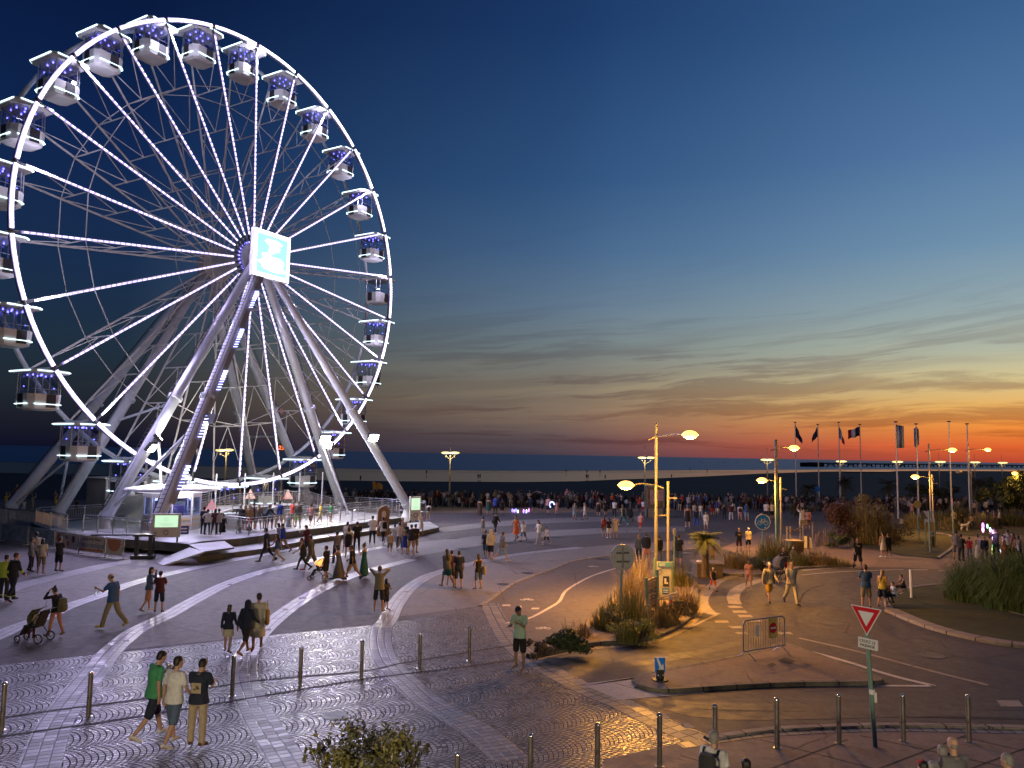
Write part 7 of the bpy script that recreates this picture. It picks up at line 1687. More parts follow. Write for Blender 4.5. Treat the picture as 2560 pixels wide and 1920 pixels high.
for px, py, tp, f, pose, fem, tk, tc_, bk, bc_, hr, hc, lb in (
 (2392,1403,1326,40,"stand",0,"tee","grey","shorts","grey","short","dark","tall person in grey at the end of the light seller's crowd"),
 (2404,1406,1335,60,"fold",0,"long","dark","trousers","dark","short","dark","person in dark jacket in front of the light seller's crowd"),
 (2425,1399,1343,10,"stand",0,"tee","red","jeans","denim","short","dark","child in red T-shirt and jeans watching the light seller"),
 (2447,1402,1337,-10,"stand",1,"longdress","cream",None,None,"bun","dark","person in long cream dress watching the light seller"),
 (2463,1408,1341,14,"stand2",0,"hoodie","navy","jeans","grey","short","grey","grey-haired person in navy jacket in front of the coloured lights"),
 (2491,1403,1321,-20,"carry",0,"long","black","trousers","black","short","brown","person all in black holding the bundle of coloured lights"),
 (2512,1404,1339,-40,"stand",1,"longdress","orange",None,None,"bun","dark","person in a bright orange dress by the light seller"),
 (2521,1401,1324,-10,"hips",0,"tee","white","shorts","dark","short","dark","person in white shirt with hands on hips by the light seller"),
 (2535,1402,1332,-30,"stand",1,"tee","salmon","shorts","tan","long_hair","brown","person in salmon top behind the white handbag"),
 (2548,1404,1339,20,"stand2",1,"tee","beige","shorts","black","bob","dark","person in beige top with a white handbag at the frame edge"),
 (2386,1323,1274,20,"stand",0,"tee","khaki","trousers","black","short","brown","person in khaki shirt beside the no entry sign"),
 (2406,1323,1284,-10,"fold",0,"long","black","trousers","black","short","dark","person in black standing next to the white dog"),
 (2430,1322,1286,30,"stand2",1,"tee","tan","jeans","dark","bob","dark","person in tan top on the other side of the white dog"),
 (2460,1314,1278,40,"stand",1,"tee","yellow","jeans","black","bob","blond","person in yellow top at the start of the talking group"),
 (2472,1315,1275,-40,"fold",1,"long","dark","jeans","black","short","blond","person in dark top in the middle of the talking group"),
 (2487,1314,1276,-50,"stand",1,"tee","pink","jeans","black","bob","brown","person in pink top in the talking group"),
 (2500,1318,1273,-60,"stand2",0,"tee","cream","trousers","black","short","dark","person in cream T-shirt and black trousers ending the talking group"),
 (2219,1306,1283,-40,"ground",1,"tee","white","jeans","dark","bob","blond","blond person in white sitting on the lawn by the banner pole"),
 (2254,1320,1293,30,"ground",0,"tee","grey","jeans","dark","short","dark","person in a grey patterned shirt sitting on the lawn"),
 (2208,1300,1262,0,"stand",0,"long","black","trousers","beige","short","dark","person in black top and beige trousers behind the pale shrub"),
 (2230,1300,1264,14,"stand2",0,"long","black","trousers","tan","short","dark","person in black top and tan trousers behind the seated blond person"),
 (2262,1290,1256,-20,"carry",0,"long","dark","jeans","black","short","dark","person in dark jumper standing behind the long vertical banner"),
 (2280,1288,1254,20,"stand",1,"dress","pink",None,None,"bob","brown","person in pale pink dress near the round yellow-backed sign"),
 (2108,1338,1312,190,"sit",0,"tee","white","shorts","grey","short","dark","person in white T-shirt sitting in front of the purple shrub"),
 (2005,1331,1268,-20,"up",0,"tee","white","shorts","white","short","dark","person in white filming with a bright phone behind the beige sign"),
 (2020,1328,1272,30,"stand",1,"tee","salmon","shorts","maroon","bob","dark","person in salmon top next to the one filming"),
 (1916,1301,1254,10,"stand",0,"tee","white","jeans","dark","short","dark","person in plain white T-shirt beside the thick street lamp"),
 (1930,1301,1255,-12,"stand2",0,"tee","white","shorts","black","short","brown","person in white T-shirt with a black stripe beside the thick street lamp"),
 (1850,1304,1261,10,"stand",1,"tee","white","shorts","pink","bob","dark","person in white top with a dark rucksack on the promenade"),
 (1867,1306,1256,-8,"stand",0,"hoodie","blue","shorts","skyblue","short","brown","person in blue hooded top and pale shorts on the promenade"),
 (1828,1303,1259,12,"stand2",0,"tee","maroon","trousers","white","short","dark","person in dark red top and white trousers on the promenade"),
 (1811,1301,1259,-10,"fold",0,"tank","black","jeans","black","short","brown","person in black vest on the promenade"),
 (1792,1291,1250,8,"stand",0,"tee","royal","shorts","white","short","dark","person in royal blue top and white shorts on the promenade"),
 (1781,1291,1250,-14,"stand",0,"tee","navy","shorts","red","short","dark","person in navy top and red shorts on the promenade"),
 (1752,1298,1259,0,"stroll",0,"tee","white","jeans","lightgrey","short","brown","person in white T-shirt and pale jeans on the promenade"),
 (1736,1296,1258,20,"stand",0,"tee","beige","jeans","grey","short","brown","person in beige T-shirt on the promenade"),
 (1722,1278,1237,0,"stand2",0,"tee","lightgrey","jeans","denim","short","grey","tall person in pale grey T-shirt on the promenade"),
 (1199,1290,1247,10,"stand",1,"longdress","brown",None,None,"bob","dark","person in a long checked brown dress near the crowd"),
 (1221,1291,1243,-8,"stand2",1,"dress","teal",None,None,"bob","brown","person in teal dress near the crowd"),
 (1238,1289,1240,14,"fold",0,"tee","royal","jeans","dark","short","dark","person in royal blue T-shirt with back to the square"),
 (1255,1288,1247,0,"stand",0,"tee","dark","shorts","black","short","dark","person in dark clothes beside the royal blue T-shirt"),
 (1370,1288,1241,30,"stroll",0,"tee","pink","shorts","black","short","dark","person in pale pink T-shirt holding a blue glowing toy"),
 (1327,1281,1240,-10,"lean",0,"tee","navy","shorts","navy","short","dark","person in navy bending over the lit toys on the ground"),
 (1343,1266,1222,10,"spread",0,"tee","lightgrey","trousers","khaki","short","brown","person in grey shirt holding both arms out wide"),
 (1392,1289,1251,-20,"stand",1,"dress","pink",None,None,"bob","brown","child in pink dress beside the blue glowing toy"),
 (1436,1300,1257,150,"stand",1,"dress","skyblue",None,None,"bob","dark","person in pale blue dress crossing the promenade"),
 (1462,1300,1257,-80,"stroll",1,"tank","white","shorts","white","long_hair","blond","blond person in white riding a scooter"),
 (1417,1264,1222,0,"stand",0,"hoodie","pink","shorts","black","hood","pink","person in a pink hoodie in front of the crowd"),
 (1496,1293,1250,8,"stand",1,"dress","black",None,None,"bob","dark","person in short black dress near the low lamp globe"),
 (1514,1291,1250,-14,"stand2",0,"tee","black","shorts","black","short","dark","person in black T-shirt next to the short black dress"),
 (1536,1292,1250,12,"stand",0,"tee","white","trousers","black","short","dark","person in white shirt and black trousers under the low lamp globe"),
 (1600,1281,1241,-20,"stand",0,"tee","red","jeans","dark","short","dark","person in red beside the kiosk poster"),
 (1608,1284,1250,30,"stand2",0,"tee","white","shorts","red","short","dark","child in white T-shirt beside the kiosk poster"),
 (13,1281,1235,20,"up",0,"long","ochre","trousers","brown","short","brown","person in amber light raising both arms behind the far leg"),
 (58,1283,1250,-10,"stand",1,"tee","cream","shorts","cream","bob","brown","child in cream lit amber behind the slat fence"),
 (78,1283,1237,14,"up",0,"tee","khaki","shorts","tan","short","dark","person in khaki lit amber filming behind the slat fence"),
 (137,1283,1236,60,"fold",0,"long","yellow","trousers","khaki","short","brown","person in yellow sweater lit amber between the wheel legs"),
 (190,1286,1248,20,"stand2",0,"tee","brown","trousers","brown","short","dark","person in brown beside the service container")): P_(px,py,tp,f,pose,fem,tk,tc_,bk,bc_,hr,hc,"black",lb)
P_(1298,1678,1514,-150,"phone",0,"tee","mint","shorts","black","cap","navy","tan","person in pale mint T-shirt and black shorts standing at the end of the bollards", skin=1)
for pose, fem, *g in {(p[4], p[5], p[6], p[8], p[10]) for p in PEOPLE} | {("stand",0,"tee","trousers","short"),("stand",1,"long","trousers","short"),("stand2",0,"long","trousers","short"),("stand2",0,"tee","shorts","cap"),("stand",0,"long","trousers","bald")}:
    prep(pose, "body", fem); prep(pose, "shoe_l", fem); prep(pose, "shoe_r", fem)
    for k in g:
        if k: prep(pose, k, fem)
        if k == "cap": prep(pose, "short", fem)
fuse()
PO = {}
for px, py, tp, f, pose, fem, tk, tc_, bk, bc_, hr, hc, sc_, lb, kw in PEOPLE:
    PO[lb] = (*person(px, py, tp, f, pose, fem, tk, tc_, bk, bc_, hr, hc, sc_, lb, **kw), px, py, f)
# people close below the viewpoint: only heads and shoulders are in view
def near_person(px, top, h, f, pose, fem, *rest, **k):
    d = ray(px, top); g = CAM + d*((h-CAMH)/d.z); b = G(px, top, h)
    o, s = person(px, 1800, 1500, f, pose, fem, *rest, **k); o.location = (b.x, b.y, .012); s = h/(skel(pose)["head"].z+.13); o.scale = (s,s,s); return o, s, b
NP1 = near_person(1783, 1829, 1.74, 38, "stand", 0, "tee","white","trousers","khaki","short","grey","white","grey-haired person in cream T-shirt with a dark rucksack below the sett corner")
near_person(1866, 1899, 1.62, 10, "stand", 0, "tee","dark","trousers","dark","short","dark","black","top of a dark-haired head at the lower frame edge beside the cream T-shirt")
near_person(2309, 1904, 1.6, 0, "stand2", 0, "tee","red","shorts","red","cap","red","red","top of a red cap at the lower frame edge")
near_person(2386, 1845, 1.8, -8, "stand", 0, "long","grey","trousers","dark","bald","grey","black","tall grey-haired person in grey jumper at the lower frame edge")
near_person(2357, 1865, 1.66, 12, "stand", 1, "long","lightgrey","trousers","grey","short","grey","black","shorter grey-haired person leaning close to the tall grey jumper")
near_person(2365, 1884, 1.45, 40, "stand2", 0, "tee","blue","shorts","blue","cap","blue","white","child in blue cap in front of the grey-haired couple")
near_person(2522, 1886, 1.7, -12, "stand2", 0, "long","khaki","trousers","dark","short","grey","black","grey-haired head alone at the lower right corner".replace(" right",""))
# things people carry: each its own thing, at the carrier's place
def at_person(lb, off):
    o, s, px, py, f = PO[lb]; a = -D2(f); v = Vector(off)*s
    return Vector(o.location)+Vector((v.x*math.cos(a)-v.y*math.sin(a), v.x*math.sin(a)+v.y*math.cos(a), v.z)), s, a
def rucksack(lb, c, label, size=(.32,.17,.44), z=1.22, y=-.21):
    p, s, a = at_person(lb, (0,y,z)); t = thing("rucksack", label, "rucksack", p, a, "rucksacks carried on backs"); mb = MB(); q = MB(); X, Y = Vector((1,0,0)), Vector((0,1,0)); w_, d_, h_ = (v*s for v in size)
    mb.loft([(p+ZV*z_*h_, X, Y, w_*.5*k, d_*.5*k) for z_, k in ((-.5,.75),(-.42,1),(.2,1),(.42,.85),(.5,.5))], 12); mb.build("pack", cloth(c), t, True)
    q.loft([(p-Y*d_*.5+ZV*z_*h_, X, Y, w_*.36*k, d_*.22*k) for z_, k in ((-.4,.8),(-.3,1),(-.02,1),(.02,.7))], 10); q.build("front_pocket", cloth(c), t, True)
    q = MB()
    for sx in (-.3,.3): q.path([p+X*w_*sx+Y*d_*.4+ZV*h_*.42, p+X*w_*sx*1.2+Y*(d_*.5+.06*s)+ZV*h_*.52, p+X*w_*sx*1.2+Y*(d_*.5+.2*s)+ZV*h_*.4], .016*s, 6)
    q.build("strap", cloth("black"), t)
def bag(lb, c, label, off, size=(.30,.12,.34), name="shoulder_bag"):
    p, s, a = at_person(lb, off); t = thing(name, label, "bag", p, a, "bags hanging from shoulders"); X, Y = Vector((1,0,0)), Vector((0,1,0)); w_, d_, h_ = (v*s for v in size); mb = MB()
    mb.loft([(p+ZV*z_*h_, Y, X, w_*.5*k, d_*.5*k) for z_, k in ((-.5,.8),(-.4,1),(.3,.95),(.5,.8))], 12); mb.build("bag_body", cloth(c), t, True)
    q = MB(); q.path([p+Y*w_*.35+ZV*h_*.45, p+Y*w_*.1+ZV*h_*1.1, p-Y*w_*.1+ZV*h_*1.1, p-Y*w_*.35+ZV*h_*.45], .012*s, 6); q.build("handle", cloth(c), t)
L_ = {k: k for k in PO}
rucksack("person with a green rucksack hiding their face behind a pushchair", "olive", "green and beige rucksack on the person with the pushchair", (.38,.22,.5), 1.18, -.26)
rucksack("person in pale top carrying a big black rucksack near the pointing arm", "black", "big black rucksack near the pointing arm", (.4,.24,.56), 1.15, -.23)
rucksack("person in white T-shirt with a black rucksack passing the arched board", "black", "black rucksack passing the arched board")
rucksack("person with a navy rucksack standing by the tall narrow screen", "navy", "navy rucksack beside the tall narrow screen")
rucksack("person all in black with a rucksack walking away to the sea", "dark", "dark rucksack on the person walking to the sea")
rucksack("person in white top with a dark rucksack on the promenade", "maroon", "dark red rucksack on the promenade")
rucksack("person in black T-shirt and tan shorts in the tight group", "navy", "navy rucksack in the tight group of people")
bag("person in cream dress and dark cap with a mustard shoulder bag", "ochre", "mustard yellow shoulder bag on the cream dress", (.26,-.05,1.02), (.36,.14,.46))
bag("person in black top and denim shorts with a straw bag", "beige", "straw-coloured bag behind the denim shorts", (.22,-.16,1.0), (.34,.2,.42))
bag("person in red top with a brown bag, one of three standing in line", "brown", "brown bag on the red top", (-.2,-.16,.95), (.34,.16,.36))
bag("person in white top and pale trousers with a light blue bag", "skyblue", "light blue bag on the white top", (-.2,-.15,1.12), (.3,.2,.36))
bag("person in beige top with a white handbag at the frame edge", "white", "white handbag at the frame edge", (-.05,-.2,.98), (.3,.12,.42))
bag("grey-haired person with a lime green bag at the hip on the deck", "lime", "lime green bag at a hip on the deck", (-.2,.0,.92), (.24,.14,.26))
def phone(lb, off, label, lit=True):
    p, s, a = at_person(lb, off); t = thing("phone", label, "phone", p, a, "phones held in hands"); mb = MB(); mb.box(p, (.075,.012,.15)); mb.build("phone_body", M_blacksteel, t); mb = MB(); mb.box(p-Vector((0,.008,0)), (.066,.004,.135)); mb.build("phone_screen", glow("phone_screen_glow", (.7,.8,1), .6), t)
phone("person in green T-shirt and dark shorts holding up a phone", (-.2,.44,1.18), "dark phone held by the person in green")
phone("person in blue T-shirt and khaki trousers walking while looking at a phone", (-.2,.48,1.12), "phone held out by the person in blue")
phone("person in navy T-shirt with a square back print and a beige cap", (.05,.42,1.2), "phone held close to the navy T-shirt")
# prints on clothes
def back_print(lb, off, size, c, label_part, slope=0):
    o, s, px, py, f = PO[lb]; X = Vector((1,0,0)); mb = MB(); p = Vector(off); mb.box(p, size); q = mb.build(label_part, cloth(c)); q.parent = o; return q, o
def hip_print(lb, parts, name):
    o = PO[lb][0]; mb = MB()
    for p, sz, r in parts: mb.box(p, sz, ax=(Vector((math.cos(r),0,math.sin(r))), Vector((0,1,0)), Vector((-math.sin(r),0,math.cos(r)))))
    q = mb.build(name, cloth("white")); q.parent = o
NV = "person in navy T-shirt with a square back print and a beige cap"
back_print(NV, (0,-.142,1.26), (.21,.008,.21), "beige", "printed_square"); 
o = PO[NV][0]; mb = MB()
for i, r in enumerate((.075,.055,.035)):
    mb.path([Vector((-.01+r*math.cos(a), -.149, 1.235+r*math.sin(a))) for a in [PI*k/8 for k in range(0, 5)]], .007, 5)
for zz in (1.225, 1.245): mb.box((-.03,-.149,zz), (.07,.004,.012))
q = mb.build("printed_emblem", cloth("dark")); q.parent = o
hip_print("person in green T-shirt and dark shorts holding up a phone", [((.165,-.075,.66),(.05,.012,.012),.3),((.185,-.06,.672),(.03,.012,.008),.7)], "printed_swoosh")
hip_print("person in black T-shirt with a white swoosh and black shorts", [((-.02,.152,1.30),(.11,.012,.03),.35),((.05,.150,1.335),(.08,.012,.018),.55),((-.07,.150,1.30),(.04,.012,.04),-.3)], "printed_swoosh")
for i in range(5):  # stripes of the poncho
    o = PO["person in black and white striped poncho and mustard shorts"][0]; mb = MB(); x = -.2+.1*i
    J = skel("walk2"); c0 = J["pel"]; mb.loft([(c0+J["R"](Vector((x*(1.0 if z < .3 else .8), .0, z))), Vector((1,0,0)), Vector((0,1,0)), .024, b_) for z, b_ in ((-.11,.15),(.1,.142),(.3,.146),(.44,.122))], 8)
    q = mb.build("printed_stripe", cloth("black")); q.parent = o
# firefighter's reflective bands, straps
for lb in ("person in firefighter uniform with yellow reflective bands on sleeves and ankles","person in dark uniform with yellow vest at the frame edge"):
    o = PO[lb][0]; J = skel("stroll" if "firefighter" in lb else "stand"); mb = MB()
    for nm in ("l","r"):
        a, k, e, w_ = J["ank"+nm], J["knee"+nm], J["el"+nm], J["wr"+nm]; mb.tube(a.lerp(k,.18), a.lerp(k,.26), .083); mb.tube(e.lerp(w_,.2), e.lerp(w_,.6), .06)
    q = mb.build("reflective_band", cloth("hivis")); q.parent = o
# pushchairs
def pushchair(px, py, f, label, hood="olive", s=1.0, glowing=False):
    g = G(px, py); t = thing("pushchair", label, "pushchair", g, -D2(f)); X, Y = Vector((1,0,0)), Vector((0,1,0)); mb = MB(); P = lambda x, y, z: g+Vector((x,y,z))*s
    for sx in (-.26,.26):
        mb.path([P(sx,-.55,1.05), P(sx,-.40,.98), P(sx,.0,.55), P(sx,.40,.16)], .016*s, 6); mb.path([P(sx,.0,.55), P(sx,-.34,.16)], .016*s, 6)
    mb.tube(P(-.26,-.55,1.05), P(.26,-.55,1.05), .018*s); mb.tube(P(-.26,-.34,.16), P(.26,-.34,.16), .014*s); mb.build("chassis", M_blacksteel, t)
    mb = MB(); mb.box(P(0,.02,.5), (.38*s,.42*s,.07*s)); mb.bar(P(0,-.18,.52), P(0,-.34,.98), .38*s, .06*s, up=Y); mb.bar(P(0,.22,.5), P(0,.36,.22), .34*s, .05*s, up=Y); mb.build("seat", cloth("dark"), t)
    mb = MB(); n = 6
    for i in range(n):
        a0, a1 = D2(8+i*22), D2(8+(i+1)*22); mb.quad(P(-.22,-.3+.42*math.sin(a0),.72+.36*math.cos(a0)), P(.22,-.3+.42*math.sin(a0),.72+.36*math.cos(a0)), P(.22,-.3+.42*math.sin(a1),.72+.36*math.cos(a1)), P(-.22,-.3+.42*math.sin(a1),.72+.36*math.cos(a1)))
    h_ = mb.build("hood", cloth(hood), t, True); sm = h_.modifiers.new("t","SOLIDIFY"); sm.thickness = .015
    for x, y, r in ((-.27,-.36,.155),(.27,-.36,.155),(-.2,.42,.11),(.2,.42,.11)):
        mb = MB(); c = P(x,y,r); mb.path([c+Vector((0,r*.88*math.cos(a),r*.88*math.sin(a)))*s for a in [2*PI*k/18 for k in range(19)]], .022*s, 6); wl = mb.build("wheel", M_blacksteel, t)
        mb = MB(); mb.tube(c-X*.02*s, c+X*.02*s, .03*s)
        for k in range(5): mb.tube(c, c+Vector((0,r*.85*math.cos(k*1.257),r*.85*math.sin(k*1.257)))*s, .008*s, n=4)
        mb.build("rim", M_galv, wl)
    if glowing:
        mb = MB(); mb.ball(P(-.1,.1,.82), .12*s, 10, 6); mb.ball(P(.1,-.02,.9), .12*s, 10, 6); mb.ball(P(-.05,-.05,.74), .1*s, 10, 6); mb.build("glowing_toy", glow("toy_amber", (1,.40,.08), 1.6), t); lamp("toy_light", P(0,.25,.95), 6, (1,.5,.15), .1, t)
pushchair(84, 1604, -82, "olive-hooded pushchair pushed by the person with the green rucksack"); pushchair(798, 1450, -85, "pushchair with amber glowing balls inside", "dark", 1.0, True); pushchair(1945, 1447, -120, "grey-hooded pushchair parked by the person carrying a child", "grey", 1.05); pushchair(1575, 1302, 20, "dark pushchair in the shade of the advertising kiosk", "dark", 1.1)
# light toys
def toy(px, py, z, pts, label, grp="lit toys for sale"):
    g = G(px, py); t = thing("light_toy", label, "light toy", g, 0, grp)
    for i, (x, zz, r, c) in enumerate(pts):
        mb = MB(); p = g+Vector((x, (i % 3)*.1-.1, zz)); mb.ball(p, (r*.6,r*.6,r*1.5), 8, 6); mb.build("glowing_piece", glow("toy_"+"%d_%d_%d" % tuple(int(v*99) for v in c), c, 3.0), t)
    return g
B_, V_, Gn, Wc, Y_ = (.12,.2,1), (.75,.2,1), (.2,1,.35), (.8,.9,1), (.75,1,.1)
toy(1290,1282,0,[(-.4,.25,.13,B_),(-.2,.2,.12,V_),(0,.25,.13,B_),(.2,.15,.12,Wc)],"blue and violet lit toys on the promenade ground")
toy(1316,1283,0,[(-.3,.22,.14,V_),(0,.2,.13,Wc),(.25,.3,.13,V_),(-.05,.1,.1,B_)],"violet and white lit toys under the bending person")
p, s, a = at_person("person in pale pink T-shirt holding a blue glowing toy", (.35,.1,1.0)); t = thing("light_toy", "blue glowing ring toy held beside the pale pink T-shirt", "light toy", p, 0, "lit toys for sale"); mb = MB(); mb.path([p+Vector((.25*math.cos(k*.6), 0, .3*math.sin(k*.6))) for k in range(8)], .07, 6); mb.build("glowing_piece", glow("toy_blue_white", (.3,.4,1), 4), t)
g = toy(2480,1402,0,[(-.55,2.2,.13,V_),(-.5,1.95,.13,(1,.4,.9)),(-.15,2.15,.1,Gn),(-.1,1.95,.1,Wc),(.15,1.75,.14,V_),(.3,1.7,.13,Wc),(.1,1.55,.13,Wc),(.25,1.5,.12,V_),(.2,1.4,.12,V_),(.05,.9,.11,Gn),(.1,.7,.12,Y_),(.15,.5,.12,Y_),(.05,.35,.11,Gn),(.55,.6,.08,Wc)],"tall bundle of violet, white and green lit toys held by the seller"); lamp("toy_light", g+ZV*1.6-Vector((0,.5,0)), 25, (.7,.5,1), .3)
# a white dog beside the group on the lawn
g = G(2412, 1327); t = bpy.data.objects; mb = MB(); X, Y = Vector((1,0,0)), Vector((0,1,0))
mb.loft([(g+Vector((x,0,z)), Y, ZV, a, b) for x, z, a, b in ((-.38,.50,.05,.07),(-.30,.50,.11,.13),(-.05,.49,.10,.12),(.18,.50,.12,.16),(.30,.54,.09,.12)) ], 12)
limb(mb, [g+Vector((.28,0,.58)), g+Vector((.40,0,.72))], [.085,.07]); mb.ball(g+Vector((.45,0,.76)), (.09,.075,.075), 10, 7); limb(mb, [g+Vector((.5,0,.745)), g+Vector((.6,0,.72))], [.045,.03])
for s_ in (-1,1): limb(mb, [g+Vector((.42,s_*.06,.82)), g+Vector((.38,s_*.085,.74))], [.025,.02])
limb(mb, [g+Vector((-.36,0,.55)), g+Vector((-.5,0,.62)), g+Vector((-.56,0,.74))], [.03,.022,.012])
for s_ in (-.07,.07):
    limb(mb, [g+Vector((.2,s_,.45)), g+Vector((.2,s_,.26)), g+Vector((.21,s_,.05)), g+Vector((.25,s_,.03))], [.06,.035,.028,.03]); limb(mb, [g+Vector((-.27,s_,.47)), g+Vector((-.2,s_,.3)), g+Vector((-.34,s_,.2)), g+Vector((-.31,s_,.04)), g+Vector((-.26,s_,.03))], [.085,.05,.03,.026,.03])
tag(mb.build("dog", mat("dog_white_fur", (.5,.48,.44), .9, var=.1, scale=20), smooth=True, origin=g), "white dog standing between two people on the far lawn", "dog")
# rucksack of the near person
o, s, b = NP1; b = Vector((b.x, b.y, 0)); t = thing("rucksack", "dark rucksack on the grey-haired person in cream", "rucksack", b+Vector((-.14,-.16,1.24))*1.0, -D2(38)); p = b+Vector((-.14,-.16,1.24)); mb = MB(); mb.loft([(p+ZV*z_, X, Y, .15*k, .085*k) for z_, k in ((-.24,.75),(-.2,1),(.12,1),(.2,.8))], 12); mb.build("pack", cloth("dark"), t, True)
mb = MB()
for sx in (-.11,.11): mb.path([p+X*sx+Y*.06+ZV*.16, p+X*sx*1.1+Y*.15+ZV*.24, p+X*sx*1.1+Y*.3+ZV*.18, p+X*sx+Y*.33-ZV*.1], .018, 6)
mb.build("strap", cloth("black"), t)
# ------------------------------------------------------------------ the crowd on the sea front
def crowd_mesh(kind, fem, seed):
    mb = MB(); q = random.Random(seed); J = skel(kind)
    R_ = J["R"]; p0 = J["pel"]; X = Vector((1,0,0)); Y = R_(Vector((0,1,0))); k = .94 if fem else 1.06
    mb.loft([(p0+R_(Vector((0,0,z))), X, Y, a*k, b*k) for z, a, b in ((-.08,.175,.125),(.14,.150,.112),(.34,.175,.128),(.45,.17,.10),(.52,.07,.065))], 10, 1)
    for nm in ("l","r"):
        limb6(mb, [J["sh"+nm], J["sh"+nm].lerp(J["el"+nm],.65)], [.066,.06], 1); limb6(mb, [J["sh"+nm].lerp(J["el"+nm],.6), J["el"+nm], J["wr"+nm], J["wr"+nm]+J["hd"+nm]*.15], [.04,.037,.028,.022], 0)
        h, kn, an, to = J["hip"+nm], J["knee"+nm], J["ank"+nm], J["toe"+nm]; c = .95 if seed % 2 else 1
        limb6(mb, [h, h.lerp(kn, c)], [.108,.088], 2)
        limb6(mb, [h.lerp(kn,.9), kn, an], [.058,.055,.036] if seed % 2 else [.085,.075,.06], 0 if seed % 2 else 2); limb6(mb, [an-Vector((0,.03,.03)), to], [.042,.036], 3)
    H = J["head"]; mb.tube(J["neck"]-ZV*.05, H-ZV*.05, .055, n=7, m=0); mb.ball(H, (.076,.092,.115), 10, 7, 0); mb.ball(H+Vector((0,-.022,.025)), (.084,.09,.108), 10, 7, 3)
    if fem: limb6(mb, [H+Vector((0,-.06,0)), H+Vector((0,-.10,-.2))], [.07,.06], 3)
    me = bpy.data.meshes.new("person"); me.from_pydata([tuple(v) for v in mb.v], [], mb.f); me.polygons.foreach_set("material_index", mb.m); me.polygons.foreach_set("use_smooth", [True]*len(mb.f))
    for _ in range(4): me.materials.append(None)
    return me
def limb6(mb, pts, rs, m):
    for (p, q), (a, b) in zip(zip(pts, pts[1:]), zip(rs, rs[1:])): mb.tube(p, q, a, b, n=7, m=m)
    for p, r in zip(pts[1:], rs[1:]): mb.ball(p, r, 7, 4, m)
CM = [(crowd_mesh(k, f, i), k) for i, (k, f) in enumerate((("stand",0),("stand2",0),("up",0),("phone",0),("stand",1),("fold",0),("stand2",1),("hips",1)))]
CS = [(crowd_mesh(k, f, i), k) for i, (k, f) in enumerate((("ground",0),("ground",1)))]
qr = random.Random(21)
TOPC = ["white","cream","lightgrey","black","navy","grey","beige","red","orange","blue","dark","khaki","black","dark","maroon","olive","denim","navy","grey","brown"]
BOTC = ["black","navy","denim","beige","khaki","dark","grey","white","brown"]
def sea_y(x):
    for (x0, y0), (x1, y1) in zip(SEAF, SEAF[1:]):
        if x0 <= x <= x1: return y0+(y1-y0)*(x-x0)/(x1-x0)
    return 95
spots = []
def row(px0, px1, n, dmin, dmax, seated=0.0, lab="", z=0.0):
    for i in range(n):
        px = px0+(px1-px0)*(i+qr.uniform(.05,.95))/n; d = ray(px, 1200); k = None
        for it in range(3):
            x = d.x/d.y*(k or 92); k = sea_y(x)
        off = qr.uniform(dmin, dmax); spots.append((d.x/d.y*(k-off), k-off, qr.random() < seated, lab))
row(880, 1290, 18, .5, 2.2, 0, "by the sea wall before the toys"); row(1290, 1610, 13, .5, 2.2, 0, "by the sea wall before the kiosk"); row(1665, 1935, 12, .5, 2.5, 0, "by the sea wall past the kiosk")
row(830, 1290, 12, 2.6, 4.6, .75, "in front of the crowd"); row(1665, 1910, 8, 4, 9, .1, "on the promenade past the kiosk"); row(640, 880, 9, .6, 4, .2, "behind the wheel platform"); row(0, 215, 4, .6, 4, .2, "behind the far wheel legs")
row(1955, 2240, 10, .6, 8, .25, "among the flagpoles")
SEEN = {}
for i, (x, y, st_, lab) in enumerate(spots):
    me, kd = qr.choice(CS if st_ else CM); o = bpy.data.objects.new("person", me); col.objects.link(o); s = qr.uniform(.93, 1.07); o.scale = (s,s,s); o.location = (x, y, .012); o.rotation_euler = (0,0,qr.uniform(-.5,.5) if qr.random() < .8 else qr.uniform(-3,3))
    tc_, bc_ = qr.choice(TOPC), qr.choice(BOTC); hc = qr.choice(list(HAIR))
    for sl, m in zip(o.material_slots, (SKIN[qr.choice((0,0,1,1,2))], cloth(tc_), cloth(bc_), HAIR[hc])): sl.link = "OBJECT"; sl.material = m
    act = "sitting" if st_ else {"up":"filming","phone":"with phone","fold":"arms folded","hips":"hands on hips"}.get(kd, "standing")
    tag(o, f"{hc}-haired person, {tc_} top, {bc_} trousers, {act} {lab}", "person", "people watching the sunset on the sea front")
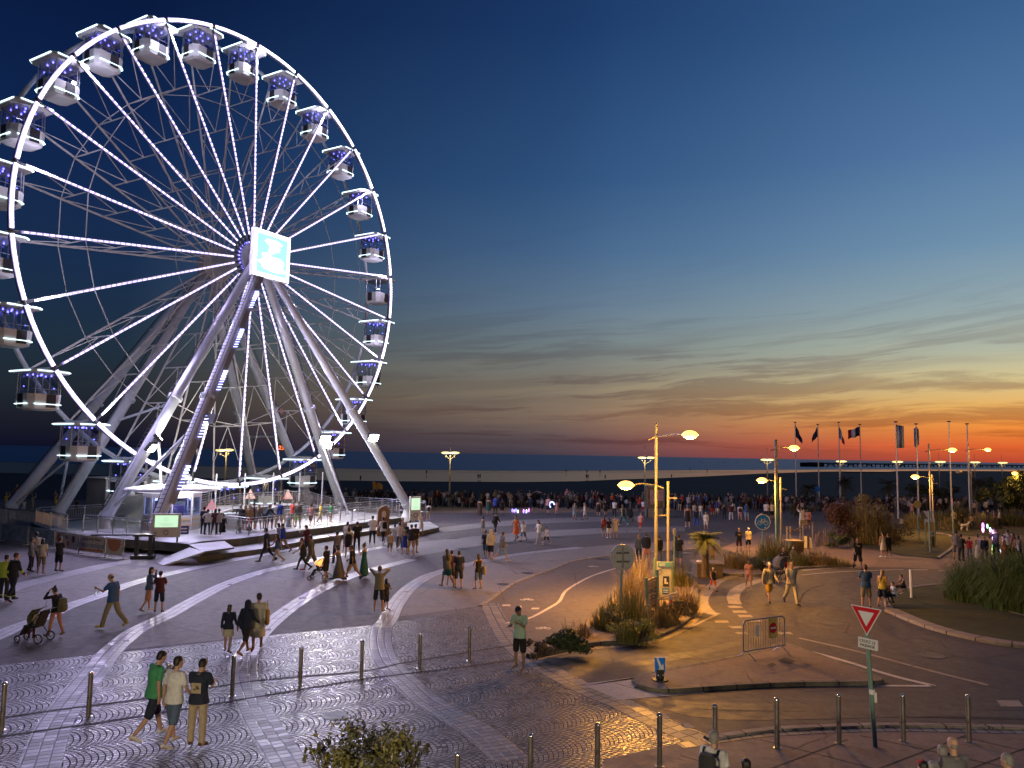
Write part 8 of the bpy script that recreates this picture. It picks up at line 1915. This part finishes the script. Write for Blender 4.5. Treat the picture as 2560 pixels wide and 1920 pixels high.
# the rest of the crowd, too many and too small to tell apart
mb = MB(); cmats = [SKIN[1]]+[cloth(c) for c in ("dark","grey","olive","lightgrey","navy","black","maroon")]
for i in range(640):
    px = qr.uniform(560, 2330) if i < 520 else qr.uniform(2250, 2560); d = ray(px, 1200); k = 92
    for it in range(3): k = sea_y(d.x/d.y*k)
    off = (qr.uniform(-.2, 1.8) if i % 3 else qr.uniform(1.8, 4.4)) if i < 520 else qr.uniform(1, 14); p = Vector((d.x/d.y*(k-off), k-off, 0)); h = qr.uniform(1.5,1.85) if i % 3 else qr.uniform(.95,1.3); c = qr.randrange(1, 8)
    mb.tube(p, p+ZV*h*.5, .13, .16, 6, qr.choice((1,5,6,2))); mb.tube(p+ZV*h*.5, p+ZV*h*.82, .17, .21, 7, c); mb.tube(p+ZV*h*.82, p+ZV*h*.87, .2, .07, 7, c); mb.ball(p+ZV*h*.94, (.08,.09,.115), 7, 5, qr.choice((0,6,6,6)))
    for sx in (-.2,.2): mb.tube(p+Vector((sx,0,h*.8)), p+Vector((sx*1.2,.12,h*.52)), .05, .035, 5, c)
tag(mb.build("crowd", cmats, smooth=True), "dense crowd watching the sunset along the sea wall", "crowd", kind="stuff")
# tiny people on the sand
mb0 = CM[0][0]
for px, py, lbl in ((1195,1197,"first of a pair walking far out on the wet sand"),(1200,1197,"second of a pair walking far out on the wet sand"),(1466,1197,"first of a pair standing on the wet sand mid-beach"),(1470,1197,"second of a pair standing on the wet sand mid-beach"),(1415,1182,"lone dark figure at the water's edge mid-beach"),(1467,1184,"dark figure at the water's edge above the standing pair"),(1500,1184,"dark figure at the water's edge near the kiosk lamp"),(1679,1196,"person beside the red object on the sand"),(1513,1198,"lone figure on the sand below the water's edge"),(901,1203,"figure on the wet sand behind the wheel's far leg"),(1066,1186,"tiny figure on the wet sand beside the wheel leg"),(1768,1180,"tiny dark figure wading past the kiosk"),(1725,1176,"tiny dark figure wading near the small boats")):
    g = G(px, py, -3.6); o = bpy.data.objects.new("person", mb0); col.objects.link(o); o.location = g; o.scale = (1.1,1.1,1.1)
    for sl in o.material_slots: sl.link = "OBJECT"; sl.material = cloth("black")
    tag(o, lbl, "person", "people out on the sand")
